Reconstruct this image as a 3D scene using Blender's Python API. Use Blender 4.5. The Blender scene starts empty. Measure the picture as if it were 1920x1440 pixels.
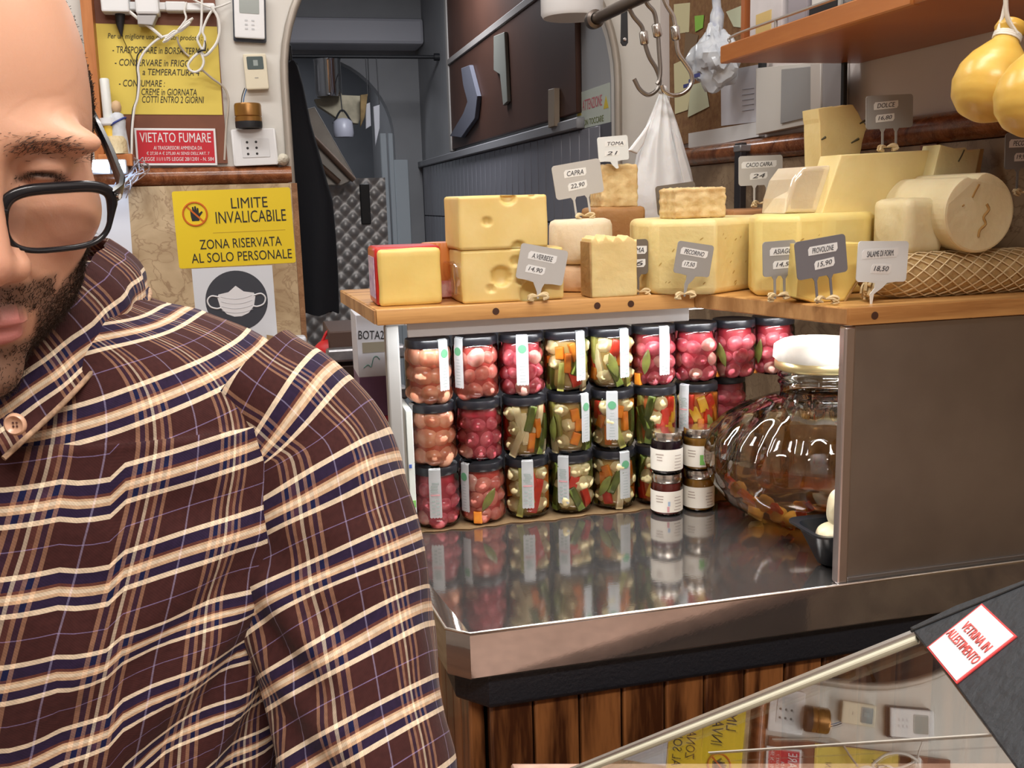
import bpy, bmesh, math, random
import numpy as np
from mathutils import Vector, Matrix
from mathutils.bvhtree import BVHTree

scene = bpy.context.scene
COL = scene.collection
random.seed(7)

# ------------------------------------------------------------------ camera
F_PX = 1870.0                                   # focal length for a 1920 px wide frame
ROT = np.array([[0.970, 0.071, -0.233], [-0.242, 0.170, -0.955], [-0.028, 0.983, 0.182]])
u_, s_, v_ = np.linalg.svd(ROT); ROT = u_ @ v_
EYE = np.array([0.0, 0.0, 1.52])
cam_data = bpy.data.cameras.new('camera')
cam_data.sensor_width = 36.0
cam_data.lens = F_PX / 1920 * 36.0
cam_data.clip_start = 0.02
cam = bpy.data.objects.new('camera', cam_data)
COL.objects.link(cam)
cam.matrix_world = Matrix([list(ROT[i]) + [EYE[i]] for i in range(3)] + [[0, 0, 0, 1]])
scene.camera = cam

# ------------------------------------------------------------------ world, exposure
world = bpy.data.worlds.new('world'); scene.world = world
world.use_nodes = True
world.node_tree.nodes['Background'].inputs[0].default_value = (0.75, 0.8, 0.9, 1)
world.node_tree.nodes['Background'].inputs[1].default_value = 0.15
scene.view_settings.view_transform = 'Standard'
scene.view_settings.look = 'None'
scene.view_settings.exposure = 0.0
scene.view_settings.gamma = 1.0
scene.view_settings.use_curve_mapping = False

def area_light(name, loc, aim, sx, sy, power, col=(1, 1, 1)):
    l = bpy.data.lights.new(name, 'AREA'); l.shape = 'RECTANGLE'
    l.size = sx; l.size_y = sy; l.energy = power; l.color = col
    o = bpy.data.objects.new(name, l); COL.objects.link(o)
    o.location = loc
    o.rotation_euler = (Vector(aim) - Vector(loc)).to_track_quat('-Z', 'Y').to_euler()
    return o
# the shop's ceiling lamps, the strip under the cheese shelf, the weak lamp of the back room
area_light('shop_lamp_light', (0.35, 0.95, 2.86), (0.35, 0.95, 0), 1.3, 0.30, 17, (1.0, 0.97, 0.93))
area_light('shop_lamp_light', (0.2, -0.7, 2.86), (0.2, -0.7, 0), 1.3, 0.30, 54, (1.0, 0.94, 0.88))
area_light('shop_lamp_light', (-0.55, 1.95, 2.86), (-0.55, 1.95, 0), 1.3, 0.20, 15, (1.0, 0.98, 0.96))
area_light('back_room_lamp_light', (0.66, 4.4, 2.66), (0.5, 4.8, 0), 0.5, 0.5, 20.0, (0.95, 0.96, 1.0))
area_light('far_room_fill_light', (-0.1, 7.2, 2.68), (-0.1, 7.2, 0), 0.3, 0.3, 7.0, (0.9, 0.93, 1.0))  # added fill light that lifts the dark room beyond the inner arch
area_light('shelf_strip_light', (0.55, 1.53, 1.332), (0.55, 1.56, 0.9), 0.72, 0.012, 2.6, (0.96, 0.98, 1.0))
area_light('shelf_strip_light', (0.92, 1.30, 1.332), (0.90, 1.36, 0.9), 0.26, 0.012, 1.6, (0.96, 0.98, 1.0))

# ------------------------------------------------------------------ from the photograph's angles to places
def ray(x, y):
    return ROT @ np.array([(x - 960) / F_PX, (720 - y) / F_PX, -1.0])
def at_x(x, y, X): d = ray(x, y); return Vector(EYE + d * ((X - EYE[0]) / d[0]))
def at_y(x, y, Y): d = ray(x, y); return Vector(EYE + d * ((Y - EYE[1]) / d[1]))
def at_z(x, y, Z): d = ray(x, y); return Vector(EYE + d * ((Z - EYE[2]) / d[2]))
def at_d(x, y, D): return Vector(EYE + ray(x, y) * D)

# ------------------------------------------------------------------ materials
MATS = {}
def mat(name, col, rough=0.5, metal=0.0, var=0.0, scale=30.0, bump=0.0, bscale=None, col2=None,
        spec=0.5, sss=0.0, emit=None, estr=0.0, stretch=None, detail=4.0, lo=0.35, hi=0.65, coat=0.0, trans=0.0):
    """Principled material; col2 mixes in through object-space noise, bump adds fine relief."""
    if name in MATS: return MATS[name]
    m = bpy.data.materials.new(name); m.use_nodes = True
    nt = m.node_tree; b = nt.nodes['Principled BSDF']
    b.inputs['Base Color'].default_value = (*col, 1)
    b.inputs['Roughness'].default_value = rough
    b.inputs['Metallic'].default_value = metal
    b.inputs['Specular IOR Level'].default_value = spec
    b.inputs['Coat Weight'].default_value = coat
    b.inputs['Transmission Weight'].default_value = trans
    if sss: 
        b.inputs['Subsurface Weight'].default_value = sss
        b.inputs['Subsurface Radius'].default_value = (0.01, 0.005, 0.003)
        b.inputs['Subsurface Scale'].default_value = 1.0
    if emit: 
        b.inputs['Emission Color'].default_value = (*emit, 1); b.inputs['Emission Strength'].default_value = estr
    if var or col2 or bump:
        tc = nt.nodes.new('ShaderNodeTexCoord'); mp = nt.nodes.new('ShaderNodeMapping')
        nt.links.new(tc.outputs['Object'], mp.inputs[0])
        if stretch: mp.inputs['Scale'].default_value = stretch
        if var or col2:
            n = nt.nodes.new('ShaderNodeTexNoise'); n.inputs['Scale'].default_value = scale
            n.inputs['Detail'].default_value = detail
            nt.links.new(mp.outputs[0], n.inputs['Vector'])
            r = nt.nodes.new('ShaderNodeValToRGB')
            c2 = col2 if col2 else tuple(max(0, c * (1 - var)) for c in col)
            r.color_ramp.elements[0].position = lo; r.color_ramp.elements[0].color = (*c2, 1)
            r.color_ramp.elements[1].position = hi; r.color_ramp.elements[1].color = (*col, 1)
            nt.links.new(n.outputs[0], r.inputs[0]); nt.links.new(r.outputs[0], b.inputs['Base Color'])
        if bump:
            n2 = nt.nodes.new('ShaderNodeTexNoise'); n2.inputs['Scale'].default_value = bscale or scale * 3
            n2.inputs['Detail'].default_value = 5
            nt.links.new(mp.outputs[0], n2.inputs['Vector'])
            bp = nt.nodes.new('ShaderNodeBump'); bp.inputs['Strength'].default_value = bump
            bp.inputs['Distance'].default_value = 0.004
            nt.links.new(n2.outputs[0], bp.inputs['Height']); nt.links.new(bp.outputs[0], b.inputs['Normal'])
    MATS[name] = m
    return m

def glass(name, tint=(1, 1, 1), gloss=None, rough=0.0, ior=1.45):
    """thin clear glass: see-through with a real Fresnel reflection (or a fixed share of it)."""
    if name in MATS: return MATS[name]
    m = bpy.data.materials.new(name); m.use_nodes = True
    nt = m.node_tree; nt.nodes.remove(nt.nodes['Principled BSDF'])
    out = nt.nodes['Material Output']
    t = nt.nodes.new('ShaderNodeBsdfTransparent'); t.inputs[0].default_value = (*tint, 1)
    g = nt.nodes.new('ShaderNodeBsdfGlossy'); g.inputs['Roughness'].default_value = rough
    g.inputs[0].default_value = (1, 1, 1, 1)
    mx = nt.nodes.new('ShaderNodeMixShader')
    if gloss is None:
        fr = nt.nodes.new('ShaderNodeFresnel'); fr.inputs[0].default_value = ior
        nt.links.new(fr.outputs[0], mx.inputs[0])
    else: mx.inputs[0].default_value = gloss
    nt.links.new(t.outputs[0], mx.inputs[1]); nt.links.new(g.outputs[0], mx.inputs[2])
    nt.links.new(mx.outputs[0], out.inputs[0])
    MATS[name] = m
    return m

def wood(name, c1, c2, axis='X', rings=9.0, dist=3.0, rough=0.45, knots=False, coat=0.0, along=0.12, bump=.15):
    """grain runs along `axis` in object space"""
    if name in MATS: return MATS[name]
    m = bpy.data.materials.new(name); m.use_nodes = True
    nt = m.node_tree; b = nt.nodes['Principled BSDF']; b.inputs['Roughness'].default_value = rough
    b.inputs['Coat Weight'].default_value = coat
    tc = nt.nodes.new('ShaderNodeTexCoord'); mp = nt.nodes.new('ShaderNodeMapping')
    sc = [1.0, 1.0, 1.0]; sc['XYZ'.index(axis)] = along
    mp.inputs['Scale'].default_value = sc
    nt.links.new(tc.outputs['Object'], mp.inputs[0])
    oi = nt.nodes.new('ShaderNodeObjectInfo')
    ad = nt.nodes.new('ShaderNodeVectorMath'); ad.operation = 'ADD'
    ml = nt.nodes.new('ShaderNodeMath'); ml.operation = 'MULTIPLY'; ml.inputs[1].default_value = 7.0
    nt.links.new(oi.outputs['Random'], ml.inputs[0])
    nt.links.new(mp.outputs[0], ad.inputs[0]); nt.links.new(ml.outputs[0], ad.inputs[1])
    w = nt.nodes.new('ShaderNodeTexNoise'); w.inputs['Scale'].default_value = rings; w.inputs['Detail'].default_value = 2
    nt.links.new(ad.outputs[0], w.inputs['Vector'])
    mu = nt.nodes.new('ShaderNodeMath'); mu.operation = 'MULTIPLY'; mu.inputs[1].default_value = dist * 6.28
    sn = nt.nodes.new('ShaderNodeMath'); sn.operation = 'SINE'
    nt.links.new(w.outputs[0], mu.inputs[0]); nt.links.new(mu.outputs[0], sn.inputs[0])
    fine = nt.nodes.new('ShaderNodeTexNoise'); fine.inputs['Scale'].default_value = rings * 14
    nt.links.new(ad.outputs[0], fine.inputs['Vector'])
    mm = nt.nodes.new('ShaderNodeMath'); mm.operation = 'MULTIPLY_ADD'; mm.inputs[1].default_value = .28; mm.inputs[2].default_value = .22
    nt.links.new(sn.outputs[0], mm.inputs[0])
    aa = nt.nodes.new('ShaderNodeMath'); aa.operation = 'MULTIPLY_ADD'; aa.inputs[1].default_value = .6
    nt.links.new(fine.outputs[0], aa.inputs[0]); nt.links.new(mm.outputs[0], aa.inputs[2])
    r = nt.nodes.new('ShaderNodeValToRGB')
    r.color_ramp.elements[0].position = .25; r.color_ramp.elements[0].color = (*c1, 1)
    r.color_ramp.elements[1].position = .8; r.color_ramp.elements[1].color = (*c2, 1)
    nt.links.new(aa.outputs[0], r.inputs[0])
    nt.links.new(r.outputs[0], b.inputs['Base Color'])
    bp = nt.nodes.new('ShaderNodeBump'); bp.inputs['Strength'].default_value = bump; bp.inputs['Distance'].default_value = .002
    nt.links.new(aa.outputs[0], bp.inputs['Height']); nt.links.new(bp.outputs[0], b.inputs['Normal'])
    MATS[name] = m
    return m

def marble(name, c1, c2, c3, scale=6.0, rough=0.25):
    if name in MATS: return MATS[name]
    m = bpy.data.materials.new(name); m.use_nodes = True
    nt = m.node_tree; b = nt.nodes['Principled BSDF']; b.inputs['Roughness'].default_value = rough
    tc = nt.nodes.new('ShaderNodeTexCoord')
    n = nt.nodes.new('ShaderNodeTexNoise'); n.inputs['Scale'].default_value = scale; n.inputs['Detail'].default_value = 9
    n.inputs['Distortion'].default_value = 1.6
    nt.links.new(tc.outputs['Object'], n.inputs['Vector'])
    v = nt.nodes.new('ShaderNodeTexVoronoi'); v.feature = 'DISTANCE_TO_EDGE'; v.inputs['Scale'].default_value = scale * 2.2
    mx0 = nt.nodes.new('ShaderNodeVectorMath'); mx0.operation = 'ADD'
    nt.links.new(tc.outputs['Object'], mx0.inputs[0]); 
    sc = nt.nodes.new('ShaderNodeVectorMath'); sc.operation = 'SCALE'; sc.inputs['Scale'].default_value = .25
    nt.links.new(n.outputs[1], sc.inputs[0]); nt.links.new(sc.outputs[0], mx0.inputs[1])
    nt.links.new(mx0.outputs[0], v.inputs['Vector'])
    r = nt.nodes.new('ShaderNodeValToRGB')
    r.color_ramp.elements[0].position = .33; r.color_ramp.elements[0].color = (*c1, 1)
    r.color_ramp.elements[1].position = .66; r.color_ramp.elements[1].color = (*c2, 1)
    nt.links.new(n.outputs[0], r.inputs[0])
    r2 = nt.nodes.new('ShaderNodeValToRGB')
    r2.color_ramp.elements[0].position = .0; r2.color_ramp.elements[0].color = (1, 1, 1, 1)
    r2.color_ramp.elements[1].position = .05; r2.color_ramp.elements[1].color = (0, 0, 0, 1)
    nt.links.new(v.outputs['Distance'], r2.inputs[0])
    mm = nt.nodes.new('ShaderNodeMath'); mm.operation = 'MULTIPLY'
    nt.links.new(r2.outputs[0], mm.inputs[0]); nt.links.new(n.outputs[0], mm.inputs[1])
    mx = nt.nodes.new('ShaderNodeMixRGB'); mx.inputs[2].default_value = (*c3, 1)
    nt.links.new(mm.outputs[0], mx.inputs[0]); nt.links.new(r.outputs[0], mx.inputs[1])
    nt.links.new(mx.outputs[0], b.inputs['Base Color'])
    MATS[name] = m
    return m

# ------------------------------------------------------------------ geometry helpers
def mesh_of(bm, name='m', smooth=None, flat_big=False):
    me = bpy.data.meshes.new(name)
    bmesh.ops.recalc_face_normals(bm, faces=bm.faces)
    bm.to_mesh(me); bm.free()
    if smooth is not None:
        me.shade_smooth()
        if smooth < 180: me.set_sharp_from_angle(angle=math.radians(smooth))
    if flat_big:                                # big flat faces keep their own normal beside a bevel
        big = max(p.area for p in me.polygons) * .08
        for p in me.polygons:
            if p.area > big: p.use_smooth = False
    return me
def pydata(verts, faces, smooth=None, name='m'):
    me = bpy.data.meshes.new(name); me.from_pydata([tuple(v) for v in verts], [], faces); me.update()
    if smooth is not None:
        me.shade_smooth()
        if smooth < 180: me.set_sharp_from_angle(angle=math.radians(smooth))
    return me
def obj(name, me, m, parent=None, M=None):
    """links one mesh object; its mesh is in world space (or in M's space) and is re-based on the parent"""
    o = bpy.data.objects.new(name, me); COL.objects.link(o)
    if m is not None and len(me.materials) == 0: me.materials.append(m)
    if M is not None: o.matrix_basis = M
    if parent is not None:
        o.parent = parent
        w = parent.matrix_basis.copy()
        if parent.parent is not None: w = parent.parent.matrix_basis @ parent.matrix_parent_inverse @ w
        o.matrix_parent_inverse = w.inverted()
    return o
def tag(o, label, cat, group=None):
    o['label'] = label; o['category'] = cat
    if group: o['group'] = group
    return o
def struct(name, me, m, parent=None):
    o = obj(name, me, m, parent)
    if parent is None: o['kind'] = 'structure'
    return o
def thing(name, label, cat, loc, rz=0.0, group=None):
    o = bpy.data.objects.new(name, None); COL.objects.link(o)
    o.matrix_basis = Matrix.Translation(Vector(loc)) @ Matrix.Rotation(rz, 4, 'Z')
    o.empty_display_size = 0.05
    return tag(o, label, cat, group)

def add_box(bm, x0, x1, y0, y1, z0, z1, M=None):
    vs = [bm.verts.new((x, y, z)) for x in (x0, x1) for y in (y0, y1) for z in (z0, z1)]
    for f in ((0, 1, 3, 2), (4, 6, 7, 5), (0, 4, 5, 1), (2, 3, 7, 6), (0, 2, 6, 4), (1, 5, 7, 3)):
        bm.faces.new([vs[i] for i in f])
    if M is not None: bmesh.ops.transform(bm, matrix=M, verts=vs)
    return vs
def box(x0, x1, y0, y1, z0, z1, bev=0.0, seg=2, M=None):
    bm = bmesh.new(); add_box(bm, x0, x1, y0, y1, z0, z1)
    if bev: bmesh.ops.bevel(bm, geom=bm.edges[:], offset=bev, segments=seg, profile=.5, affect='EDGES')
    if M is not None: bmesh.ops.transform(bm, matrix=M, verts=bm.verts)
    return mesh_of(bm, smooth=30 if bev else None, flat_big=bool(bev))
def prism(outline, t0, t1, M=None, bev=0.0, seg=2):
    """outline in local XY extruded along local Z from t0 to t1"""
    bm = bmesh.new()
    a = [bm.verts.new((p[0], p[1], t0)) for p in outline]; b = [bm.verts.new((p[0], p[1], t1)) for p in outline]
    n = len(a)
    f0 = bm.faces.new(a[::-1]); f1 = bm.faces.new(b)
    for i in range(n): bm.faces.new((a[i], a[(i + 1) % n], b[(i + 1) % n], b[i]))
    bm.normal_update()
    if bev:
        ed = [e for e in bm.edges if e.verts[0] in a and e.verts[1] in a or e.verts[0] in b and e.verts[1] in b]
        bmesh.ops.bevel(bm, geom=ed, offset=bev, segments=seg, profile=.5, affect='EDGES')
    bmesh.ops.triangulate(bm, faces=[f for f in bm.faces if len(f.verts) > 4])
    if M is not None: bmesh.ops.transform(bm, matrix=M, verts=bm.verts)
    return mesh_of(bm, smooth=35, flat_big=bool(bev))
def lathe(profile, n=32, M=None, smooth=50, a0=0.0, a1=None, ripple=None):
    """profile: (radius, z) pairs, revolved about local Z; closed caps where radius is 0"""
    bm = bmesh.new(); rings = []
    for r, z in profile:
        if r < 1e-6: rings.append([bm.verts.new((0, 0, z))])
        else:
            rr = []
            for i in range(n):
                a = 2 * math.pi * i / n
                k = r if ripple is None else r * ripple(a, z)
                rr.append(bm.verts.new((k * math.cos(a), k * math.sin(a), z)))
            rings.append(rr)
    for A, B in zip(rings, rings[1:]):
        for i in range(n):
            j = (i + 1) % n
            if len(A) == 1 and len(B) == 1: continue
            if len(A) == 1: bm.faces.new((A[0], B[i], B[j]))
            elif len(B) == 1: bm.faces.new((A[i], A[j], B[0]))
            else: bm.faces.new((A[i], A[j], B[j], B[i]))
    if M is not None: bmesh.ops.transform(bm, matrix=M, verts=bm.verts)
    return mesh_of(bm, smooth=smooth)
def add_tube(bm, pts, r, n=8, cap=True):
    pts = [Vector(p) for p in pts]; k = len(pts)
    rs = r if isinstance(r, (list, tuple)) else [r] * k
    ref = None; rings = []
    for i, p in enumerate(pts):
        t = (pts[min(i + 1, k - 1)] - pts[max(i - 1, 0)]).normalized()
        if ref is None:
            ref = Vector((0, 0, 1)) if abs(t.z) < .9 else Vector((1, 0, 0))
        s = t.cross(ref)
        if s.length < 1e-6: s = t.orthogonal()
        s.normalize(); ref = s.cross(t).normalized()
        rings.append([bm.verts.new(p + (s * math.cos(2 * math.pi * j / n) + ref * math.sin(2 * math.pi * j / n)) * rs[i]) for j in range(n)])
    for A, B in zip(rings, rings[1:]):
        for j in range(n): bm.faces.new((A[j], A[(j + 1) % n], B[(j + 1) % n], B[j]))
    if cap:
        bm.faces.new(rings[0][::-1]); bm.faces.new(rings[-1])
def tube(pts, r, n=8, smooth=50):
    bm = bmesh.new(); add_tube(bm, pts, r, n); return mesh_of(bm, smooth=smooth)
def curve_pts(pts, n=8):
    """Catmull-Rom through the points"""
    P = [Vector(p) for p in pts]; P = [P[0] * 2 - P[1]] + P + [P[-1] * 2 - P[-2]]
    out = []
    for i in range(1, len(P) - 2):
        for j in range(n):
            t = j / n
            out.append(.5 * ((2 * P[i]) + (P[i + 1] - P[i - 1]) * t + (2 * P[i - 1] - 5 * P[i] + 4 * P[i + 1] - P[i + 2]) * t * t
                             + (3 * P[i] - P[i - 1] - 3 * P[i + 1] + P[i + 2]) * t ** 3))
    out.append(P[-2]); return out
def frame(o, right, up):
    r = Vector(right).normalized(); u = Vector(up); u = (u - r * u.dot(r)).normalized(); n = r.cross(u)
    return Matrix(((r.x, u.x, n.x, o[0]), (r.y, u.y, n.y, o[1]), (r.z, u.z, n.z, o[2]), (0, 0, 0, 1)))
def quad_frame(tl, tr, bl):
    """frame, width and height of a flat thing from three corners; local x right, y up, z towards the viewer"""
    w = (tr - tl).length; c = (tr + bl) / 2; M = frame(c, tr - tl, tl - bl)
    return M, w, abs((tl - bl).dot(Vector(M.col[1][:3])))
def rrect(w, h, r, n=5):
    pts = []
    for cx, cy, a0 in ((w / 2 - r, h / 2 - r, 0), (-w / 2 + r, h / 2 - r, 90), (-w / 2 + r, -h / 2 + r, 180), (w / 2 - r, -h / 2 + r, 270)):
        for i in range(n + 1):
            a = math.radians(a0 + 90 * i / n); pts.append((cx + r * math.cos(a), cy + r * math.sin(a)))
    return pts
def rect(w, h): return [(-w / 2, -h / 2), (w / 2, -h / 2), (w / 2, h / 2), (-w / 2, h / 2)]
def text_mesh(s, w, h, M, x=0.0, y=0.0, z=0.0004, shear=0.0, bold=0.0, rot=0.0, ext=0.0002):
    """lettering fitted into w x h, centred at (x, y) in frame M"""
    cu = bpy.data.curves.new('lettering', 'FONT'); cu.body = s; cu.extrude = 0.01; cu.shear = shear; cu.offset = bold
    cu.resolution_u = 3
    o = bpy.data.objects.new('tmp', cu)
    me = bpy.data.meshes.new_from_object(o)
    bpy.data.objects.remove(o); bpy.data.curves.remove(cu)
    me.materials.clear()
    co = np.array([v.co[:] for v in me.vertices]).reshape(-1, 3)
    lo = co.min(0); hi = co.max(0); c = (lo + hi) / 2; s_ = hi - lo
    T = M @ Matrix.Translation((x, y, z)) @ Matrix.Rotation(rot, 4, 'Z') @ Matrix.Diagonal((w / s_[0], h / s_[1], ext / 0.01, 1)) @ Matrix.Translation((-c[0], -c[1], 0))
    me.transform(T)
    return me
def noise3(p, f=1.0, seed=0.0):
    x, y, z = p[0] * f + seed, p[1] * f + seed * 1.7, p[2] * f + seed * .6
    return (math.sin(x * 1.3 + 1.7 * math.sin(y * .9 + .3)) + math.sin(y * 1.7 + 1.3 * math.sin(z * 1.1 + 1.1)) + math.sin(z * 1.5 + 1.9 * math.sin(x * .8 + 2.2))) / 3
def rough_mesh(me, amp, f, seed=0.0, test=None):
    me.update()
    ns = [v.normal.copy() for v in me.vertices]
    for v, n in zip(me.vertices, ns):
        if test is None or test(v.co): v.co += n * amp * noise3(v.co, f, seed)
    me.update(); return me
def grid_block(w, d, h, nx=10, ny=8, nz=8, rad=0.004):
    """a block as a dense rounded grid, base centred at the origin"""
    bm = bmesh.new(); bmesh.ops.create_cube(bm, size=1)
    bmesh.ops.transform(bm, matrix=Matrix.Translation((0, 0, h / 2)) @ Matrix.Diagonal((w, d, h, 1)), verts=bm.verts)
    bmesh.ops.bevel(bm, geom=bm.edges[:], offset=rad, segments=2, profile=.5, affect='EDGES')
    ed = [e for e in bm.edges if e.calc_length() > rad * 3]
    bmesh.ops.subdivide_edges(bm, edges=ed, cuts=max(nx, ny, nz), use_grid_fill=True)
    return mesh_of(bm, smooth=60)

# ------------------------------------------------------------------ shared materials
WHITE = mat('white_paper', (.80, .81, .82), .7)
BLACK = mat('black_ink', (.015, .015, .016), .6)
STEEL = mat('brushed_steel', (.48, .455, .435), .30, 1.0, col2=(.40, .375, .355), scale=14, stretch=(1, 1, 12), bump=.03, bscale=120)
STEELV = mat('polished_steel', (.62, .62, .62), .12, 1.0)
WPLASTIC = mat('white_plastic', (.78, .79, .80), .35)
CPLASTIC = mat('cream_plastic', (.72, .66, .50), .4)
DARK = mat('dark_rubber', (.012, .013, .016), .55)
# ================================================================== THE SETTING
YB = 2.75                       # plane of the back wall with the arch
XR = 1.13                       # plane of the right wall
paint = mat('wall_paint', (.74, .72, .67), .75, var=.08, scale=3, bump=.05, bscale=60)
paint_r = mat('right_wall_paint', (.66, .60, .58), .75, var=.06, scale=3, bump=.05, bscale=60)
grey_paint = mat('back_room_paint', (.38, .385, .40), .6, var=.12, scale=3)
beige_marble = marble('beige_marble', (.36, .25, .14), (.62, .48, .30), (.20, .10, .05), 7, .3)
red_marble = marble('red_marble', (.10, .025, .008), (.30, .10, .035), (.45, .22, .10), 16, .22)

# floor of square terracotta tiles: one object for the bed, the tiles in the walkway as parts
struct('floor', box(-2.6, 1.3, -2.6, 8.2, -.1, -.004), mat('floor_grout', (.10, .07, .05), .9))
fl = bpy.data.objects['floor']
tile_m = mat('floor_tile', (.27, .12, .06), .35, col2=(.20, .085, .045), scale=5)
tile_me = box(-.1475, .1475, -.1475, .1475, -.004, .003, .002, 1); tile_me.materials.append(tile_m)
for i in range(12):
    for j in range(20):
        t = obj('floor_tile', tile_me, tile_m, fl, Matrix.Translation((-2.4 + i * .3, -2.4 + j * .3, 0)))
struct('ceiling', box(-2.6, 1.3, -2.6, YB, 2.95, 3.05), mat('ceiling_paint', (.80, .77, .72), .8, var=.05))
struct('wall_left', box(-2.7, -2.6, -2.6, 8.2, -.1, 3.05), mat('shop_far_paint', (.66, .58, .50), .7, var=.2, scale=2))
struct('wall_front', box(-2.6, 1.3, -2.7, -2.6, -.1, 3.05), mat('shop_front_paint', (.62, .54, .46), .7, var=.3, scale=2))
struct('wall_right', box(XR, XR + .12, -2.6, YB, -.1, 3.05), paint_r)

def arch_outline(x0, x1, z0, z1, ax0, ax1, zs, n=24):
    """wall outline with an arched doorway, counter-clockwise in (x, z)"""
    r = (ax1 - ax0) / 2; c = (ax0 + ax1) / 2
    pts = [(x0, z0), (ax0, z0)]
    for i in range(n + 1):
        a = math.pi - math.pi * i / n
        pts.append((c + r * math.cos(a), zs + r * math.sin(a)))
    pts += [(ax1, z0), (x1, z0), (x1, z1), (x0, z1)]
    return pts
MXZ = lambda y: Matrix(((1, 0, 0, 0), (0, 0, -1, y), (0, 1, 0, 0), (0, 0, 0, 1)))   # local (x, y, z) -> world (x, -z, y)
AX0, AX1, AZS = .086, 1.0, 1.84
struct('wall_back', prism(arch_outline(-2.6, 1.25, -.1, 3.05, AX0, AX1, AZS), -.05, 0, MXZ(YB)), paint)
# metal bead around the arch
c_, r_ = (AX0 + AX1) / 2, (AX1 - AX0) / 2
pts = [(AX0, YB - .006, z) for z in (1.0, 1.3, 1.6)] + [(c_ + r_ * math.cos(math.pi - math.pi * i / 32), YB - .006, AZS + r_ * math.sin(math.pi - math.pi * i / 32)) for i in range(33)] + [(AX1, YB - .006, z) for z in (1.6, 1.3, 1.0)]
struct('trim_1', tube(pts, .011, 10), mat('bead_metal', (.42, .38, .33), .4, .3))

# marble dado and its rounded ledge, left pier
struct('wall_back_marble', box(-1.6, .085, YB - .022, YB + .0, 0, 1.578), beige_marble)
pier = bpy.data.objects['wall_back_marble']
struct('wall_back_jamb', box(.0855, .100, YB - .021, YB + .05, 0, 1.578), marble('brown_marble', (.20, .09, .04), (.34, .18, .09), (.5, .3, .16), 14, .3))
def ledge(x0, x1, y0, y1, zc, h):
    return None
bm = bmesh.new()
prof = []
for i in range(13):
    a = -math.pi / 2 + math.pi * i / 12
    prof.append((-.030 * math.cos(a), .023 * math.sin(a)))
sec = [(0, -.023)] + prof + [(0, .023)]
def ledge_mesh(p0, p1, out, zc, k=1.0):
    """half-round ledge from p0 to p1, bulging towards `out`"""
    bm = bmesh.new(); p0, p1, out = Vector(p0), Vector(p1), Vector(out)
    A = [bm.verts.new(p0 + out * (-d * k) + Vector((0, 0, zc + z * k))) for d, z in sec]
    B = [bm.verts.new(p1 + out * (-d * k) + Vector((0, 0, zc + z * k))) for d, z in sec]
    for i in range(len(A) - 1): bm.faces.new((A[i], A[i + 1], B[i + 1], B[i]))
    bm.faces.new(A); bm.faces.new(B[::-1])
    return mesh_of(bm, smooth=40)
bm.free()
struct('trim_2', ledge_mesh((-1.6, YB - .0, 0), (.088, YB - .0, 0), (0, -1, 0), 1.601, 1.05), red_marble)
# right wall: dado, ledge and an upright strip of the same red marble
struct('wall_right_marble', box(XR - .010, XR, -.5, YB, 0, 1.592), marble('brown_beige_marble', (.20, .13, .075), (.40, .29, .18), (.12, .06, .03), 8, .35))
struct('trim_3', ledge_mesh((XR - .002, YB, 0), (XR - .002, -.5, 0), (-1, 0, 0), 1.618, 1.1), red_marble)
a_ = at_x(1745, 300, XR - .01)
struct('trim_4', box(XR - .016, XR - .009, a_.y - .022, a_.y + .022, 0, 1.592), red_marble)

# ---------------- back room behind the arch
XI = 1.02; YF = 6.4
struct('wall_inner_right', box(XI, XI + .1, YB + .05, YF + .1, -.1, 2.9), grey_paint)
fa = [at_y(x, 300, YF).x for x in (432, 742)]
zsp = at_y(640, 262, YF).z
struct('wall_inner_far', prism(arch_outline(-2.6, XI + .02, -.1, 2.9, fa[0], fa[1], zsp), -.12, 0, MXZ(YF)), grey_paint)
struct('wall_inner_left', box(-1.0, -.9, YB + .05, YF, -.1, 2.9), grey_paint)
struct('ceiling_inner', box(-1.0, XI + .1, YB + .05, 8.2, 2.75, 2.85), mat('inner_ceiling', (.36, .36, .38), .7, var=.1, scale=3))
b0 = at_y(545, 55, 6.2)
struct('trim_5', box(-.9, XI - .001, 6.12, 6.395, b0.z - .09, b0.z + .06, .02, 2), mat('beam_paint', (.52, .52, .57), .5))
struct('trim_9', box(-.9, XI - .001, 6.2, 6.39, b0.z + .06, 2.75), grey_paint)
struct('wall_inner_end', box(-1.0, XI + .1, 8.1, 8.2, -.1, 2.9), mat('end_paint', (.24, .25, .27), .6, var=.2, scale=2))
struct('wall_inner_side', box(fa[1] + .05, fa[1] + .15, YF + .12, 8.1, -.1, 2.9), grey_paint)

# wall tiles on the inner right wall: each tile a part of the panel
tz = at_x(850, 300, XI).z
til = struct('wall_inner_tiles', box(XI - .004, XI, YB + .05, YF, 0, tz), mat('inner_grout', (.10, .10, .12), .9))
tl_m = mat('grey_glazed_tile', (.33, .33, .37), .25, col2=(.25, .25, .29), scale=1.2)
tl_me = box(-.006, 0, -.0475, .0475, -.147, .147, .002, 1); tl_me.materials.append(tl_m)
y = YB + .24
while y < YF - .05:
    for r in range(4):
        obj('wall_tile', tl_me, tl_m, til, Matrix.Translation((XI - .003, y, tz - .15 - r * .3)))
    y += .1
struct('trim_6', box(XI - .03, XI, YB + .35, YF, tz, tz + .035, .004, 1), mat('grey_rail', (.30, .30, .32), .5))

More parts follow.
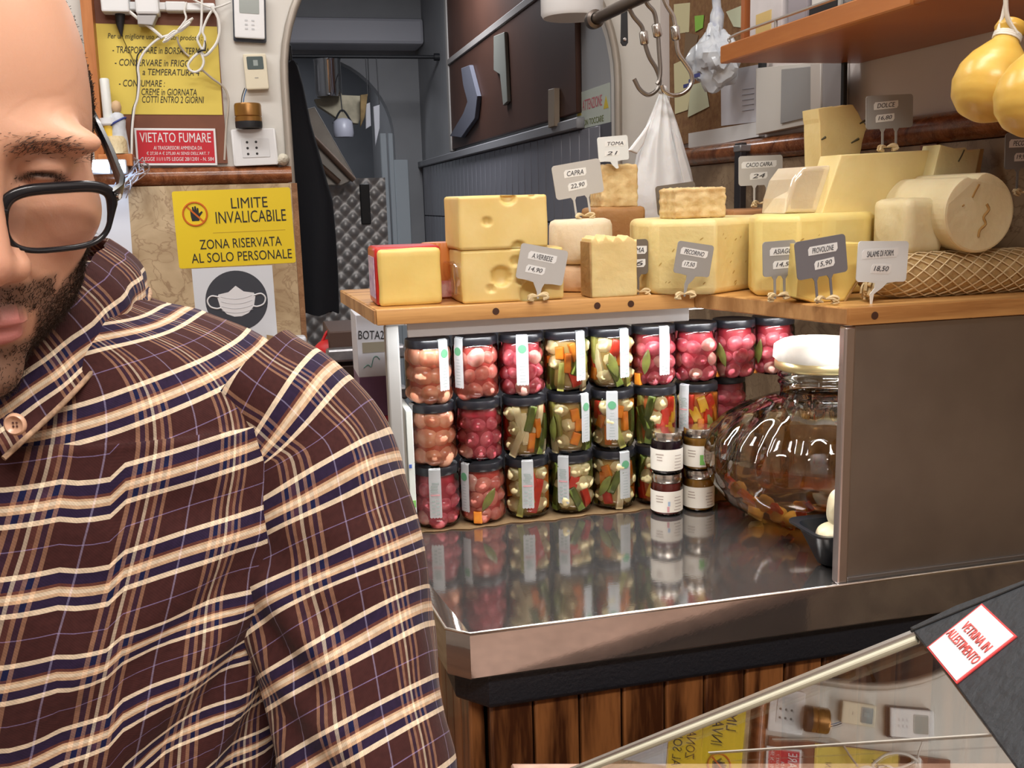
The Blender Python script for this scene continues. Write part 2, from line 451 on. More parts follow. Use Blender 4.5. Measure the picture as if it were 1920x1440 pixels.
# ---------------- ceiling lamps of the shop (out of view, they carry the light)
def ceiling_lamp(x, y, w, d, lab):
    t = thing('ceiling_lamp', lab, 'lamp', (x, y, 2.95), group='ceiling lamps')
    obj('housing', box(x - w / 2, x + w / 2, y - d / 2, y + d / 2, 2.885, 2.95, .01), WPLASTIC, t)
    obj('diffuser', box(x - w / 2 + .02, x + w / 2 - .02, y - d / 2 + .02, y + d / 2 - .02, 2.872, 2.886), mat('lamp_diffuser', (.9, .9, .9), .5, emit=(1, .97, .93), estr=3.0), t)
ceiling_lamp(.35, .95, 1.36, .36, 'long white ceiling lamp above the steel counter')
ceiling_lamp(.2, -.7, 1.36, .36, 'long white ceiling lamp on the customer side')
ceiling_lamp(-.55, 1.95, 1.36, .26, 'long white ceiling lamp in front of the arch')
t = thing('ceiling_lamp', 'square lamp on the back room ceiling', 'lamp', (.66, 4.4, 2.75), group='ceiling lamps')
obj('housing', box(.41, .91, 4.15, 4.65, 2.69, 2.75, .01), WPLASTIC, t)

t = thing('ceiling_lamp', 'small unseen lamp added to brighten the room beyond the inner arch', 'lamp', (-.1, 7.2, 2.75), group='ceiling lamps')
obj('housing', box(-.25, .05, 7.05, 7.35, 2.70, 2.75, .01), WPLASTIC, t)  # housing made up to go with the added fill light

# ================================================================== STEEL COUNTER
CT = .97                        # counter top height
ct = thing('steel_counter', 'long steel-topped counter with a plank front and chamfered corner', 'counter', (.7, 1.4, 0))
out = [(.197, 1.213), (.224, 1.187), (1.118, 1.187), (1.118, 1.95), (.172, 1.95), (.172, 1.60)]
obj('worktop', prism(out, CT - .064, CT, None, .0025, 2), mat('counter_steel', (.42, .395, .38), .075, .90, col2=(.36, .34, .325), scale=10, bump=.012, bscale=200), ct)
bm = bmesh.new()
add_tube(bm, [(.173, 1.95, CT), (.173, 1.60, CT), (.198, 1.2135, CT), (.2245, 1.188, CT), (1.116, 1.188, CT)], .0022, 8)
obj('edge_bead', mesh_of(bm, smooth=60), mat('bright_edge', (.85, .84, .80), .2, 1.0), ct)
out2 = [(.212, 1.245), (.250, 1.202), (1.118, 1.202), (1.118, 1.94), (.212, 1.94)]
obj('shadow_band', prism(out2, CT - .118, CT - .064, None, .008, 3), mat('shadow_black', (.010, .012, .018), .5, bump=.3, bscale=220), ct)  # recessed band; its black stands in for the shade under the worktop
obj('carcass', box(.262, 1.112, 1.24, 1.92, .0, CT - .118), mat('carcass', (.05, .03, .02), .8), ct)
plank_m = wood('plank_pine', (.055, .016, .005), (.30, .115, .035), 'Z', 16, 3.2, .35, along=.10, coat=.3)
x = .252; widths = [.062, .066, .062, .064, .060, .063, .063, .061, .064, .062, .064, .062, .062, .062]; k = 0
while x < 1.10:
    w = min(widths[k % len(widths)], 1.114 - x)
    obj('plank', box(-w / 2 + .0012, w / 2 - .0012, -.011, .011, -.425, .425, .004, 2), plank_m, ct, Matrix.Translation((x + w / 2, 1.227, .428)))
    x += w; k += 1
for j in range(11):
    obj('plank', box(-.011, .011, -.0305, .0305, -.425, .425, .004, 2), plank_m, ct, Matrix.Translation((.240, 1.272 + j * .063, .428)))

# steel guard panel that carries the right end of the shelf, with its folded corner
gp = thing('steel_guard_panel', 'flat brushed steel panel standing on the counter under the shelf', 'panel', (.94, 1.2, CT))
obj('sheet', box(.772, 1.116, 1.196, 1.204, CT + .006, 1.338, .001, 1), mat('panel_steel', (.40, .375, .35), .42, 1.0, col2=(.34, .315, .295), scale=8, bump=.02, bscale=150), gp)
obj('corner_profile', box(.756, .773, 1.190, 1.206, CT, 1.338, .003, 2), mat('corner_steel', (.60, .56, .56), .32, 1.0), gp)
obj('base_profile', box(.773, 1.116, 1.192, 1.206, CT, CT + .008, .001, 1), mat('corner_steel2', (.30, .29, .29), .4, 1.0), gp)
# light grey post at the shelf's left end
po = thing('shelf_post', 'pale grey metal post under the left end of the wooden shelf', 'post', (.19, 1.6, CT))
obj('post_profile', box(.181, .203, 1.588, 1.612, CT, 1.326, .003, 2), mat('post_grey', (.36, .355, .34), .5, .2), po)
obj('post_foot', box(.178, .209, 1.580, 1.62, CT, CT + .004, .001, 1), mat('post_grey', (.5, .49, .46)), po)
obj('head_rail', box(.181, .80, 1.588, 1.612, 1.326, 1.34, .002, 1), mat('post_grey', (.5, .49, .46)), po)
po2 = thing('shelf_post', 'grey metal post behind the jars under the back of the shelf', 'post', (.64, 1.84, CT))
obj('post_profile', box(.63, .652, 1.83, 1.85, CT, 1.326, .003, 2), mat('post_grey', (.50, .49, .46)), po2)
obj('head_rail', box(.181, 1.10, 1.83, 1.85, 1.326, 1.34, .002, 1), mat('post_grey', (.5, .49, .46)), po2)

# ================================================================== WOODEN SHELF
SH = 1.364
sh = thing('wooden_shelf', 'golden pine shelf board carrying the cheeses', 'shelf', (.6, 1.6, 1.34))
pine = wood('golden_pine', (.42, .19, .055), (.70, .38, .13), 'X', 20, 2.5, .4, along=.06, coat=.2)
pine_e = wood('golden_pine_end', (.40, .20, .07), (.56, .31, .12), 'Z', 25, 2, .6, along=.3)
obj('board', prism([(.158, 1.484), (.668, 1.484), (.668, 1.87), (.134, 1.87)], 1.34, SH, None, .002, 2), pine, sh)
obj('board', prism([(.757, 1.183), (1.114, 1.183), (1.114, 1.87), (.669, 1.87), (.669, 1.483)], 1.34, SH, None, .002, 2), pine, sh)
obj('end_grain', prism([(.7545, 1.187), (.7575, 1.187), (.6715, 1.481), (.6685, 1.481)], 1.342, SH - .002, None), pine_e, sh)
obj('end_grain', prism([(.1545, 1.488), (.1575, 1.488), (.1365, 1.866), (.1335, 1.866)], 1.342, SH - .002, None), pine_e, sh)
for px, py in ((930, 591), (1120, 580), (1183, 577)):
    p = at_y(px, py, 1.4835)
    obj('knot', lathe([(0, -.0008), (.004, -.0006), (.0055, .0004), (0, .0006)], 12, Matrix.Translation((p.x, 1.4838, 1.352)) @ Matrix.Rotation(math.pi / 2, 4, 'X')), mat('knot', (.06, .02, .008), .6), sh)
for px in (1640,):
    p = at_y(px, 592, 1.183)
    obj('knot', lathe([(0, -.0008), (.004, -.0006), (.0055, .0004), (0, .0006)], 12, Matrix.Translation((p.x, 1.1828, 1.352)) @ Matrix.Rotation(math.pi / 2, 4, 'X')), mat('knot', (.06, .02, .008)), sh)
obj('front_lip', box(.205, .667, 1.502, 1.506, 1.317, 1.34, .001, 1), mat('lip_grey', (.55, .56, .58), .4, .4), po)
st = thing('light_strip', 'thin white light strip under the wooden shelf', 'lamp', (.55, 1.53, 1.34))
obj('housing', box(.205, .92, 1.525, 1.537, 1.3335, 1.3400), WPLASTIC, st)
obj('diffuser', box(.21, .915, 1.527, 1.535, 1.3325, 1.3337), mat('strip_glow', (.9, .9, .9), .5, emit=(.95, .98, 1), estr=6), st)
st = thing('light_strip', 'short white light strip under the shelf beside the steel panel', 'lamp', (.92, 1.30, 1.34))
obj('housing', box(.79, 1.05, 1.294, 1.306, 1.3335, 1.3400), WPLASTIC, st)
obj('diffuser', box(.795, 1.045, 1.296, 1.304, 1.3325, 1.3337), mat('strip_glow', (.9, .9, .9)), st)
# ================================================================== CHEESES ON THE SHELF
def cheese_mat(name, c1, c2, rough=.55, bump=.25, bs=90, sc=14, sss=.25):
    return mat(name, c1, rough, col2=c2, scale=sc, bump=bump, bscale=bs, sss=sss)
C_YEL = cheese_mat('yellow_cheese', (.84, .66, .22), (.80, .60, .18), .42, .08)
C_EMM = cheese_mat('emmental_paste', (.84, .65, .27), (.79, .58, .20), .42, .08)
C_PALE = cheese_mat('pale_cheese', (.82, .66, .32), (.76, .58, .25), .6, .3)
C_ASI = cheese_mat('asiago_paste', (.84, .70, .34), (.79, .63, .27), .5, .25)
C_WHITE = cheese_mat('white_rind', (.80, .70, .52), (.72, .60, .42), .75, .3)
C_PINK = cheese_mat('pinkish_rind', (.72, .52, .34), (.62, .42, .26), .75, .35)
C_CRUMB = cheese_mat('crumbly_cheese', (.76, .58, .30), (.58, .38, .16), .8, .9, 60, 40)
C_BROWN = cheese_mat('caramel_rind', (.42, .22, .075), (.32, .15, .05), .6, .4)
C_CREAM = cheese_mat('cream_cheese', (.82, .72, .46), (.74, .62, .36), .55, .3)
C_RIND = cheese_mat('tan_rind', (.50, .32, .13), (.38, .22, .08), .7, .5)
NXZ = lambda y: Matrix(((1, 0, 0, 0), (0, 0, -1, y), (0, 1, 0, 0), (0, 0, 0, 1)))

def px_block(x0, x1, yt, yb, Y=None, depth=.08, n=10, rad=.004, z0=None, rz=0.0):
    """rounded block whose front face covers the picture span at depth Y; returns (mesh in world, base point, w, h)"""
    if Y is None: Y = at_z((x0 + x1) / 2, yb, SH).y
    ym = (yt + yb) / 2
    a, b = at_y(x0, ym, Y), at_y(x1, ym, Y)
    zb = SH if z0 is None else z0
    zt = at_y((x0 + x1) / 2, yt, Y).z
    w, h = b.x - a.x, zt - zb
    me = grid_block(w, depth, h, n, n, n, rad)
    T = Matrix.Translation(((a.x + b.x) / 2, Y + depth / 2, zb)) @ Matrix.Rotation(rz, 4, 'Z')
    return me, T, w, h
def dent(me, x, z, r, deep, yf):
    """round hole pressed into the front (-y) face of a block mesh in local space"""
    for v in me.vertices:
        if v.co.y < yf + .002:
            d = math.hypot(v.co.x - x, v.co.z - z)
            if d < r: v.co.y += deep * math.sqrt(max(0, 1 - (d / r) ** 2)) ** .7
            elif d < r * 1.25:
                k = (r * 1.25 - d) / (r * .25); v.co.x += (x - v.co.x) * .0; v.co.y += .0012 * k
def wavy(me, amp, f, seed): return rough_mesh(me, amp, f, seed)

def simple(name, label, me, m, T, cat='cheese', group='cheeses on the shelf'):
    bp = T.translation
    t = thing(name, label, cat, bp, 0, group)
    o = obj('paste', me, m, t, T)
    return t, o

# 1 yellow block in red wrapping
me, T, w, h = px_block(710, 829, 466, 573, None, .10, 10, .006)
wavy(me, .0012, 60, 1)
t, o = simple('block_cheese', 'square yellow cheese block with a red wrapper, at the left end of the shelf', me, C_YEL, T)
rw = box(-w / 2 - .004, w / 2 + .001, -.10 / 2 + .010, .10 / 2 + .004, .001, h + .003, .005, 2)
obj('red_wrapper', rw, mat('red_wax', (.62, .03, .02), .3, col2=(.45, .02, .02), scale=30), t, T)
sl = box(-w / 2 - .0052, -w / 2 - .0042, -.036, .04, .012, h - .012)
so = obj('printed_side', sl, mat('purple_print', (.42, .25, .48), .4, col2=(.75, .60, .72), scale=90), t, T)
BLOCK1_Y = T.translation.y

# 2 orange ridged cheese behind it
Y2 = BLOCK1_Y + .03
a, b = at_y(808, 500, Y2), at_y(872, 500, Y2)
zt = at_y(840, 455, Y2).z
prof = [(0, 0)]; nseg = 11; R2 = (b.x - a.x) * .62
t = thing('ridged_cheese', 'orange-red ridged cheese between the yellow block and the holey cheese', 'cheese', ((a.x + b.x) / 2, Y2 + R2, SH), 0, 'cheeses on the shelf')
me = lathe([(0, 0), (R2 * .95, 0), (R2, .01), (R2, (zt - SH) - .01), (R2 * .93, zt - SH), (0, zt - SH)], 72, Matrix.Translation(((a.x + b.x) / 2 - .004, Y2 + R2 - .006, SH)), 60, ripple=lambda an, z: 1 + .03 * math.sin(an * 26 + z * 40))
obj('wax', me, mat('orange_wax', (.70, .26, .05), .35, col2=(.62, .12, .04), scale=18, stretch=(1, 1, .3)), t)
lb = box((a.x + b.x) / 2 - R2 * .75, (a.x + b.x) / 2 + R2 * .2, Y2 - .010, Y2 - .009, SH + .004, SH + .030)
obj('film_label', lb, mat('red_film', (.60, .12, .08), .25, col2=(.72, .45, .40), scale=60), t)

# 3 + 4 holey cheeses
me, T, w, h = px_block(866, 1058, 466, 566, None, .12, 44, .004)
YE = T.translation.y - .06
for cx, cz, r in ((-.020, .040, .0155), (-.036, .022, .0065), (.030, .012, .020), (.004, .062, .008), (.012, .030, .006), (.055, .045, .009)):
    dent(me, cx, cz, r, r * .8, -.06)
wavy(me, .0008, 50, 3)
t, o = simple('holey_cheese', 'lower of the two stacked cheese blocks with round holes', me, C_EMM, T)
fl_ = grid_block(.03, .10, .05, 6, 6, 6, .004)
rough_mesh(fl_, .004, 90, 5)
obj('cling_film', fl_, glass('cling_film', (.97, .93, .92), .25, .12), t, T @ Matrix.Translation((-w / 2 + .006, .006, .012)))
z1 = SH + h
me, T, w, h = px_block(860, 1027, 366, 464, YE - .002, .12, 44, .004, z1)
for cx, cz, r in ((-.026, .042, .0068), (.008, .078, .012), (.046, .082, .006), (.022, .001, .010)):
    dent(me, cx, cz, r, r * .9, -.06)
wavy(me, .0008, 50, 8)
simple('holey_cheese', 'upper of the two stacked cheese blocks with round holes', me, C_EMM, T)

# 5 stacked white wheels
def wheel(name, label, px, Y, r, z0, z1, m, rad=.010, sq=1.0):
    c = at_y(px, 480, Y); c = Vector((c.x, Y, z0)); h = z1 - z0
    prof = [(0, 0), (r - rad, 0), (r - rad * .3, rad * .3), (r, rad), (r + .001, h / 2), (r, h - rad), (r - rad * .3, h - rad * .3), (r - rad, h), (0, h + .001)]
    t = thing(name, label, 'cheese', c, 0, 'cheeses on the shelf')
    me = lathe(prof, 48, None, 60)
    rough_mesh(me, .0012, 70, px)
    obj('rind', me, m, t, Matrix.Translation(c))
    return t
Yw = 1.625
zm = at_y(1090, 497, Yw - .05).z; zt = at_y(1090, 412, Yw - .05).z
wheel('small_wheel_cheese', 'pinkish small wheel cheese underneath the white wheel', 1082, Yw, .046, SH, zm, C_PINK)
wheel('small_wheel_cheese', 'white small wheel cheese stacked on the pinkish one', 1089, Yw, .053, zm, zt, C_WHITE)

# 6 upright wedge with a broken top
me, T, w, h = px_block(1109, 1195, 447, 557, None, .05, 16, .003)
for v in me.vertices:
    if v.co.z > h - .006: v.co.z += .0035 * math.sin(v.co.x * 330) + .0025 * math.sin(v.co.x * 800 + 1)
wavy(me, .0007, 90, 4)
t, o = simple('cheese_slab', 'upright pale cheese slab with a ragged broken top, right of the white wheels', me, C_PALE, T)
obj('rind', box(-w / 2 - .0022, -w / 2 + .0012, -.024, .024, .001, h - .004, .001, 1), C_RIND, t, T)

# 8 + 9 big cut wheels
def cut_wheel(name, label, outline, z0, z1, m, rind, group='cheeses on the shelf', sharp=(1,)):
    c = Vector((sum(p[0] for p in outline) / len(outline), sum(p[1] for p in outline) / len(outline), z0))
    t = thing(name, label, 'cheese', c, 0, group)
    n_ = len(outline); sm = []
    for i in range(n_):                                   # round the plan a little at every corner
        p0, p1, p2 = (Vector(outline[(i + k) % n_]) for k in (-1, 0, 1))
        e0, e1 = (p0 - p1), (p2 - p1); r_ = min(.012, e0.length * .4, e1.length * .4) if i not in sharp else min(.004, e0.length * .3)
        a_, c_2 = p1 + e0.normalized() * r_, p1 + e1.normalized() * r_
        for k in range(5): t_ = k / 4; sm.append(tuple(a_ * (1 - t_) ** 2 + p1 * 2 * t_ * (1 - t_) + c_2 * t_ * t_))
    me = prism(sm, z0, z1, None, .011, 4)
    obj('paste', me, m, t)
    return t
def eyes_on(t, p0, p1, z0, z1, n, seed, m=None):
    """small slits on a cut face between ground points p0 and p1"""
    rnd = random.Random(seed); p0, p1 = Vector(p0), Vector(p1); d = (p1 - p0).normalized(); nrm = Vector((d.y, -d.x, 0))
    bm = bmesh.new()
    for i in range(n):
        s = rnd.uniform(.08, .92); z = rnd.uniform(z0 + .01, z1 - .012); c = p0.lerp(p1, s) + nrm * .0002; c.z = z
        L = rnd.uniform(.0015, .004); an = rnd.uniform(.5, 1.0); u = d * math.cos(an) + Vector((0, 0, 1)) * math.sin(an); v = nrm.cross(u)
        vs = [bm.verts.new(c + u * (L * math.cos(q)) + v * (L * .3 * math.sin(q))) for q in [k * math.pi / 4 for k in range(8)]]
        bm.faces.new(vs)
    o = obj('cheese_eyes', mesh_of(bm), m or mat('eye_shadow', (.50, .33, .09), .6), t); o['kind'] = 'stuff'
B8 = at_z(1342, 553, SH); A8 = at_z(1224, 545, SH + .004); A8 = Vector((at_y(1222, 500, B8.y + .05).x, B8.y + .05, 0))
Cc = Vector((at_y(1440, 500, B8.y + .10).x, B8.y + .085, 0))
z8 = at_y(1345, 410, B8.y).z
out8 = [(A8.x, A8.y), (B8.x, B8.y), (Cc.x, Cc.y), (Cc.x + .03, Cc.y + .06), (Cc.x - .01, Cc.y + .14), (B8.x, Cc.y + .17), (A8.x + .015, A8.y + .14), (A8.x - .004, A8.y + .06)]
t8 = cut_wheel('big_wheel_cheese', 'large cut pale yellow wheel cheese in the middle of the shelf', out8, SH, z8, C_ASI, C_RIND)
eyes_on(t8, (B8.x, B8.y, 0), (Cc.x, Cc.y, 0), SH, z8, 26, 3)
eyes_on(t8, (A8.x, A8.y, 0), (B8.x, B8.y, 0), SH, z8, 7, 4)
Y9 = 1.34
B9 = Vector((at_y(1497, 500, Y9).x, Y9, 0)); A9 = Vector((at_y(1417, 500, Y9 + .04).x, Y9 + .045, 0))
E9 = Vector((at_y(1632, 500, Y9 + .06).x, Y9 + .05, 0))
z9 = at_y(1500, 402, Y9).z
cx9 = (B9.x + E9.x) / 2
out9 = [(A9.x, A9.y), (B9.x, B9.y), (B9.x + .05, B9.y + .001), (cx9 + .045, Y9 + .012), (E9.x, E9.y), (E9.x - .005, E9.y + .07), (B9.x + .03, E9.y + .10), (A9.x + .03, A9.y + .08)]
t9 = cut_wheel('big_wheel_cheese', 'large smooth yellow wheel cheese with a rounded edge, right of the middle one', out9, SH, z9, cheese_mat('fontina_paste', (.85, .70, .28), (.80, .63, .22), .45, .15), C_RIND)
eyes_on(t9, (B9.x, B9.y, 0), (B9.x + .06, B9.y, 0), SH + .05, z9, 5, 9)

# 10 small wedge in front
Y10 = 1.262
p = [at_y(x, y, Y10) for x, y in ((1493, 535), (1540, 572), (1585, 568), (1612, 520), (1618, 455), (1500, 458))]
o10 = [(q.x, max(q.z, SH)) for q in p]; o10[1] = (p[1].x - .012, SH); o10[2] = (p[2].x, SH); o10[0] = (p[0].x, SH + .01)
c = Vector((at_y(1550, 520, Y10).x, Y10 + .03, SH))
t = thing('cheese_wedge', 'yellow cheese wedge with a curved brown rind behind the dark price tag', 'cheese', c, 0, 'cheeses on the shelf')
obj('paste', prism(o10, -.05, 0, NXZ(Y10), .004, 2), C_YEL, t)
obj('rind', prism([(o10[2][0] + .0005, o10[2][1] + .0005), (o10[3][0] + .003, o10[3][1]), (o10[4][0] + .003, o10[4][1]), (o10[4][0], o10[4][1]), (o10[3][0], o10[3][1]), (o10[2][0] - .002, o10[2][1] + .0005)], -.049, .001, NXZ(Y10)), C_RIND, t)

# 11 long cheese in a net
Yn = 1.262; rn = at_y(1800, 470, Yn - .02).z; rn = (rn - SH) / 2 * .94; xn0 = at_y(1612, 550, Yn).x; xn1 = 1.105
Yn += .004
t = thing('netted_cheese', 'long tan cheese roll wrapped in a string net along the shelf front', 'cheese', ((xn0 + xn1) / 2, Yn, SH), 0, 'cheeses on the shelf')
Mx = Matrix.Translation((xn0, Yn, SH + rn + .001)) @ Matrix.Rotation(math.pi / 2, 4, 'Y')
L = xn1 - xn0
prof = [(0, 0), (rn * .35, .004), (rn * .62, .016), (rn * .82, .036), (rn * .95, .065), (rn, .10)] + [(rn, .10 + (L - .10) * i / 10) for i in range(1, 10)] + [(rn * .96, L), (0, L)]
me = lathe(prof, 40, Mx, 60); rough_mesh(me, .0022, 110, 2)
obj('roll', me, cheese_mat('net_rind', (.56, .38, .17), (.38, .23, .085), .7, .7, 80, 22), t)
bm = bmesh.new()
def rad_at(s):
    for (r0, s0), (r1, s1) in zip(prof, prof[1:]):
        if s0 <= s <= s1 and s1 > s0: return r0 + (r1 - r0) * (s - s0) / (s1 - s0)
    return rn
for sgn in (1, -1):
    for k in range(12):
        pts = []
        for i in range(34):
            s = .006 + (L - .008) * i / 33; an = 2 * math.pi * k / 12 + sgn * s * 22
            r = rad_at(s) + .0016
            pts.append(Mx @ Vector((r * math.cos(an), r * math.sin(an), s)))
        add_tube(bm, pts, .0011, 4)
obj('string_net', mesh_of(bm, smooth=60), mat('net_string', (.74, .58, .34), .8), t)
bm = bmesh.new(); rnd = random.Random(4)
for i in range(26):
    a0 = rnd.uniform(0, 6.28); r0 = rnd.uniform(0, .017)
    p0 = Vector((xn0 + .012, Yn - .012 + r0 * math.cos(a0), SH + .026 + r0 * math.sin(a0) * .8))
    p1 = p0 + Vector((-.012 + rnd.uniform(-.003, .003), -.012 + rnd.uniform(-.006, .004), -.006)); p2 = p1 + Vector((-.006, -.006, rnd.uniform(-.012, -.003)))
    p1.z = max(p1.z, SH + .003); p2.z = max(p2.z, SH + .002)
    add_tube(bm, curve_pts([p0, p1, p2], 3), .0018, 5)
obj('raffia_end', mesh_of(bm, smooth=60), mat('raffia', (.76, .62, .38), .8, col2=(.55, .40, .20), scale=60), t)
ZN = SH + 2 * rn

# 18 pale roll with a heart shaped cut face, lying on the netted cheese
Yr = 1.235
cc = at_y(1836, 424, Yr); rr = (at_y(1900, 424, Yr).x - at_y(1772, 424, Yr).x) / 2
cc.z = ZN + rr * 1.0
out = []
for i in range(48):
    a = 2 * math.pi * i / 48; k = 1 - .16 * math.exp(-((math.atan2(math.sin(a - 1.75), math.cos(a - 1.75)) / .16) ** 2))
    out.append((cc.x + rr * k * math.cos(a) * 1.02, cc.z + rr * k * math.sin(a)))
t = thing('rolled_cheese', 'pale rolled cheese with a heart shaped cut face showing a crack', 'cheese', (cc.x, Yr + .07, ZN), 0, 'cheeses on the shelf')
obj('paste', prism(out, -.15, 0, NXZ(Yr) , .004, 2), C_CREAM, t)
bm = bmesh.new()
for pp, w_ in (([(.010, .012), (.014, .004), (.006, -.006), (.010, -.016), (.001, -.024), (-.001, -.034)], .0022), ([(-.004, .040), (-.010, .030), (-.014, .022)], .0016), ([(-.030, .010), (-.027, .012)], .0012)):
    add_tube(bm, curve_pts([(cc.x + x, Yr - .0002, cc.z + z) for x, z in pp], 3), w_, 5)
CK = obj('crack', mesh_of(bm, smooth=60), mat('crack_shadow', (.42, .24, .07), .8), t)
CK['kind'] = 'stuff'
# pale block behind/left of it
me, T, w, h = px_block(1702, 1772, 372, 470, Yr + .03, .09, 12, .010, ZN - .001)
wavy(me, .002, 60, 6)
simple('pale_cheese_block', 'pale cheese block with soft edges, left of the heart faced roll', me, C_CREAM, T)
zb18 = T.translation.z + h

# 19 orange block and 15 the leaning slab on it
Y15 = 1.385
me, T, w, h = px_block(1636, 1701, 420, 468, Y15 - .01, .09, 8, .004, SH + .001)
simple('orange_cheese_block', 'small orange-brown cheese block under the leaning slab', me, cheese_mat('orange_rind', (.56, .32, .09), (.48, .25, .06), .5, .2), T)
p = [at_y(x, y, Y15) for x, y in ((1540, 404), (1702, 419), (1748, 281), (1577, 290))]
zb = min(q.z for q in p)
t = thing('cheese_slab', 'big slanting pale yellow cheese slab at the back right of the shelf', 'cheese', ((p[0].x + p[1].x) / 2, Y15 + .03, zb), 0, 'cheeses on the shelf')
me = prism([(q.x, q.z) for q in p], -.06, 0, NXZ(Y15), .002, 2)
obj('paste', me, cheese_mat('slab_paste', (.85, .70, .34), (.80, .64, .28), .55, .25), t)
obj('rind', prism([(p[1].x + .0006, p[1].z), (p[1].x + .004, p[1].z), (p[2].x + .004, p[2].z), (p[2].x + .0006, p[2].z)], -.059, .0008, NXZ(Y15)), C_RIND, t)
zs15 = (p[2].z + p[3].z) / 2

# 14 film wrapped piece
Y14 = 1.405
p = [at_y(x, y, Y14) for x, y in ((1473, 400), (1476, 372), (1488, 336), (1505, 313), (1572, 309), (1575, 400))]
zr14 = p[0].z
t = thing('wrapped_cheese', 'white cheese in shiny clear film beside the big slanting slab', 'cheese', ((p[0].x + p[-1].x) / 2, Y14 + .04, zr14), 0, 'cheeses on the shelf')
obj('paste', prism([(q.x, q.z) for q in p], -.08, 0, NXZ(Y14), .006, 3), C_WHITE, t)
fm = prism([(q.x, q.z) for q in [Vector((q.x, 0, q.z)) for q in p]], -.082, .0015, NXZ(Y14), .007, 3)
rough_mesh(fm, .0012, 160, 3)
obj('clear_film', fm, glass('clear_film', (.98, .97, .96), .16, .10), t)

# wooden riser carrying the back row
zr = at_y(1420, 392, 1.66).z
rs = thing('wooden_riser', 'low brown wooden step at the back of the cheese shelf', 'riser', (.85, 1.76, SH))
rw_ = wood('riser_wood', (.22, .09, .03), (.42, .20, .08), 'X', 14, 2, .5)
x0, x1 = at_y(1366, 392, 1.66).x, XR - .03
obj('step_board', box(x0, x1, 1.64, 1.80, zr - .018, zr, .003, 2), rw_, rs)
for xx in (x0 + .03, x1 - .03): obj('step_leg', box(xx - .012, xx + .012, 1.66, 1.79, SH, zr - .018, .002, 1), rw_, rs)

# 12 crumbly block on the middle wheel, 13 crumb block on a caramel block
me, T, w, h = px_block(1267, 1362, 352, 412, B8.y + .055, .07, 16, .003, z8)
wavy(me, .0016, 260, 2); wavy(me, .001, 500, 5)
simple('crumbly_cheese', 'crumbly golden cheese block on top of the middle wheel', me, C_CRUMB, T)
me, T, w, h = px_block(1117, 1212, 388, 452, 1.70, .09, 10, .008, SH)
wavy(me, .0015, 80, 2)
simple('brown_rind_cheese', 'caramel brown rind cheese behind the ragged slab', me, C_BROWN, T)
zz = T.translation.z + h
me, T, w, h = px_block(1128, 1196, 308, 388, 1.71, .07, 16, .003, zz)
wavy(me, .0016, 260, 3)
simple('crumbly_cheese', 'crumbly cheese chunk with a brown rind on the caramel coloured block', me, C_CRUMB, T)

# 16 tall piece standing behind the slab, 17 small wedge on the right
Y16 = 1.50
p = [at_y(x, y, Y16) for x, y in ((1541, 395), (1590, 395), (1596, 300), (1612, 288), (1626, 238), (1600, 196), (1566, 199), (1533, 203), (1538, 250))]
for i in (0, 1): p[i].z = SH
t = thing('tall_cheese_piece', 'tall pale cheese piece standing highest behind the slanting slab', 'cheese', (p[0].x + .02, Y16 + .03, SH), 0, 'cheeses on the shelf')
o_ = []
for i, q in enumerate(p):                     # ragged broken outline
    n = p[(i + 1) % len(p)]
    for k in range(5): s = k / 5; o_.append((q.x + (n.x - q.x) * s + random.uniform(-.0012, .0012), q.z + (n.z - q.z) * s + (random.uniform(-.0012, .0012) if q.z > SH + .01 else 0)))
obj('paste', prism(o_, -.05, 0, NXZ(Y16), .0012, 1), C_PALE, t)
bm = bmesh.new()
for a_, b_ in (((1540, 262), (1548, 257)), ((1596, 268), (1610, 260)), ((1612, 232), (1622, 226))):
    add_tube(bm, [at_y(*a_, Y16 - .0002), at_y(*b_, Y16 - .0002)], [.0012, .0022], 5)
obj('crack', mesh_of(bm), mat('mould_vein', (.10, .09, .05), .8), t)['kind'] = 'stuff'
Y17 = 1.36
p = [at_y(x, y, Y17) for x, y in ((1742, 360), (1822, 367), (1840, 279), (1816, 282), (1812, 276), (1800, 280), (1764, 271))]
t = thing('cheese_wedge', 'small creamy cheese wedge with a dark crack, on the pale block', 'cheese', (p[0].x + .03, Y17 + .02, p[1].z), 0, 'cheeses on the shelf')
obj('paste', prism([(q.x, q.z) for q in p], -.045, 0, NXZ(Y17), .003, 2), cheese_mat('ivory_paste', (.84, .76, .44), (.78, .68, .34), .55, .3), t)
bm = bmesh.new()
for a_ in (((1808, 281), (1803, 292), (1797, 303)), ((1766, 332), (1772, 328)), ((1782, 334), (1776, 339))):
    add_tube(bm, [at_y(x, y, Y17 - .0002) for x, y in a_], .0012, 5)
obj('crack', mesh_of(bm), mat('mould_vein', (.1, .09, .05)), t)['kind'] = 'stuff'
obj('rind', prism([(p[1].x + .0004, p[1].z), (p[1].x + .012, p[1].z + .002), (p[2].x + .008, p[2].z), (p[2].x + .0004, p[2].z)], -.044, -.004, NXZ(Y17)), C_RIND, t)
# a second pale block carries the small wedge
zq = p[1].z
me = grid_block(.14, .07, max(.02, zq - SH - .001), 8, 8, 8, .006)
T = Matrix.Translation((at_y(1790, 380, Y17).x + .03, Y17 + .055, SH))
simple('pale_cheese_block', 'pale cheese block at the back, under the small cracked wedge', me, C_WHITE, T)

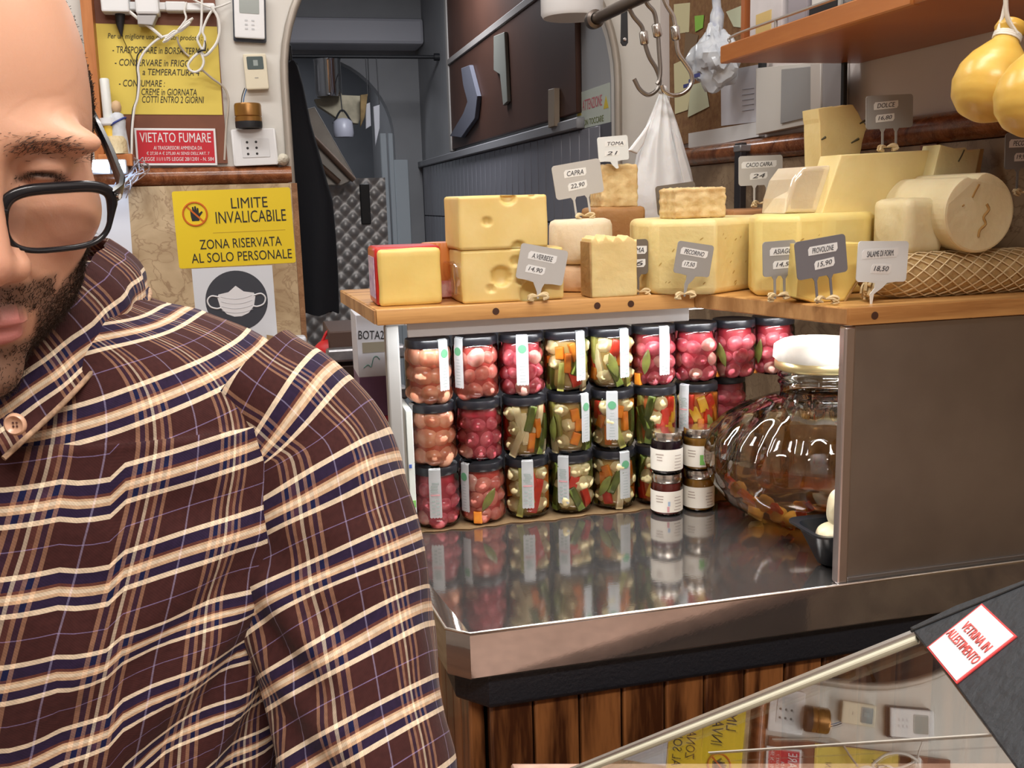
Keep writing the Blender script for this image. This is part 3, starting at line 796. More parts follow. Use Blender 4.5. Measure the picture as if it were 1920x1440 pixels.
# hanging pear shaped cheeses
def pear(label, px, py, D, s, tilt, tiltx, cord_top):
    c = at_d(px, py, D)
    t = thing('hanging_cheese', label, 'cheese', c, 0, 'hanging pear shaped cheeses')
    prof = [(0, -.062), (.018, -.060), (.036, -.050), (.048, -.034), (.0535, -.012), (.051, .010), (.042, .030), (.029, .047), (.020, .058), (.0165, .066), (.019, .072), (.0225, .080), (.020, .090), (.010, .096), (0, .097)]
    M = Matrix.Translation(c) @ Matrix.Rotation(tilt, 4, 'Y') @ Matrix.Rotation(tiltx, 4, 'X') @ Matrix.Scale(s, 4)
    pc = []
    for i in range(len(prof) - 1):
        for k in range(3): u = k / 3; pc.append((prof[i][0] * (1 - u) + prof[i + 1][0] * u, prof[i][1] * (1 - u) + prof[i + 1][1] * u))
    pc.append(prof[-1])
    me = lathe(pc, 40, None, 180)
    rough_mesh(me, .0010, 45, px)
    obj('rind', me, cheese_mat('provola_rind', (.72, .47, .10), (.62, .37, .06), .32, .12, 40, 8), t, M)
    bm = bmesh.new()
    for k in range(3):
        add_tube(bm, [M @ Vector((.0185 * math.cos(a), .0185 * math.sin(a), .066 + k * .003 - .0015)) for a in [i * 2 * math.pi / 16 for i in range(17)]], .0022 * s, 6)
    top = M @ Vector((0, 0, .068))
    add_tube(bm, curve_pts([M @ Vector((-.018, 0, .068)), top + Vector((-.006, 0, .03)), top + Vector((.0, 0, .08)), Vector(cord_top)], 4), .0022, 6)
    add_tube(bm, curve_pts([M @ Vector((.0, -.018, .068)), top + Vector((-.010, -.01, .02)), top + Vector((-.014, -.01, .045))], 4), .0026, 6)
    obj('cord', mesh_of(bm, smooth=60), mat('white_cord', (.74, .70, .62), .8), t)
Dp = 1.12
pear('hanging yellow pear shaped cheese on the left of the pair', 1860, 150, Dp, .76, .42, -.1, at_d(1880, -120, Dp))
pear('hanging yellow pear shaped cheese on the right of the pair, nearer and lower', 1942, 172, Dp - .09, .74, .30, -.15, at_d(1900, -140, Dp - .04))

# ------------------------------------------------------------------ price tags
HAND = mat('tag_ink', (.06, .06, .07), .7)
LABELW = mat('tag_label', (.80, .81, .80), .6)
def knot_mesh(c, s, seed):
    """lumpy raffia bow that holds a tag"""
    bm = bmesh.new(); rnd = random.Random(seed)
    for k in range(9):
        a = rnd.uniform(-.5, .5) + (k % 2) * math.pi
        d = Vector((math.cos(a), -.25 + rnd.uniform(-.3, .3), rnd.uniform(-.1, .45)))
        q = Vector(c)
        pts = [q + Vector((0, 0, .004)), q + d * s * .55 + Vector((0, 0, s * .30)), q + d * s + Vector((0, 0, rnd.uniform(-.1, .1) * s)), q + d * s * .5 + Vector((0, -.002, -.002))]
        pts = [Vector((p.x, p.y, max(p.z, c[2] - .003))) for p in pts]
        add_tube(bm, curve_pts(pts, 3), [.0012 + .0010 * math.sin(math.pi * i / 9) for i in range(10)], 5)
    return mesh_of(bm, smooth=60)
def price_tag(label, tl, tr, bl, Y, style, m, name, price, foot, dark=False, w1=.62, w2=.40, off1=0.0, off2=-.05, knot=True):
    TL, TR, BL = (at_y(*q, Y) for q in (tl, tr, bl))
    M, w, h = quad_frame(TL, TR, BL)
    ft = at_y(*foot, Y)
    t = thing('price_tag', label, 'price tag', ft, 0, 'cheese price tags')
    if style == 'prongs':
        obj('plate', prism(rrect(w, h, h * .10), -.0008, .0008, M), m, t)
        Lx = (M.inverted() @ ft)
        for sx in (-1, 1):
            x = sx * w * .145
            y1 = Lx.y
            out = [(x - .0055 , -h / 2 + .001), (x - .0018, -h / 2 - .005), (x - .0016, y1), (x + .0016, y1), (x + .0018, -h / 2 - .005), (x + .0055, -h / 2 + .001)]
            obj('prong', prism(out, -.0007, .0007, M), m, t)
    else:
        Lx = (M.inverted() @ ft); r = h * .09
        body = rrect(w, h, r)
        # swallow-tail stem
        cut = []
        n = 8
        right = [(w * .30, -h / 2), (w * .12, -h / 2 - h * .03), (w * .02 + Lx.x * .3 + .004, -h / 2 - h * .16), (Lx.x + .003, -h / 2 - h * .30), (Lx.x + .0012, Lx.y)]
        left = [(-w * .30, -h / 2), (-w * .12, -h / 2 - h * .03), (-w * .02 + Lx.x * .3 - .004, -h / 2 - h * .16), (Lx.x - .003, -h / 2 - h * .30), (Lx.x - .0012, Lx.y)]
        obj('plate', prism(body, -.0008, .0008, M), m, t)
        obj('stem', prism(left[::1] + right[::-1], -.0007, .0007, M), m, t)
    for k, (s, ww, yy, xx) in enumerate(((name, w1, .20, off1), (price, w2, -.18, off2))):
        lw, lh = w * ww, h * .225
        c = Matrix.Rotation(random.uniform(-.04, .06), 4, 'Z')
        o_ = [(-lw / 2, -lh / 2), (lw / 2 - lh * .25, -lh / 2), (lw / 2, -lh * .2), (lw / 2, lh / 2), (-lw / 2 + lh * .25, lh / 2), (-lw / 2, lh * .2)]
        M2 = M @ Matrix.Translation((w * xx, h * yy, 0)) @ c
        lo = obj('paper_label', prism(o_, .0008, .0011, M2), LABELW, t)
        obj('lettering', text_mesh(s, lw * .74, lh * .62, M2, 0, 0, .0014, .25, .0), HAND, lo)
    if knot:
        obj('raffia_bow', knot_mesh(ft, .016, len(label)), mat('raffia', (.76, .62, .38)), t)
G_L = mat('light_grey_tag', (.50, .49, .47), .5); G_M = mat('grey_tag', (.33, .325, .315), .5)
G_D = mat('dark_grey_tag', (.17, .165, .18), .5); G_T = mat('taupe_tag', (.16, .135, .11), .5); G_W = mat('white_tag', (.74, .77, .77), .4)
yE = YE - .012
price_tag('light grey price tag leaning on the lower holey cheese', (978, 455), (1066, 471), (966, 521), yE, 'stem', G_L, 'A.VERBESE', '14,90', (1008, 560), w1=.60, off1=-.02, off2=-.12)
price_tag('light grey two-pronged price tag stuck in the white wheel cheese', (1034, 312), (1124, 296), (1043, 376), Yw - .01, 'prongs', G_L, 'CAPRA', '22,90', (1096, 409), w1=.46, off1=-.04, off2=-.03)
price_tag('pale price tag stuck in the crumbly chunk left of the white bag', (1118, 258), (1175, 253), (1124, 304), 1.70, 'stem', G_W, 'TOMA', '21', (1157, 316), knot=False, w1=.7, w2=.5, off1=.08)
price_tag('taupe price tag half hidden behind the crumbly golden block', (1226, 350), (1300, 340), (1236, 405), B8.y + .15, 'prongs', G_T, 'GRANA', '18', (1275, 424), off1=-.05, off2=-.05, knot=False)
price_tag('grey price tag leaning on the middle wheel cheese', (1273, 451), (1340, 461), (1261, 511), B8.y - .012, 'stem', G_M, 'PECORINO', '17,50', (1283, 556), w1=.75, off1=-.02, off2=-.10)
price_tag('grey two-pronged price tag on the wooden riser', (1386, 293), (1468, 290), (1384, 349), 1.655, 'prongs', G_L, 'CACIO CAPRA', '24', (1424, 386), w1=.80, off1=-.04, off2=-.05)
price_tag('large grey price tag standing on the big slanting slab', (1622, 180), (1710, 176), (1625, 243), Y15 + .02, 'prongs', G_M, 'DOLCE', '16,80', (1662, 281), w1=.52, off1=-.08, off2=-.10)
price_tag('grey price tag behind the darker one in front of the yellow wedge', (1430, 454), (1492, 449), (1430, 520), 1.29, 'prongs', G_M, 'ASIAGO', '14,50', (1458, 560), w1=.78, w2=.7, off1=.1, off2=.15)
price_tag('dark grey price tag in front of the yellow wedge', (1487, 455), (1582, 438), (1497, 526), 1.225, 'prongs', G_D, 'PROVOLONE', '15,90', (1548, 566), w1=.58, off1=.04, off2=.05)
price_tag('white price tag leaning on the netted cheese', (1618, 452), (1712, 452), (1596, 529), 1.215, 'stem', G_W, 'SALAME DI FORM.', '18,50', (1633, 572), w1=.72, off1=-.06, off2=-.02, knot=False)
price_tag('dark grey price tag at the right edge of the picture, behind the roll', (1882, 250), (1952, 246), (1886, 318), 1.27, 'prongs', mat('slate_tag', (.20, .20, .20), .5), 'PECORINO', '19,90', (1916, 366), w1=.8, off1=.0)
price_tag('grey price tag wedged behind the ragged slab, mostly hidden', (1160, 450), (1212, 448), (1166, 516), 1.50, 'prongs', G_T, 'TOMA', '16', (1200, 552), w1=.8, w2=.7, off1=.05, off2=.05)
# ================================================================== PICKLE JARS IN THREE ROWS
JR, JH, PITCH = .0398, .1065, .1085
jar_glass = glass('jar_glass', (.97, .975, .97), None, .0, 1.42)
lid_m = mat('black_lid', (.014, .014, .018), .28)
strip_m = mat('paper_strip', (.74, .76, .77), .6)
green_m = mat('green_print', (.10, .30, .16), .6); rose_m = mat('rose_print', (.60, .30, .32), .6); grey_m = mat('grey_print', (.34, .42, .40), .6)
body_prof = [(0, .0015), (JR * .70, .001), (JR * .88, .004), (JR * .97, .011), (JR, .022), (JR, .078), (JR * .99, .087), (JR * .95, .0925), (JR * .92, .095)]
jar_me = lathe(body_prof, 40, None, 70); jar_me.materials.append(jar_glass)
lid_me = lathe([(0, .0925), (JR * .945, .0925), (JR * .965, .094), (JR * .965, .1035), (JR * .94, .1062), (JR * .87, JH), (JR * .80, JH - .0012), (0, JH - .0012)], 40, None, 40); lid_me.materials.append(lid_m)
def brine_me(m):
    r = JR * .80
    me = lathe([(0, .004), (r * .8, .004), (r, .014), (r, .080), (r * .93, .091), (0, .091)], 28, None, 60); me.materials.append(m); return me
def brine_mat(name, c): return mat(name, c, .35, sss=.3)
BR = {'peach': brine_me(brine_mat('brine_peach', (.52, .10, .045))), 'pink': brine_me(brine_mat('brine_pink', (.46, .06, .045))),
      'red': brine_me(brine_mat('brine_red', (.36, .025, .04))), 'veg': brine_me(brine_mat('brine_olive', (.34, .22, .06))), 'pepper': brine_me(brine_mat('brine_pepper', (.50, .13, .03)))}
def onion_me(m, seed):
    me = lathe([(0, -.80)] + [(math.cos(a) * 1.0, math.sin(a) * .82) for a in [(-80 + 20 * i) * math.pi / 180 for i in range(9)]] + [(0, .90)], 16, None, 180)
    rough_mesh(me, .05, 2.2, seed); me.materials.append(m); return me
def onion_mat(name, c1, c2): return mat(name, c1, .22, col2=c2, scale=1.3, sss=.35, lo=.3, hi=.7)
ON = {'peach': [onion_me(onion_mat('onion_peach', (.84, .46, .30), (.76, .28, .17)), s) for s in (1, 5)],
      'pink': [onion_me(onion_mat('onion_pink', (.82, .36, .28), (.70, .18, .15)), s) for s in (2, 6)],
      'red': [onion_me(onion_mat('onion_red', (.80, .24, .27), (.58, .07, .11)), s) for s in (3, 7)],
      'white': [onion_me(onion_mat('onion_white', (.86, .58, .48), (.80, .30, .28)), s) for s in (4, 8)]}
def vmat(n, c, c2=None): return mat(n, c, .3, col2=c2 or tuple(k * .75 for k in c), scale=60, sss=.2)
def lump_me(m, seed):
    bm = bmesh.new(); bmesh.ops.create_icosphere(bm, subdivisions=3, radius=1.0)
    for v in bm.verts: v.co *= 1 + .16 * noise3(v.co, 3.1, seed) + .10 * noise3(v.co, 8, seed)
    me = mesh_of(bm, smooth=180); me.materials.append(m); return me
def stick_me(m, w, d, h, bend=0.0):
    me = grid_block(w, d, h, 3, 3, 5, min(w, d) * .18)
    for v in me.vertices: v.co.z -= h / 2; v.co.y += bend * (v.co.z / h * 2) ** 2
    me.update(); me.materials.append(m); return me
def leaf_me(m, L, W):
    bm = bmesh.new(); n = 12; rows = []
    for i in range(n + 1):
        s = i / n; w = W * math.sin(math.pi * s) ** .8; z = L * (s - .5)
        rows.append([bm.verts.new((x * w, -.0012 * (1 - abs(x)) - .004 * math.cos((s - .5) * 2), z)) for x in (-1, -.5, 0, .5, 1)])
    for A, B in zip(rows, rows[1:]):
        for k in range(4): 
            bm.faces.new((A[k], A[k + 1], B[k + 1], B[k]))
    bmesh.ops.remove_doubles(bm, verts=bm.verts, dist=1e-5)
    bmesh.ops.solidify(bm, geom=bm.faces[:], thickness=.0005)
    me = mesh_of(bm, smooth=60); me.materials.append(m); return me
CAUL = [lump_me(vmat('cauliflower', (.80, .70, .42), (.66, .54, .26)), s) for s in (1, 2)]
V = {'carrot': stick_me(vmat('carrot', (.82, .30, .03), (.70, .20, .02)), .012, .010, .034), 'carrot2': stick_me(vmat('carrot', (.8, .3, .03)), .015, .008, .022),
     'pepper': stick_me(vmat('red_pepper', (.66, .055, .02), (.52, .03, .015)), .016, .007, .036, .002), 'yellow': stick_me(vmat('yellow_pepper', (.80, .50, .04), (.70, .38, .02)), .016, .007, .028, .002),
     'gherkin': stick_me(vmat('gherkin', (.16, .19, .035), (.09, .12, .02)), .014, .012, .046, .001), 'celery': stick_me(vmat('celery', (.58, .56, .18), (.42, .42, .10)), .012, .008, .050, .001),
     'onionstrip': stick_me(vmat('onion_strip', (.82, .72, .46), (.72, .58, .32)), .013, .007, .056, .003), 'bay': leaf_me(vmat('bay_leaf', (.13, .14, .03), (.08, .085, .02)), .046, .0075)}
def strip_mesh(theta, w, z_low, ru=.0007):
    """paper seal running from the lid's top down the glass"""
    bm = bmesh.new(); nn = 8; da = w / JR
    path = [(JR * .62, JH + ru), (JR * .90, JH + ru), (JR * .972 + ru, JH - .002), (JR * .972 + ru, .095), (JR * 1.0 + ru, .086), (JR + ru, .070), (JR + ru, .055), (JR + ru, z_low)]
    rows = []
    for k, (r, z) in enumerate(path):
        row = []
        for i in range(nn + 1):
            a = theta - da / 2 + da * i / nn
            zz = z - (.0016 if (k == len(path) - 1 and i % 2) else 0)
            row.append(bm.verts.new((r * math.cos(a), r * math.sin(a), zz)))
        rows.append(row)
    for A, B in zip(rows, rows[1:]):
        for i in range(nn): bm.faces.new((A[i], A[i + 1], B[i + 1], B[i]))
    bmesh.ops.solidify(bm, geom=bm.faces[:], thickness=-.00025)
    return mesh_of(bm, smooth=40)
def curved_patch(bm, theta, z0, z1, w, r, n=3):
    da = w / r; A = []; B = []
    for i in range(n + 1):
        a = theta - da / 2 + da * i / n
        A.append(bm.verts.new((r * math.cos(a), r * math.sin(a), z0))); B.append(bm.verts.new((r * math.cos(a), r * math.sin(a), z1)))
    for i in range(n): bm.faces.new((A[i], A[i + 1], B[i + 1], B[i]))
def jar(label, x, y, z, kind, lab=None, bay=None, seed=0, extra=None):
    """lab: (offset across the front in metres, style)"""
    rnd = random.Random(seed)
    rz = rnd.uniform(-.02, .02)
    t = thing('pickle_jar', label, 'jar', (x, y, z), rz, 'pickle jars under the shelf')
    W = t.matrix_basis
    fa_ = math.atan2(-y, -x)                       # the side that faces the shop
    obj('glass_body', jar_me, jar_glass, t, W); obj('lid', lid_me, lid_m, t, W)
    base = kind if kind in BR else 'red'
    obj('brine', BR[base], None, t, W)
    if kind in ('peach', 'pink', 'red'):
        rr = {'peach': .0215, 'pink': .0188, 'red': .0172}[kind]
        zz = .016; layer = 0
        while zz < .086:
            n = 5
            for i in range(n):
                a = fa_ + (i - (n - 1) / 2) * (4.2 / n) + (layer % 2) * (2.1 / n) + rnd.uniform(-.08, .08)
                r = rr * rnd.uniform(.72, 1.08); q = JR * .96 - r * .86
                src = ON['white'] if rnd.random() < .12 else ON[kind]
                T = W @ Matrix.Translation((q * math.cos(a), q * math.sin(a), zz + rnd.uniform(-.002, .002))) @ Matrix.Rotation(rnd.uniform(0, 6.28), 4, 'Z') @ Matrix.Rotation(rnd.uniform(0, 3.14), 4, 'X') @ Matrix.Diagonal((r, r, r, 1))
                obj('onion', src[rnd.randrange(2)], None, t, T)
            zz += rr * 1.45; layer += 1
        if bay is not None:
            a = fa_ + bay[0]; q = JR * .955
            T = W @ Matrix.Translation((q * math.cos(a), q * math.sin(a), .045)) @ Matrix.Rotation(a + math.pi / 2, 4, 'Z') @ Matrix.Rotation(bay[1], 4, 'Y')
            obj('bay_leaf', V['bay'], None, t, T)
            T = W @ Matrix.Translation((JR * .90 * math.cos(fa_ + bay[0] - .5), JR * .90 * math.sin(fa_ + bay[0] - .5), .013)) @ Matrix.Rotation(fa_ + bay[0] - .5 + math.pi / 2, 4, 'Z')
            obj('carrot_slice', V['carrot2'], None, t, T)
    else:
        names = (['pepper', 'yellow', 'pepper', 'carrot', 'celery', 'gherkin', 'caul'] if kind == 'pepper' else ['caul', 'carrot', 'gherkin', 'celery', 'caul', 'pepper', 'onionstrip', 'caul', 'carrot2'])
        if extra: names = extra
        k = rnd.randrange(9) if not extra else 0
        for layer, zc in enumerate((.024, .052, .078)):
            for i in range(6):
                a = fa_ + (i - 2.5) * .62 + (layer % 2) * .3 + rnd.uniform(-.1, .1)
                nm = names[k % len(names)]; k += 1 if not rnd.random() < .15 else 2
                if nm == 'caul':
                    r = rnd.uniform(.0125, .0165); q = JR * .955 - r * .8
                    T = W @ Matrix.Translation((q * math.cos(a), q * math.sin(a), zc)) @ Matrix.Rotation(rnd.uniform(0, 6.28), 4, 'Z') @ Matrix.Diagonal((r, r, r * .95, 1))
                    obj('cauliflower', CAUL[rnd.randrange(2)], None, t, T)
                else:
                    q = JR * .955 - .0048
                    L = .028 if zc < .03 or zc > .07 else .05
                    tl_ = rnd.uniform(-.45, .45)
                    z_ = min(max(zc, .028), .070)
                    T = W @ Matrix.Translation((q * math.cos(a), q * math.sin(a), z_)) @ Matrix.Rotation(a + math.pi / 2, 4, 'Z') @ Matrix.Rotation(tl_, 4, 'Y')
                    obj({'carrot2': 'carrot_slice', 'pepper': 'red_pepper_strip', 'yellow': 'yellow_pepper_strip', 'carrot': 'carrot_stick', 'gherkin': 'gherkin', 'celery': 'celery_stick', 'onionstrip': 'onion_strip'}[nm], V[nm], None, t, T)
        if bay is not None:
            a = fa_ + bay[0]; q = JR * .955
            T = W @ Matrix.Translation((q * math.cos(a), q * math.sin(a), .045)) @ Matrix.Rotation(a + math.pi / 2, 4, 'Z') @ Matrix.Rotation(bay[1], 4, 'Y')
            obj('bay_leaf', V['bay'], None, t, T)
    if lab is not None:
        offx, style = lab
        th = fa_ + math.asin(max(-.96, min(.96, offx / JR)))
        so = obj('paper_seal', strip_mesh(th, .0205, .022 if style != 's' else .03), strip_m, t, W)
        bm = bmesh.new(); r = JR + .0012
        if style == 'e':                                   # round emblem near the top
            M = W @ Matrix.Rotation(th, 4, 'Z') @ Matrix.Translation((JR * .985 + .0014, 0, .083)) @ Matrix.Rotation(math.pi / 2, 4, 'Y')
            obj('emblem', lathe([(0, 0), (.0072, 0), (.0072, .0004), (0, .0004)], 20, M), green_m, so)
            for i in range(9): curved_patch(bm, th, .027 + i * .0052, .0276 + i * .0052, .006 + .005 * rnd.random(), r)
            po_ = obj('fine_print', mesh_of(bm), grey_m, so, W); po_['kind'] = 'stuff'
        else:
            for i in range(7): curved_patch(bm, th + rnd.uniform(-.05, .05), .066 + i * .0026, .0673 + i * .0026, .012, r)
            for i in range(9): curved_patch(bm, th + (-.09 if i % 2 else .09), .027 + i * .0032, .0291 + i * .0032, .0055, r)
            po_ = obj('fine_print', mesh_of(bm), grey_m, so, W); po_['kind'] = 'stuff'
            bm = bmesh.new(); curved_patch(bm, th, .0600, .0625, .016, r)
            obj('rose_band', mesh_of(bm), rose_m, so, W)
    return t
YJ = 1.642
rows = {
 2: dict(z=CT + .003 + 2 * PITCH, x0=.2565, jars=[
    ('peach', (.026, 'e'), None, 'jar of peach coloured onions at the left end of the top row'),
    ('pink', (-.028, 'e'), None, 'jar of pink onions, second from the left in the top row'),
    ('red', (.002, 'e'), None, 'jar of red onions with a centred seal, third in the top row'),
    ('veg', (.026, 't'), None, 'jar of mixed vegetables, fourth in the top row'),
    ('veg', (.026, 't'), (.15, -.3), 'jar of mixed vegetables, fifth in the top row'),
    ('red', (.020, 't'), (-.3, .15), 'jar of red onions with a bay leaf, sixth in the top row'),
    ('red', None, None, 'jar of red onions without seal, seventh in the top row'),
    ('red', None, (-.5, -.3), 'jar of red onions with a bay leaf, eighth in the top row'),
    ('red', None, (-.6, .1), 'jar of red onions half hidden behind the big glass jar')]),
 1: dict(z=CT + .003 + PITCH, x0=.2595, jars=[
    ('peach', (-.0372, 's'), None, 'jar of peach coloured onions at the left end of the middle row'),
    ('red', None, None, 'jar of large pink onions, second in the middle row'),
    ('veg', None, None, 'jar of vegetables with red pepper, third in the middle row'),
    ('veg', (.030, 'e'), (-.7, 0), 'jar of pale vegetables, fourth in the middle row'),
    ('veg', (-.001, 'e'), None, 'jar of vegetables with a centred seal, fifth in the middle row'),
    ('pepper', None, None, 'jar of red and yellow peppers, sixth in the middle row'),
    ('pepper', (-.022, 't'), None, 'jar of red peppers behind the small jars in the middle row'),
    ('red', None, None, 'jar of red onions behind the big glass jar, middle row')]),
 0: dict(z=CT + .003, x0=.2615, jars=[
    ('red', (-.002, 't'), None, 'jar of red onions at the left end of the bottom row'),
    ('pink', (-.030, 'e'), (.25, .55), 'jar of pink onions with a slanted bay leaf in the bottom row'),
    ('veg', (.002, 't'), None, 'jar of vegetables with carrot, third in the bottom row'),
    ('veg', (-.014, 't'), None, 'jar of vegetables with gherkins, fourth in the bottom row'),
    ('veg', (.020, 'e'), (-.4, .5), 'jar of vegetables with a bay leaf, fifth in the bottom row'),
    ('pepper', (.012, 't'), None, 'jar of peppers behind the small jars, bottom row'),
    ('pepper', None, None, 'jar of peppers mostly hidden by the small jars, bottom row'),
    ('red', None, None, 'jar of onions hidden behind the big glass jar, bottom row')])}
JX = {}
for r in (0, 1, 2):
    for i, (kind, lab, bay, label) in enumerate(rows[r]['jars']):
        x = rows[r]['x0'] + i * .0806 + random.uniform(-.0002, .0002)
        ex = {(1, 2): ['pepper', 'caul', 'onionstrip', 'carrot', 'gherkin', 'onionstrip'], (1, 3): ['gherkin', 'onionstrip', 'celery', 'caul', 'carrot2', 'gherkin'], (0, 3): ['caul', 'gherkin', 'caul', 'gherkin', 'pepper', 'caul'], (0, 2): ['carrot', 'caul', 'celery', 'pepper', 'caul', 'carrot']}.get((r, i))
        jar(label, x, YJ + random.uniform(-.002, .002) + (.05 if i == 7 and r < 2 else .012 if i >= 7 else 0), rows[r]['z'], kind, lab, bay, 100 + r * 20 + i, ex)

# brown paper under the jars
bm = bmesh.new()
N_ = 40; A = []; B = []
for i in range(N_ + 1):
    x = .218 + .60 * i / N_
    A.append((x, 1.598 + .004 * math.sin(i * 1.9) + .003 * math.sin(i * .7), CT + .001 + .0012 * abs(math.sin(i * .9)))); B.append((x, 1.70, CT + .001))
vs = [bm.verts.new(p) for p in A] + [bm.verts.new(p) for p in B]
for i in range(N_): bm.faces.new((vs[i], vs[i + 1], vs[N_ + 2 + i], vs[N_ + 1 + i]))
bmesh.ops.solidify(bm, geom=bm.faces[:], thickness=.0008)
tag(obj('paper_sheet', mesh_of(bm, smooth=40), mat('kraft_paper', (.46, .30, .15), .8, var=.3, scale=30)), 'brown paper sheet lying under the bottom row of jars', 'paper')
# narrow white carton at the left end
t = thing('narrow_carton', 'narrow white carton with green print standing left of the jars', 'carton', (.2145, 1.64, CT))
obj('carton_body', box(.2085, .2190, 1.592, 1.70, CT, 1.185, .001, 1), mat('carton_white', (.66, .70, .66), .6), t)
obj('green_mark', box(.2095, .218, 1.5905, 1.592, 1.02, 1.032), mat('leaf_green', (.18, .45, .10), .6), t)
obj('blue_mark', box(.2095, .214, 1.5905, 1.592, 1.088, 1.094), mat('logo_blue', (.05, .12, .45), .6), t)

# ------------------------------------------------------------------ four small jam jars
def jam_jar(label, x, y, z, content, seed, green=False, mark=False):
    R, H = .0275, .0745
    t = thing('jam_jar', label, 'jar', (x, y, z), 0, 'small jam jars'); W = t.matrix_basis
    fa_ = math.atan2(-y, -x)
    obj('glass_body', lathe([(0, .001), (R * .85, .0005), (R * .97, .004), (R, .009), (R, .052), (R * .95, .058), (R * .90, .061)], 36, None, 60), jar_glass, t, W)
    obj('preserve', lathe([(0, .003), (R * .82, .003), (R * .94, .009), (R * .95, .052), (R * .9, .058), (0, .0585)], 30, None, 60), content, t, W)
    obj('lid', lathe([(0, .0595), (R * .94, .0595), (R * .965, .061), (R * .965, .0715), (R * .93, .0742), (R * .8, H), (0, H - .0006)], 40, None, 45), mat('tin_lid', (.72, .69, .64), .22, 1.0), t, W)
    bm = bmesh.new(); curved_patch(bm, fa_, .008, .0455, R * 4.4, R + .0006, 28)
    lo = obj('paper_label', mesh_of(bm, smooth=60), mat('cream_label', (.76, .72, .64), .6), t, W)
    bm = bmesh.new(); rnd = random.Random(seed)
    for i in range(5): curved_patch(bm, fa_ + .75 + rnd.uniform(-.05, .05), .012 + i * .0055, .0132 + i * .0055, .014, R + .0010)
    for i in range(3): curved_patch(bm, fa_ - .45, .026 + i * .005, .0275 + i * .005, .010 + .006 * rnd.random(), R + .0010)
    o = obj('fine_print', mesh_of(bm), mat('brown_print', (.36, .29, .25), .6), lo, W); o['kind'] = 'stuff'
    if green:
        bm = bmesh.new(); curved_patch(bm, fa_ + .25, .012, .030, .010, R + .0011); obj('green_mark', mesh_of(bm), mat('leaf_green', (.18, .45, .10)), lo, W)
    if mark:
        bm = bmesh.new(); curved_patch(bm, fa_ + .10, .009, .019, .004, R + .0011); obj('red_mark', mesh_of(bm), rose_m, lo, W)
        bm = bmesh.new(); curved_patch(bm, fa_ + .15, .020, .028, .004, R + .0011); obj('blue_mark', mesh_of(bm), mat('pale_blue', (.35, .45, .60), .6), lo, W)
dk = mat('dark_jam', (.02, .008, .015), .2); dr = mat('red_jam', (.16, .025, .02), .2); hn = mat('amber_jam', (.34, .17, .03), .2); h2 = mat('brown_jam', (.22, .11, .05), .2)
jx0, jx1 = at_y(1250, 900, 1.575).x, at_y(1311, 900, 1.575).x
jam_jar('lower left small jar with a dark red preserve and white label', jx0, 1.575, CT, dr, 1, mark=True)
jam_jar('lower right small jar with an amber preserve and cream label', jx1 + .001, 1.580, CT, hn, 2)
jam_jar('upper left small jar with a black preserve and plain white label', jx0, 1.575, CT + .0745, dk, 3)
jam_jar('upper right small jar with an amber preserve and green marked label', jx1 + .001, 1.580, CT + .0745, hn, 4, green=True)

# ------------------------------------------------------------------ big glass jar of peppers in oil
Yd = 1.465
dc = at_y(1533, 880, Yd); dx = dc.x
RB = dx - at_y(1350, 880, Yd - .02).x
zc = .97
t = thing('big_glass_jar', 'big round ribbed glass jar half full of amber oil and peppers', 'jar', (dx, Yd, zc)); W = t.matrix_basis
zn = at_y(1533, 742, Yd).z - zc; zk = at_y(1533, 698, Yd - .06).z - zc; zt = at_y(1533, 632, Yd).z - zc - .004
RN = .066
pr = [(0, .004), (RB * .42, .002), (RB * .60, .012), (RB * .82, .045), (RB * .95, .085), (RB, .125), (RB * .985, .155), (RB * .93, .185), (RB * .83, .210), (RB * .70, .230), (RB * .57, .243), (RB * .47, .252), (RN, .258)]
sc_ = (zn + .0) / .258
pr = [(r, z * sc_) for r, z in pr]
nk = zk - zn
pr += [(RN * .97, zn + nk * .2), (RN * 1.0, zn + nk * .38), (RN * 1.05, zn + nk * .46), (RN * .99, zn + nk * .56), (RN * 1.05, zn + nk * .68), (RN * .99, zn + nk * .8), (RN * 1.0, zn + nk * 1.15)]
pc = []
for i in range(len(pr) - 1):
    for k in range(4): u = k / 4; pc.append((pr[i][0] * (1 - u) + pr[i + 1][0] * u, pr[i][1] * (1 - u) + pr[i + 1][1] * u))
pc.append(pr[-1])
def flute(an, z):
    k = max(0, min(1, (z - .10 * sc_) / .06)) * max(0, min(1, (.250 * sc_ - z) / .03))
    return 1 + .030 * k * math.cos(an * 20)
obj('glass_body', lathe(pc, 144, None, 180, ripple=flute), glass('big_jar_glass', (.90, .93, .91), None, .03, 1.75), t, W)
zl = at_y(1460, 897, Yd - .14).z - zc
liq = [(0, .010)] + [(r * .965, max(z, .010)) for r, z in pc if 0 < r and z < zl and z > .008]
liq += [(liq[-1][0], zl)]
lm = bpy.data.materials.new('amber_oil'); lm.use_nodes = True; nt = lm.node_tree; nt.nodes.remove(nt.nodes['Principled BSDF'])
tr = nt.nodes.new('ShaderNodeBsdfTransparent'); tr.inputs[0].default_value = (.90, .55, .20, 1)
df = nt.nodes.new('ShaderNodeBsdfTranslucent'); df.inputs[0].default_value = (.85, .34, .06, 1)
d2 = nt.nodes.new('ShaderNodeBsdfDiffuse'); d2.inputs[0].default_value = (.50, .19, .04, 1)
m1 = nt.nodes.new('ShaderNodeMixShader'); m2 = nt.nodes.new('ShaderNodeMixShader'); m1.inputs[0].default_value = .5; m2.inputs[0].default_value = .22
nt.links.new(df.outputs[0], m1.inputs[1]); nt.links.new(d2.outputs[0], m1.inputs[2])
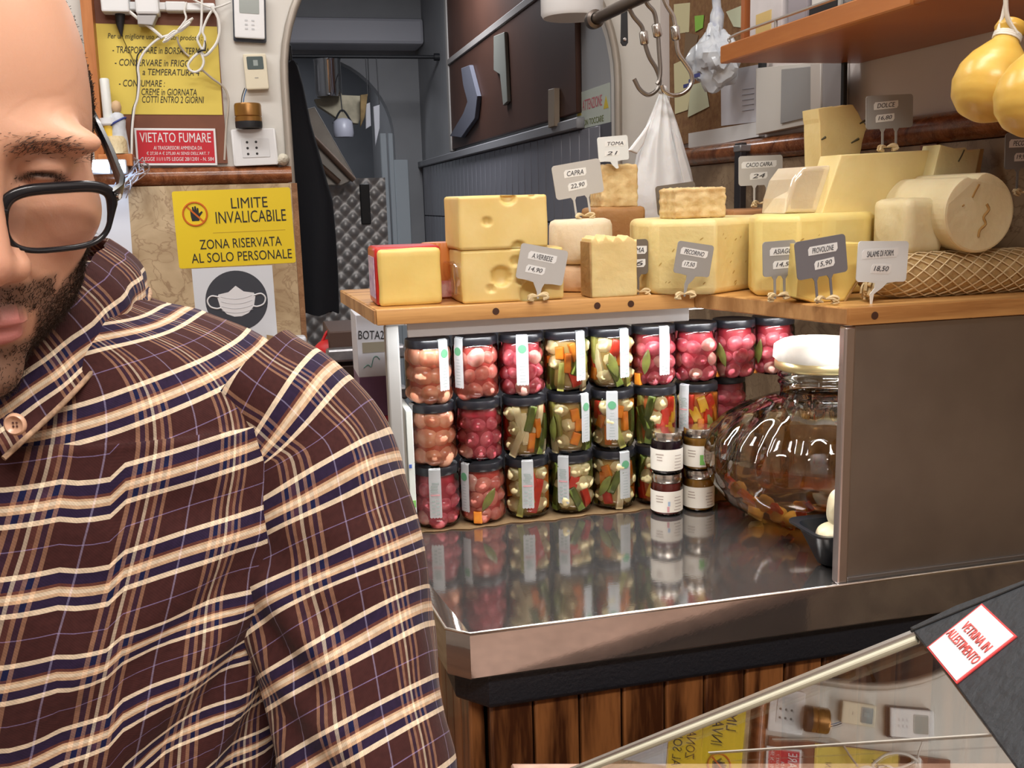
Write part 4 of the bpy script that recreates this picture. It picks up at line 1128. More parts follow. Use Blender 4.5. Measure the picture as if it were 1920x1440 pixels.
nt.links.new(tr.outputs[0], m2.inputs[1]); nt.links.new(m1.outputs[0], m2.inputs[2]); g3 = nt.nodes.new('ShaderNodeBsdfGlossy'); g3.inputs['Roughness'].default_value = .05; f3 = nt.nodes.new('ShaderNodeFresnel'); f3.inputs[0].default_value = 1.5
m3 = nt.nodes.new('ShaderNodeMixShader'); nt.links.new(f3.outputs[0], m3.inputs[0]); nt.links.new(m2.outputs[0], m3.inputs[1]); nt.links.new(g3.outputs[0], m3.inputs[2])
nt.links.new(m3.outputs[0], nt.nodes['Material Output'].inputs[0])
obj('amber_oil', lathe(liq, 60, None, 180), lm, t, W)
obj('oil_surface', lathe([(liq[-1][0], zl), (liq[-1][0] * .97, zl - .0012), (0, zl - .0015)], 60, None, 180), glass('oil_surface', (.93, .80, .62), .42, .03), t, W)
rnd = random.Random(5)
for i in range(34):
    a = math.atan2(-Yd, -dx) + rnd.uniform(-1.9, 1.9); zz = rnd.uniform(.018, .075) * sc_
    rad = RB * (.50 + .42 * (zz / .085)) * .93
    nm = rnd.choice(['pepper', 'yellow', 'pepper', 'carrot', 'caul'])
    T = W @ Matrix.Translation((rad * math.cos(a), rad * math.sin(a), zz)) @ Matrix.Rotation(a + math.pi / 2, 4, 'Z') @ Matrix.Rotation(rnd.uniform(-1.2, 1.2), 4, 'Y') @ Matrix.Rotation(.8, 4, 'X')
    if nm == 'caul': obj('cauliflower', CAUL[0], None, t, T @ Matrix.Scale(.014, 4))
    else: obj('pepper_piece', V[nm], None, t, T)
cp = lathe([(RN * 1.04, zk - .004), (RN * 1.10, zk + .002), (RN * 1.10, zk + .010), (RN * 1.16, zk + .013), (RN * 1.13, zt - .008), (RN * .95, zt - .001), (0, zt + .001)], 48, None, 60, ripple=lambda a, z: 1 + .012 * math.sin(a * 17) + .01 * math.sin(a * 29 + 1))
obj('paper_cap', cp, mat('cap_paper', (.82, .78, .70), .7, var=.12, scale=40), t, W)
obj('cap_ring', lathe([(RN * 1.05, zk - .006), (RN * 1.13, zk - .002), (RN * 1.13, zk + .008), (RN * 1.07, zk + .012)], 48, None, 60), mat('gold_ring', (.78, .66, .34), .3, .8), t, W)

# ------------------------------------------------------------------ black tray with pale cheese knots
p0 = at_y(1478, 962, 1.30)
t = thing('black_tray', 'black plastic tray at the steel panel holding pale cheese pieces', 'tray', (.88, 1.265, CT))
tx0, tx1, ty0, ty1 = p0.x, 1.06, 1.210, 1.312
def ring(d, z): return [(x, y, z) for x, y in [((tx0 + tx1) / 2 + q[0], (ty0 + ty1) / 2 + q[1]) for q in rrect(tx1 - tx0 - 2 * d, ty1 - ty0 - 2 * d, .02, 6)]]
def loft_rings(rs, close_first=False, close_last=False, smooth=40):
    bm = bmesh.new(); R_ = [[bm.verts.new(p) for p in r] for r in rs]; n = len(R_[0])
    for A, B in zip(R_, R_[1:]):
        for i in range(n): bm.faces.new((A[i], A[(i + 1) % n], B[(i + 1) % n], B[i]))
    if close_first: bm.faces.new(R_[0][::-1])
    if close_last: bm.faces.new(R_[-1])
    return mesh_of(bm, smooth=smooth)
obj('tray_shell', loft_rings([ring(.040, CT + .0005), ring(.030, CT + .006), ring(.010, CT + .056), ring(.0, CT + .060), ring(.0, CT + .063), ring(.011, CT + .0605), ring(.032, CT + .009), ring(.042, CT + .004)], True, True), mat('black_plastic', (.014, .016, .02), .3), t)
KN = cheese_mat('mozzarella', (.84, .76, .55), (.78, .68, .44), .35, .1)
def lump(name, label, c, s, seed):
    bm = bmesh.new(); bmesh.ops.create_icosphere(bm, subdivisions=4, radius=1.0)
    for v in bm.verts:
        v.co *= 1 + .13 * noise3(v.co, 1.9, seed) + .04 * noise3(v.co, 5, seed)
        v.co = Vector((v.co.x * s[0], v.co.y * s[1], v.co.z * s[2]))
    o = obj(name, mesh_of(bm, smooth=180), KN, None, Matrix.Translation(c)); tag(o, label, 'cheese', 'cheese pieces in the black tray'); return o
lump('cheese_knot', 'low pale cheese knot at the left in the black tray', at_y(1568, 1004, 1.258), (.030, .026, .020), 3)
lump('cheese_knot', 'pale round cheese standing highest in the black tray', at_y(1584, 956, 1.262), (.030, .027, .034), 6)
lump('cheese_knot', 'pale cheese knot behind the panel in the black tray', (.968, 1.262, CT + .046), (.05, .036, .033), 9)
# ================================================================== LEFT PART OF THE BACK WALL
def wall_sign(name, label, cat, tl, tr, bl, Y, th, m, group=None, r=0.0, plane='y'):
    f = (lambda p: at_y(*p, Y)) if plane == 'y' else (lambda p: at_x(*p, Y))
    TL, TR, BL = f(tl), f(tr), f(bl)
    M, w, h = quad_frame(TL, TR, BL)
    t = thing(name, label, cat, M.translation - Vector((0, 0, h / 2)), 0, group)
    o = obj('plate', prism(rrect(w, h, r) if r else rect(w, h), -th, 0, M), m, t)
    return t, M, w, h
brown_board = mat('brown_board', (.20, .065, .03), .55, var=.25, scale=8)
orange_wood = wood('orange_wood', (.40, .13, .035), (.56, .22, .07), 'Z', 10, 1.5, .4)
# brown board with an orange upright
bt = thing('brown_board', 'brown wooden board with an orange upright behind the notices', 'board', at_y(290, 312, YB - .03))
a, b = at_y(165, -60, YB - .012), at_y(418, 306, YB - .012)
obj('board_panel', box(a.x, b.x + .012, YB - .012, YB, b.z, a.z), brown_board, bt)
P_ = [at_y(x, y, YB - .055) for x, y in ((146, -40), (168, -40), (196, 300), (178, 300))]
obj('upright', prism([(q.x, q.z) for q in P_], -.042, 0, NXZ(YB - .055)), orange_wood, bt)
s0, s1 = at_y(186, 290, YB - .05), at_y(252, 312, YB - .05)
obj('bracket_shelf', box(s0.x, s1.x, YB - .075, YB - .012, s1.z, s0.z, .002, 1), orange_wood, bt)

YEL = mat('yellow_paper', (.74, .58, .10), .6, var=.06, scale=4)
t, M, w, h = wall_sign('yellow_notice', 'yellow handwritten notice on the brown board under the cables', 'sign', (181, 44), (409, 50), (191, 214), YB - .0135, .001, YEL)
for s, x, y, ww in (('Per un migliore uso dei nostri prodotti :', -.02, .36, .78), ('- TRASPORTARE in BORSA TERMICA', .02, .22, .80), ('- CONSERVARE in FRIGO', -.06, .08, .62), ('a TEMPERATURA 4°', .10, -.02, .50), ('- CONSUMARE :', -.16, -.15, .38), ('CREME in GIORNATA', .06, -.245, .46), ('COTTI ENTRO 2 GIORNI', .09, -.33, .52)):
    obj('lettering', text_mesh(s, w * ww, h * .075, M, x * w, y * h, .0006, .25, .0), BLACK, t)
RED = mat('sign_red', (.55, .015, .03), .4); WHP = mat('sign_white', (.80, .80, .80), .4)
t, M, w, h = wall_sign('no_smoking_sign', 'red and white no smoking sign reading VIETATO FUMARE', 'sign', (252, 240), (404, 241), (256, 310), YB - .016, .0025, WHP)
o = obj('red_field', prism(rect(w * .95, h * .88), .0001, .0006, M), RED, t)
obj('lettering', text_mesh('VIETATO FUMARE', w * .88, h * .26, M, 0, h * .25, .0009, 0, .0), WHP, o)
for i, s in enumerate(("AI TRASGRESSORI AMMENDA DA", "€ 27,50 A € 275,00 AI SENSI DELL'ART. 7", "LEGGE 11/11/75 LEGGE 28/12/01 - N. 584")):
    obj('lettering', text_mesh(s, w * (.60, .78, .88)[i], h * .10, M, w * .02, h * (-.03 - i * .15), .0009, .1, .0), WHP, o)

SY = mat('sign_yellow', (.82, .60, .02), .4)
t, M, w, h = wall_sign('staff_only_sign', 'yellow LIMITE INVALICABILE sign with a crossed-out hand on the marble', 'sign', (322, 359), (544, 351), (336, 504), YB - .0225, .003, SY, r=.006)
for s, x, y, ww, hh in (('LIMITE', .14, .32, .31, .135), ('INVALICABILE', .145, .14, .60, .155), ('ZONA RISERVATA', .04, -.20, .70, .125), ('AL SOLO PERSONALE', .04, -.375, .86, .125)):
    obj('lettering', text_mesh(s, w * ww, h * hh, M, x * w, y * h, .0006, 0, .0), BLACK, t)
obj('rule_line', prism(rect(w * .62, h * .008), .0001, .0004, M @ Matrix.Translation((w * .12, -h * .055, 0))), mat('amber_line', (.55, .36, .02), .5), t)
MC = M @ Matrix.Translation((-w * .325, h * .20, 0)); RO = mat('sign_orange', (.60, .13, .01), .4)
bm = bmesh.new(); add_tube(bm, [MC @ Vector((h * .150 * math.cos(a), h * .150 * math.sin(a), .0005)) for a in [i * 2 * math.pi / 32 for i in range(33)]], .0026, 5)
o = obj('prohibition_ring', mesh_of(bm, smooth=60), RO, t)
hand = [(-.045, -.09), (.045, -.09), (.06, -.03), (.10, .02), (.085, .035), (.05, .005), (.048, .075), (.03, .08), (.026, .045), (.018, .10), (-.002, .10), (-.004, .05), (-.014, .095), (-.032, .09), (-.03, .04), (-.044, .065), (-.058, .055), (-.055, -.03)]
obj('hand_symbol', prism([(x * h, y * h) for x, y in hand], .0002, .0007, MC), BLACK, t)
obj('prohibition_bar', prism(rect(h * .29, h * .022), .0007, .0011, MC @ Matrix.Rotation(-.8, 4, 'Z')), RO, t)

t, M, w, h = wall_sign('mask_notice', 'white notice with a face mask symbol in a dark circle', 'sign', (363, 504), (514, 497), (373, 700), YB - .0225, .0008, mat('poster_white', (.70, .73, .78), .5))
iM = M.inverted()
c = iM @ at_y(444, 564, YB - .0225); R_ = (iM @ at_y(502, 562, YB - .0225)).x - c.x
MC = M @ Matrix.Translation((c.x, c.y, 0))
o = obj('dark_disc', lathe([(0, 0), (R_, 0), (R_, .0004), (0, .0004)], 48, MC), mat('charcoal_print', (.045, .05, .065), .5), t)
mk = [(-.62, .12), (-.58, .24), (-.25, .30), (0, .50), (.25, .30), (.58, .24), (.62, .12), (.55, -.20), (.36, -.42), (.12, -.52), (-.12, -.52), (-.36, -.42), (-.55, -.20)]
obj('mask_symbol', prism([(x * R_ * .98, y * R_) for x, y in mk], .0005, .0010, MC), mat('mask_white', (.78, .78, .80), .5), o)
for k, y in enumerate((.16, .0, -.16, -.30)):
    pts = [MC @ Vector((R_ * x, R_ * (y - .10 * (1 - (x / .5) ** 2)), .0011)) for x in [-.5 + i * .1 for i in range(11)]]
    obj('mask_pleat', tube(pts, .0007, 5), mat('pleat_grey', (.48, .48, .52), .5), o)
for sg in (-1, 1):
    pts = [MC @ Vector((R_ * sg * x, R_ * y, .0008)) for x, y in ((.56, .16), (.80, .20), (.93, .06), (.86, -.14), (.66, -.22), (.52, -.20))]
    obj('ear_loop', tube(curve_pts(pts, 4), .0022, 6), mat('mask_white', (.78, .78, .8)), o)
tx = iM @ at_y(486, 640, YB - .0225)
obj('lettering', text_mesh('OBBLIGATORIA', w * .74, h * .060, M, tx.x - w * .12, tx.y, .0005, 0, .0), BLACK, t)
wall_sign('white_sheet', 'plain white sheet of paper taped to the marble beside the mask notice', 'paper', (150, 345), (240, 345), (168, 600), YB - .0225, .0008, mat('sheet_white', (.72, .76, .84), .5))

# ---------------- devices on the white strip beside the arch
def dev(name, label, tl, tr, bl, Y0, th, m, r=.004, cat='device'):
    TL, TR, BL = (at_y(*q, Y0) for q in (tl, tr, bl)); M, w, h = quad_frame(TL, TR, BL)
    t = thing(name, label, cat, M.translation - Vector((0, 0, h / 2)))
    obj('casing', prism(rrect(w, h, min(r, w * .3)), -th, 0, M, .002, 2), m, t)
    return t, M, w, h
t, M, w, h = dev('remote_control', 'white remote control in a dark holder above the thermostat', (437, -18), (494, -14), (441, 70), YB - .028, .012, WPLASTIC)
obj('holder', prism(rrect(w * 1.10, h * 1.02, .005), -.026, -.012, M @ Matrix.Translation((0, -.006, 0)), .002, 2), mat('holder_navy', (.03, .04, .06), .4), t)
obj('screen', prism(rrect(w * .66, h * .34, .003), .0003, .0009, M @ Matrix.Translation((0, h * .20, 0))), mat('lcd_grey', (.28, .31, .29), .2), t)
for i in range(2):
    for j in range(3): obj('key', prism(rrect(w * .10, h * .035, .001), .0003, .0008, M @ Matrix.Translation(((i - .5) * w * .22, -h * .12 - j * h * .09, 0))), mat('key_grey', (.55, .56, .58), .4), t)
t, M, w, h = dev('thermostat', 'small cream thermostat with a dark display', (456, 101), (499, 100), (461, 168), YB - .024, .023, CPLASTIC)
obj('display', prism(rrect(w * .72, h * .36, .003), .0002, .0008, M @ Matrix.Translation((0, h * .24, 0))), mat('lcd_dark', (.09, .12, .12), .15), t)
obj('display_digits', prism(rect(w * .2, h * .16), .0008, .0010, M @ Matrix.Translation((.001, h * .24, 0))), mat('lcd_digit', (.28, .33, .32), .3), t)
obj('printed_mark', prism(rect(w * .16, h * .03), .0002, .0004, M @ Matrix.Translation((0, -h * .18, 0))), mat('grey_ink', (.35, .33, .28), .5), t)
obj('wire', tube(curve_pts([at_y(463, 165, YB - .01), at_y(458, 180, YB - .02), at_y(456, 196, YB - .03)], 4), .0014, 6), mat('blue_wire', (.05, .14, .30), .4), t)
obj('wire', tube(curve_pts([at_y(459, 165, YB - .01), at_y(454, 180, YB - .02), at_y(452, 196, YB - .03)], 4), .0012, 6), BLACK, t)
a, b = at_y(441, 235, YB - .05), at_y(489, 190, YB - .05)
t = thing('bell_transformer', 'golden brown ribbed cylinder with a black base on top of the socket plate', 'device', ((a.x + b.x) / 2, YB - .035, a.z))
r = (b.x - a.x) / 2; hz = b.z - a.z; W = Matrix.Translation(((a.x + b.x) / 2, YB - .036, a.z - .006))
obj('brass_body', lathe([(0, .016), (r, .016), (r, hz * .45), (r * .95, hz * .48), (r, hz * .51), (r, hz * .95), (r * .94, hz + .002), (0, hz + .003)], 32, W, 40), mat('brass_brown', (.38, .20, .05), .3, .6, col2=(.26, .12, .03), scale=40, stretch=(1, 1, .1)), t)
obj('black_base', lathe([(0, .0), (r * .98, 0), (r, .004), (r, .016), (0, .016)], 32, W, 40), DARK, t)
t, M, w, h = dev('socket_plate', 'white wall socket plate with six dark holes', (432, 243), (516, 240), (439, 312), YB - .030, .029, WPLASTIC, .005)
obj('socket_insert', prism(rrect(w * .62, h * .52, .003), .0002, .0014, M @ Matrix.Translation((w * .02, -h * .02, 0)), .0005, 1), mat('insert_white', (.70, .71, .72), .4), t)
for i in range(2):
    for j in range(3): obj('socket_hole', lathe([(0, 0), (.0032, 0), (.0032, .0004), (0, .0004)], 12, M @ Matrix.Translation((-w * .16 + i * w * .20, -h * .02 + (j - 1) * h * .16, .0015))), BLACK, t)
c = at_y(538, 297, YB - .02)
bm = bmesh.new(); bmesh.ops.create_icosphere(bm, subdivisions=3, radius=.016)
for v in bm.verts: v.co *= 1 + .18 * noise3(v.co * 90, 1.6, 2)
c = at_y(531, 299, YB - .024); c.z = 1.625 + .014
tag(obj('dried_flower', mesh_of(bm, smooth=180), mat('dried_white', (.70, .66, .54), .8, bump=.8, bscale=200), None, Matrix.Translation(c)), 'small dried white flower head on the marble ledge', 'flower')

# ---------------- adapters and white cables
def wp(x, y, d=.05): return at_y(x, y, YB - d)
t = thing('power_adapter', 'square white power adapter hanging at the top of the brown board', 'adapter', wp(214, 22)); a, b = wp(191, 23), wp(238, -40)
obj('casing', box(a.x, b.x, YB - .06, YB - .012, a.z, b.z, .004, 2), WPLASTIC, t)
obj('lead', tube([wp(225, 26, .03), wp(225, 44, .03)], [.012, .010], 10), DARK, t)
obj('strain_relief', tube([wp(225, 44, .03), wp(228, 68, .03)], [.010, .002], 10), DARK, t)
obj('cord', tube(curve_pts([wp(228, 66, .03), wp(235, 82, .02), wp(246, 104, .018), wp(252, 118, .018)], 5), .0012, 6), mat('olive_cord', (.16, .12, .02), .5), t)
t = thing('plug_adapter', 'white plug with a grey end beside the square power adapter', 'adapter', wp(275, 46)); a, b = wp(256, 28), wp(294, -40)
obj('casing', box(a.x, b.x, YB - .065, YB - .012, a.z, b.z, .006, 2), WPLASTIC, t)
P_ = [wp(x, y, .06) for x, y in ((257, 28), (294, 28), (286, 47), (258, 45))]
obj('grey_end', prism([(q.x, q.z) for q in P_], -.04, 0, NXZ(YB - .06), .002, 2), mat('grey_plastic', (.42, .41, .41), .4), t)
t = thing('cable_duct', 'horizontal white cable duct at the top of the brown board', 'duct', wp(340, 18)); a, b = wp(236, 17), wp(402, 4)
obj('duct_body', box(a.x, b.x, YB - .04, YB - .012, a.z, b.z, .003, 1), WPLASTIC, t)
a, b = wp(310, 20), wp(348, 2)
obj('duct_sleeve', box(a.x, b.x, YB - .046, YB - .011, a.z, b.z, .003, 1), mat('sleeve_white', (.72, .73, .73), .4), t)
CABLE = mat('white_cable', (.76, .75, .71), .45); CGREY = mat('grey_cable', (.50, .45, .38), .5)
def cable(label, pts, r=.0026, d=.05, m=CABLE):
    P = [wp(p[0], p[1], p[2] if len(p) > 2 else d) for p in pts]
    tag(obj('cable', tube(curve_pts(P, 6), r, 7), m), label, 'cable', 'white cables on the brown board')
cable('thick white cable slanting from the square adapter to the tied bundle', [(230, 12), (248, 26), (263, 38), (284, 53), (305, 71)], .0042)
cable('white cable hanging down across the yellow notice', [(322, 64), (297, 73), (277, 90), (266, 105), (259, 126), (261, 150), (258, 184), (252, 204), (248, 240), (247, 280), (246, 316)], .0030, .045)
cable('thin dark cable running beside the hanging white cable', [(268, 92), (258, 104), (256, 125), (258, 150), (256, 184), (249, 206), (246, 240), (245, 280), (244, 316)], .0018, .040, BLACK)
cable('white cable loop tied with a black band', [(379, -20), (378, 30), (376, 58), (370, 72), (374, 84), (380, 92), (384, 80), (384, 70), (380, 60), (384, 45), (392, 28), (402, 14)], .0030)
cable('wide white cable loop at the right of the yellow notice', [(396, 12), (408, 32), (412, 54), (408, 76), (398, 92), (385, 104), (377, 98)], .0036, .056)
cable('small white cable loop hanging below the black band', [(375, 97), (362, 108), (353, 121), (356, 131), (366, 135), (377, 129), (382, 116), (378, 102), (374, 96)], .0032, .058)
cable('straight end of the white cable crossing to the socket', [(379, 131, .04), (398, 147, .03), (419, 163, .02), (427, 180, .016), (428, 200, .014), (424, 240, .012), (421, 300, .012)], .0028, .03, CGREY)
cable('beige cable curving behind the tied bundle', [(332, 69, .03), (336, 84, .025), (346, 98, .02), (355, 106, .02)], .0026, .03, CGREY)
cable('twisted white cable dropping from the duct to the bundle', [(350, 4), (346, 20), (349, 34), (342, 46), (334, 56)], .0026, .055)
cable('white cable crossing from the duct to the remote control', [(352, -8, .05), (372, 4, .05), (396, 14, .05), (412, 12, .035), (432, 4, .018)], .0026)
# tied bundle
t = thing('cable_bundle', 'bundle of white cable folded and tied in the middle', 'cable', wp(332, 60))
for k in range(6):
    o_ = (k - 2.5) * .0042
    a = wp(309, 74, .05 + .004 * (k % 2)); m_ = wp(331, 60, .052); b = wp(358, 40, .05 + .004 * (k % 3))
    d = Vector((.6, 0, .8))
    obj('strand', tube(curve_pts([a + d * o_ * .8, (a + m_) / 2 + d * o_ * 1.3, m_ + d * o_ * .3, (b + m_) / 2 + d * o_ * 1.2, b + d * o_ * .9], 4), .0028, 6), CABLE, t)
bt_ = thing('cable_tie', 'short black tie around the hanging cable loop', 'cable tie', wp(377, 95))
obj('band', tube([wp(370, 98, .062), wp(377, 95, .064), wp(386, 94, .062)], .0024, 6), BLACK, bt_)
obj('tail', tube([wp(385, 94, .062), wp(386, 84, .06), wp(384, 76, .06)], .0014, 6), BLACK, bt_)

# ---------------- candle, figurine and the small blue-white lights
sz = s0.z + .001
def onshelf(x, y, d=.045): q = at_y(x, y, YB - d); return q
a = onshelf(203, 225); b = onshelf(203, 147)
t = thing('candle', 'tall white candle in a white holder on the small bracket shelf', 'candle', (a.x, YB - .045, sz), 0)
W = Matrix.Translation((a.x, YB - .045, 0))
obj('wax', lathe([(0, a.z), (.0115, a.z), (.0115, b.z - .003), (.009, b.z), (0, b.z)], 20, W, 40), mat('candle_wax', (.74, .76, .74), .4, sss=.2), t)
obj('cup', lathe([(.014, a.z - .014), (.021, a.z - .010), (.021, a.z + .004), (.013, a.z + .004)], 24, W, 40), WPLASTIC, t)
obj('stem', lathe([(0, sz), (.016, sz), (.016, sz + .004), (.013, a.z - .012), (0, a.z - .012)], 20, W, 40), mat('stem_yellow', (.78, .52, .06), .4), t)
t = thing('figurine', 'small white and blue figurine on the bracket shelf beside the candle', 'figurine', (onshelf(226, 280).x, YB - .05, sz))
c = onshelf(226, 280); W = Matrix.Translation((c.x, YB - .045, 0)); hz = onshelf(226, 188).z - sz
obj('robe', lathe([(0, sz), (.022, sz), (.020, sz + hz * .25), (.017, sz + hz * .5), (.019, sz + hz * .62), (.014, sz + hz * .74), (.006, sz + hz * .78)], 20, W, 60), mat('robe_white', (.66, .70, .76), .5, var=.2, scale=60), t)
obj('head', lathe([(0, sz + hz * .74), (.010, sz + hz * .80), (.012, sz + hz * .88), (.009, sz + hz * .97), (0, sz + hz)], 18, W, 180), mat('figurine_skin', (.62, .42, .24), .6), t)
obj('sash', tube([W @ Vector((.019 * math.cos(a), .019 * math.sin(a), sz + hz * .60 + .010 * math.cos(a))) for a in [i * 2 * math.pi / 20 for i in range(21)]], .0026, 6), mat('sash_blue', (.03, .05, .25), .5), t)
obj('base_mask', lathe([(0, sz), (.027, sz), (.026, sz + .03), (.02, sz + .042), (0, sz + .044)], 20, W @ Matrix.Translation((-.008, -.012, 0)), 60), mat('base_cream', (.66, .54, .32), .6, bump=1, bscale=120), t)
LEDM = mat('led_glow', (.9, .95, 1), .3, emit=(.75, .86, 1.0), estr=14)
def led_bar(label, x0, x1, y, n):
    t = thing('led_light', label, 'lamp', wp((x0 + x1) / 2, y + 14, .09), 0, 'small led lights')
    a, b = wp(x0, y, .09), wp(x1, y + 14, .09)
    obj('glowing_tile', box(a.x, b.x, YB - .094, YB - .088, b.z, b.z + (a.z - b.z) * .42, .0015, 1), LEDM, t)
    obj('casing', box(a.x - .003, b.x + .003, YB - .088, YB - .012, b.z - .012, a.z + .004, .003, 1), mat('led_case', (.55, .60, .68), .4), t)
    for i in range(n):
        x = a.x + (b.x - a.x) * (i + .5) / n
        obj('led', lathe([(0, 0), (.0035, 0), (.0035, .006), (0, .008)], 10, Matrix.Translation((x, YB - .09, a.z - .006))), LEDM, t)
led_bar('bluish white row of four small lights under the bracket shelf', 168, 203, 302, 4)
led_bar('bluish white row of three small lights under the bracket shelf', 209, 235, 302, 3)
pl = bpy.data.lights.new('led_point', 'POINT'); pl.energy = .25; pl.color = (.7, .82, 1); pl.shadow_soft_size = .02
po_ = bpy.data.objects.new('led_point', pl); COL.objects.link(po_); po_.location = wp(210, 335, .12)
bm = bmesh.new(); rnd = random.Random(8)
t = thing('wire_tangle', 'tangle of thin bluish wires below the small lights', 'wires', wp(245, 345, .06))
for k in range(16):
    p = [wp(250 + rnd.uniform(-14, 22), 300 + rnd.uniform(-8, 14), .05 + rnd.uniform(0, .03)), wp(262 + rnd.uniform(-22, 20), 318 + rnd.uniform(-8, 8), .06), wp(238 + rnd.uniform(-18, 18), 340 + rnd.uniform(-8, 8), .06), wp(222 + rnd.uniform(-14, 26), 362 + rnd.uniform(-10, 10), .04)]
    obj('strand', tube(curve_pts(p, 4), .0013, 5), mat('wire_pale', (.55, .62, .78), .4) if k % 2 else mat('wire_brown', (.25, .18, .15), .5), t)

# torn cardboard and the white dispenser at the pier's edge
t = thing('white_dispenser', 'white wall dispenser with a blue label at the foot of the pier', 'dispenser', wp(552, 705, .07))
a, b = wp(527, 760, .09), wp(575, 632, .09)
obj('casing', box(a.x, b.x, YB - .09, YB - .03, a.z, b.z, .008, 3), mat('dispenser_white', (.72, .74, .80), .4), t)
M, w, h = quad_frame(wp(543, 642, .0905), wp(566, 642, .0905), wp(543, 672, .0905))
o = obj('label_panel', prism(rrect(w, h, .003), 0, .0012, M), WHITE, t)
obj('blue_logo', prism(rect(w * .72, h * .36), .0012, .0016, M @ Matrix.Translation((0, h * .12, 0))), mat('logo_navy', (.05, .07, .32), .5), o)
P_ = [wp(x, y, .034) for x, y in ((500, 628), (512, 630), (520, 640), (532, 634), (540, 655), (538, 700), (500, 700))]
tag(obj('torn_cardboard', prism([(q.x, q.z) for q in P_], -.004, 0, NXZ(YB - .034)), mat('cardboard', (.42, .28, .14), .8, var=.3, scale=40)), 'torn piece of brown cardboard behind the white dispenser', 'cardboard')
# ================================================================== BACK ROOM SEEN THROUGH THE ARCH
# black coat on the arch's left side
bm = bmesh.new(); Yc = 3.15
rows_ = [(120, 528, 545), (160, 527, 556), (230, 530, 570), (300, 540, 590), (380, 552, 612), (450, 558, 618), (520, 562, 622), (586, 568, 624)]
rings = []
for k, (y, x0, x1) in enumerate(rows_):
    a, b = at_y(x0, y, Yc), at_y(x1, y, Yc); c = (a + b) / 2; w = (b.x - a.x) / 2 + .02
    rings.append([bm.verts.new((c.x + w * math.cos(q), Yc + .05 * (1 + .2 * math.sin(3 * q + k)) * math.sin(q), c.z + .006 * math.sin(5 * q))) for q in [i * 2 * math.pi / 28 for i in range(28)]])
for A, B in zip(rings, rings[1:]):
    for i in range(28): bm.faces.new((A[i], A[(i + 1) % 28], B[(i + 1) % 28], B[i]))
bm.faces.new(rings[0]); bm.faces.new(rings[-1][::-1])
q = at_y(545, 120, Yc)
t = thing('hanging_coat', 'long black coat hanging inside the arch', 'coat', at_y(590, 586, Yc))
obj('coat_cloth', mesh_of(bm, smooth=60), mat('black_cloth', (.006, .007, .012), .85), t)
obj('coat_hook', tube([(q.x, Yc, q.z), (q.x, Yc, q.z + .05), (q.x - .04, Yc, q.z + .07), (-.895, Yc, q.z + .07)], .006, 8), DARK, t)

# embossed steel cabinet in the passage
Yq = 4.2
a, b = at_y(592, 336, Yq), at_y(722, 336, Yq); zt = a.z
t = thing('embossed_steel_cabinet', 'tall steel cabinet with a diamond embossed front in the back room', 'cabinet', ((a.x + b.x) / 2, Yq + .2, 0))
x0, x1 = a.x - .20, b.x
nx, nz = 90, 150; vs = []; fs = []
z0 = .35
for j in range(nz + 1):
    for i in range(nx + 1):
        x = x0 + (x1 - x0) * i / nx; z = z0 + (zt - z0) * j / nz
        u = (x - x0) / .031; v = (z - z0) / .031
        h = abs(math.sin(math.pi * (u + v) / 2) * math.sin(math.pi * (u - v) / 2))
        vs.append((x, Yq - .008 * h, z))
for j in range(nz):
    for i in range(nx):
        k = j * (nx + 1) + i; fs.append((k, k + 1, k + nx + 2, k + nx + 1))
obj('embossed_front', pydata(vs, fs, 40), mat('embossed_steel', (.40, .40, .41), .42, .6), t)
obj('cabinet_body', box(x0, x1, Yq + .001, Yq + .45, .0, zt, .004, 1), mat('cabinet_grey', (.30, .30, .32), .4, .6), t)
c0, c1 = at_y(674, 345, Yq - .02), at_y(696, 420, Yq - .02)
obj('latch_plate', box(c0.x, c1.x, Yq - .022, Yq - .010, c1.z, c0.z, .003, 1), DARK, t)

# slanting grey sheet with two battens
Ys = 4.05
P_ = [at_y(x, y, Ys) for x, y in ((552, 210), (590, 200), (668, 335), (640, 348), (606, 348), (575, 290))]
c = at_y(612, 348, Ys)
t = thing('tilted_metal_hood', 'tilted grey metal hood with two brown battens above the embossed cabinet', 'hood', c)
obj('hood_sheet', prism([(q.x, q.z) for q in P_], -.14, 0, NXZ(Ys), .004, 2), mat('hood_grey', (.42, .41, .39), .45, .5, var=.2, scale=9), t)
for pa, pb in (((556, 225), (664, 338)), ((578, 290), (636, 342))):
    obj('batten', tube([at_y(*pa, Ys - .02), at_y(*pb, Ys - .02)], .011, 8), mat('batten_brown', (.16, .10, .07), .6), t)
# hanging steel pot, cloths and jugs under the inner arch
Yh = 5.65
zrod = at_y(640, 106, 5.65).z
rd_ = thing('utensil_rail', 'thin dark rail across the back room carrying the pot and cloths', 'rail', (0, 5.65, zrod))
obj('rail_bar', tube([(-.91, 5.65, zrod), (XI + .01, 5.65, zrod)], .010, 8), DARK, rd_)
obj('rail_end', tube([(XI - .03, 5.65, zrod), (XI, 5.65, zrod)], .02, 10), DARK, rd_)

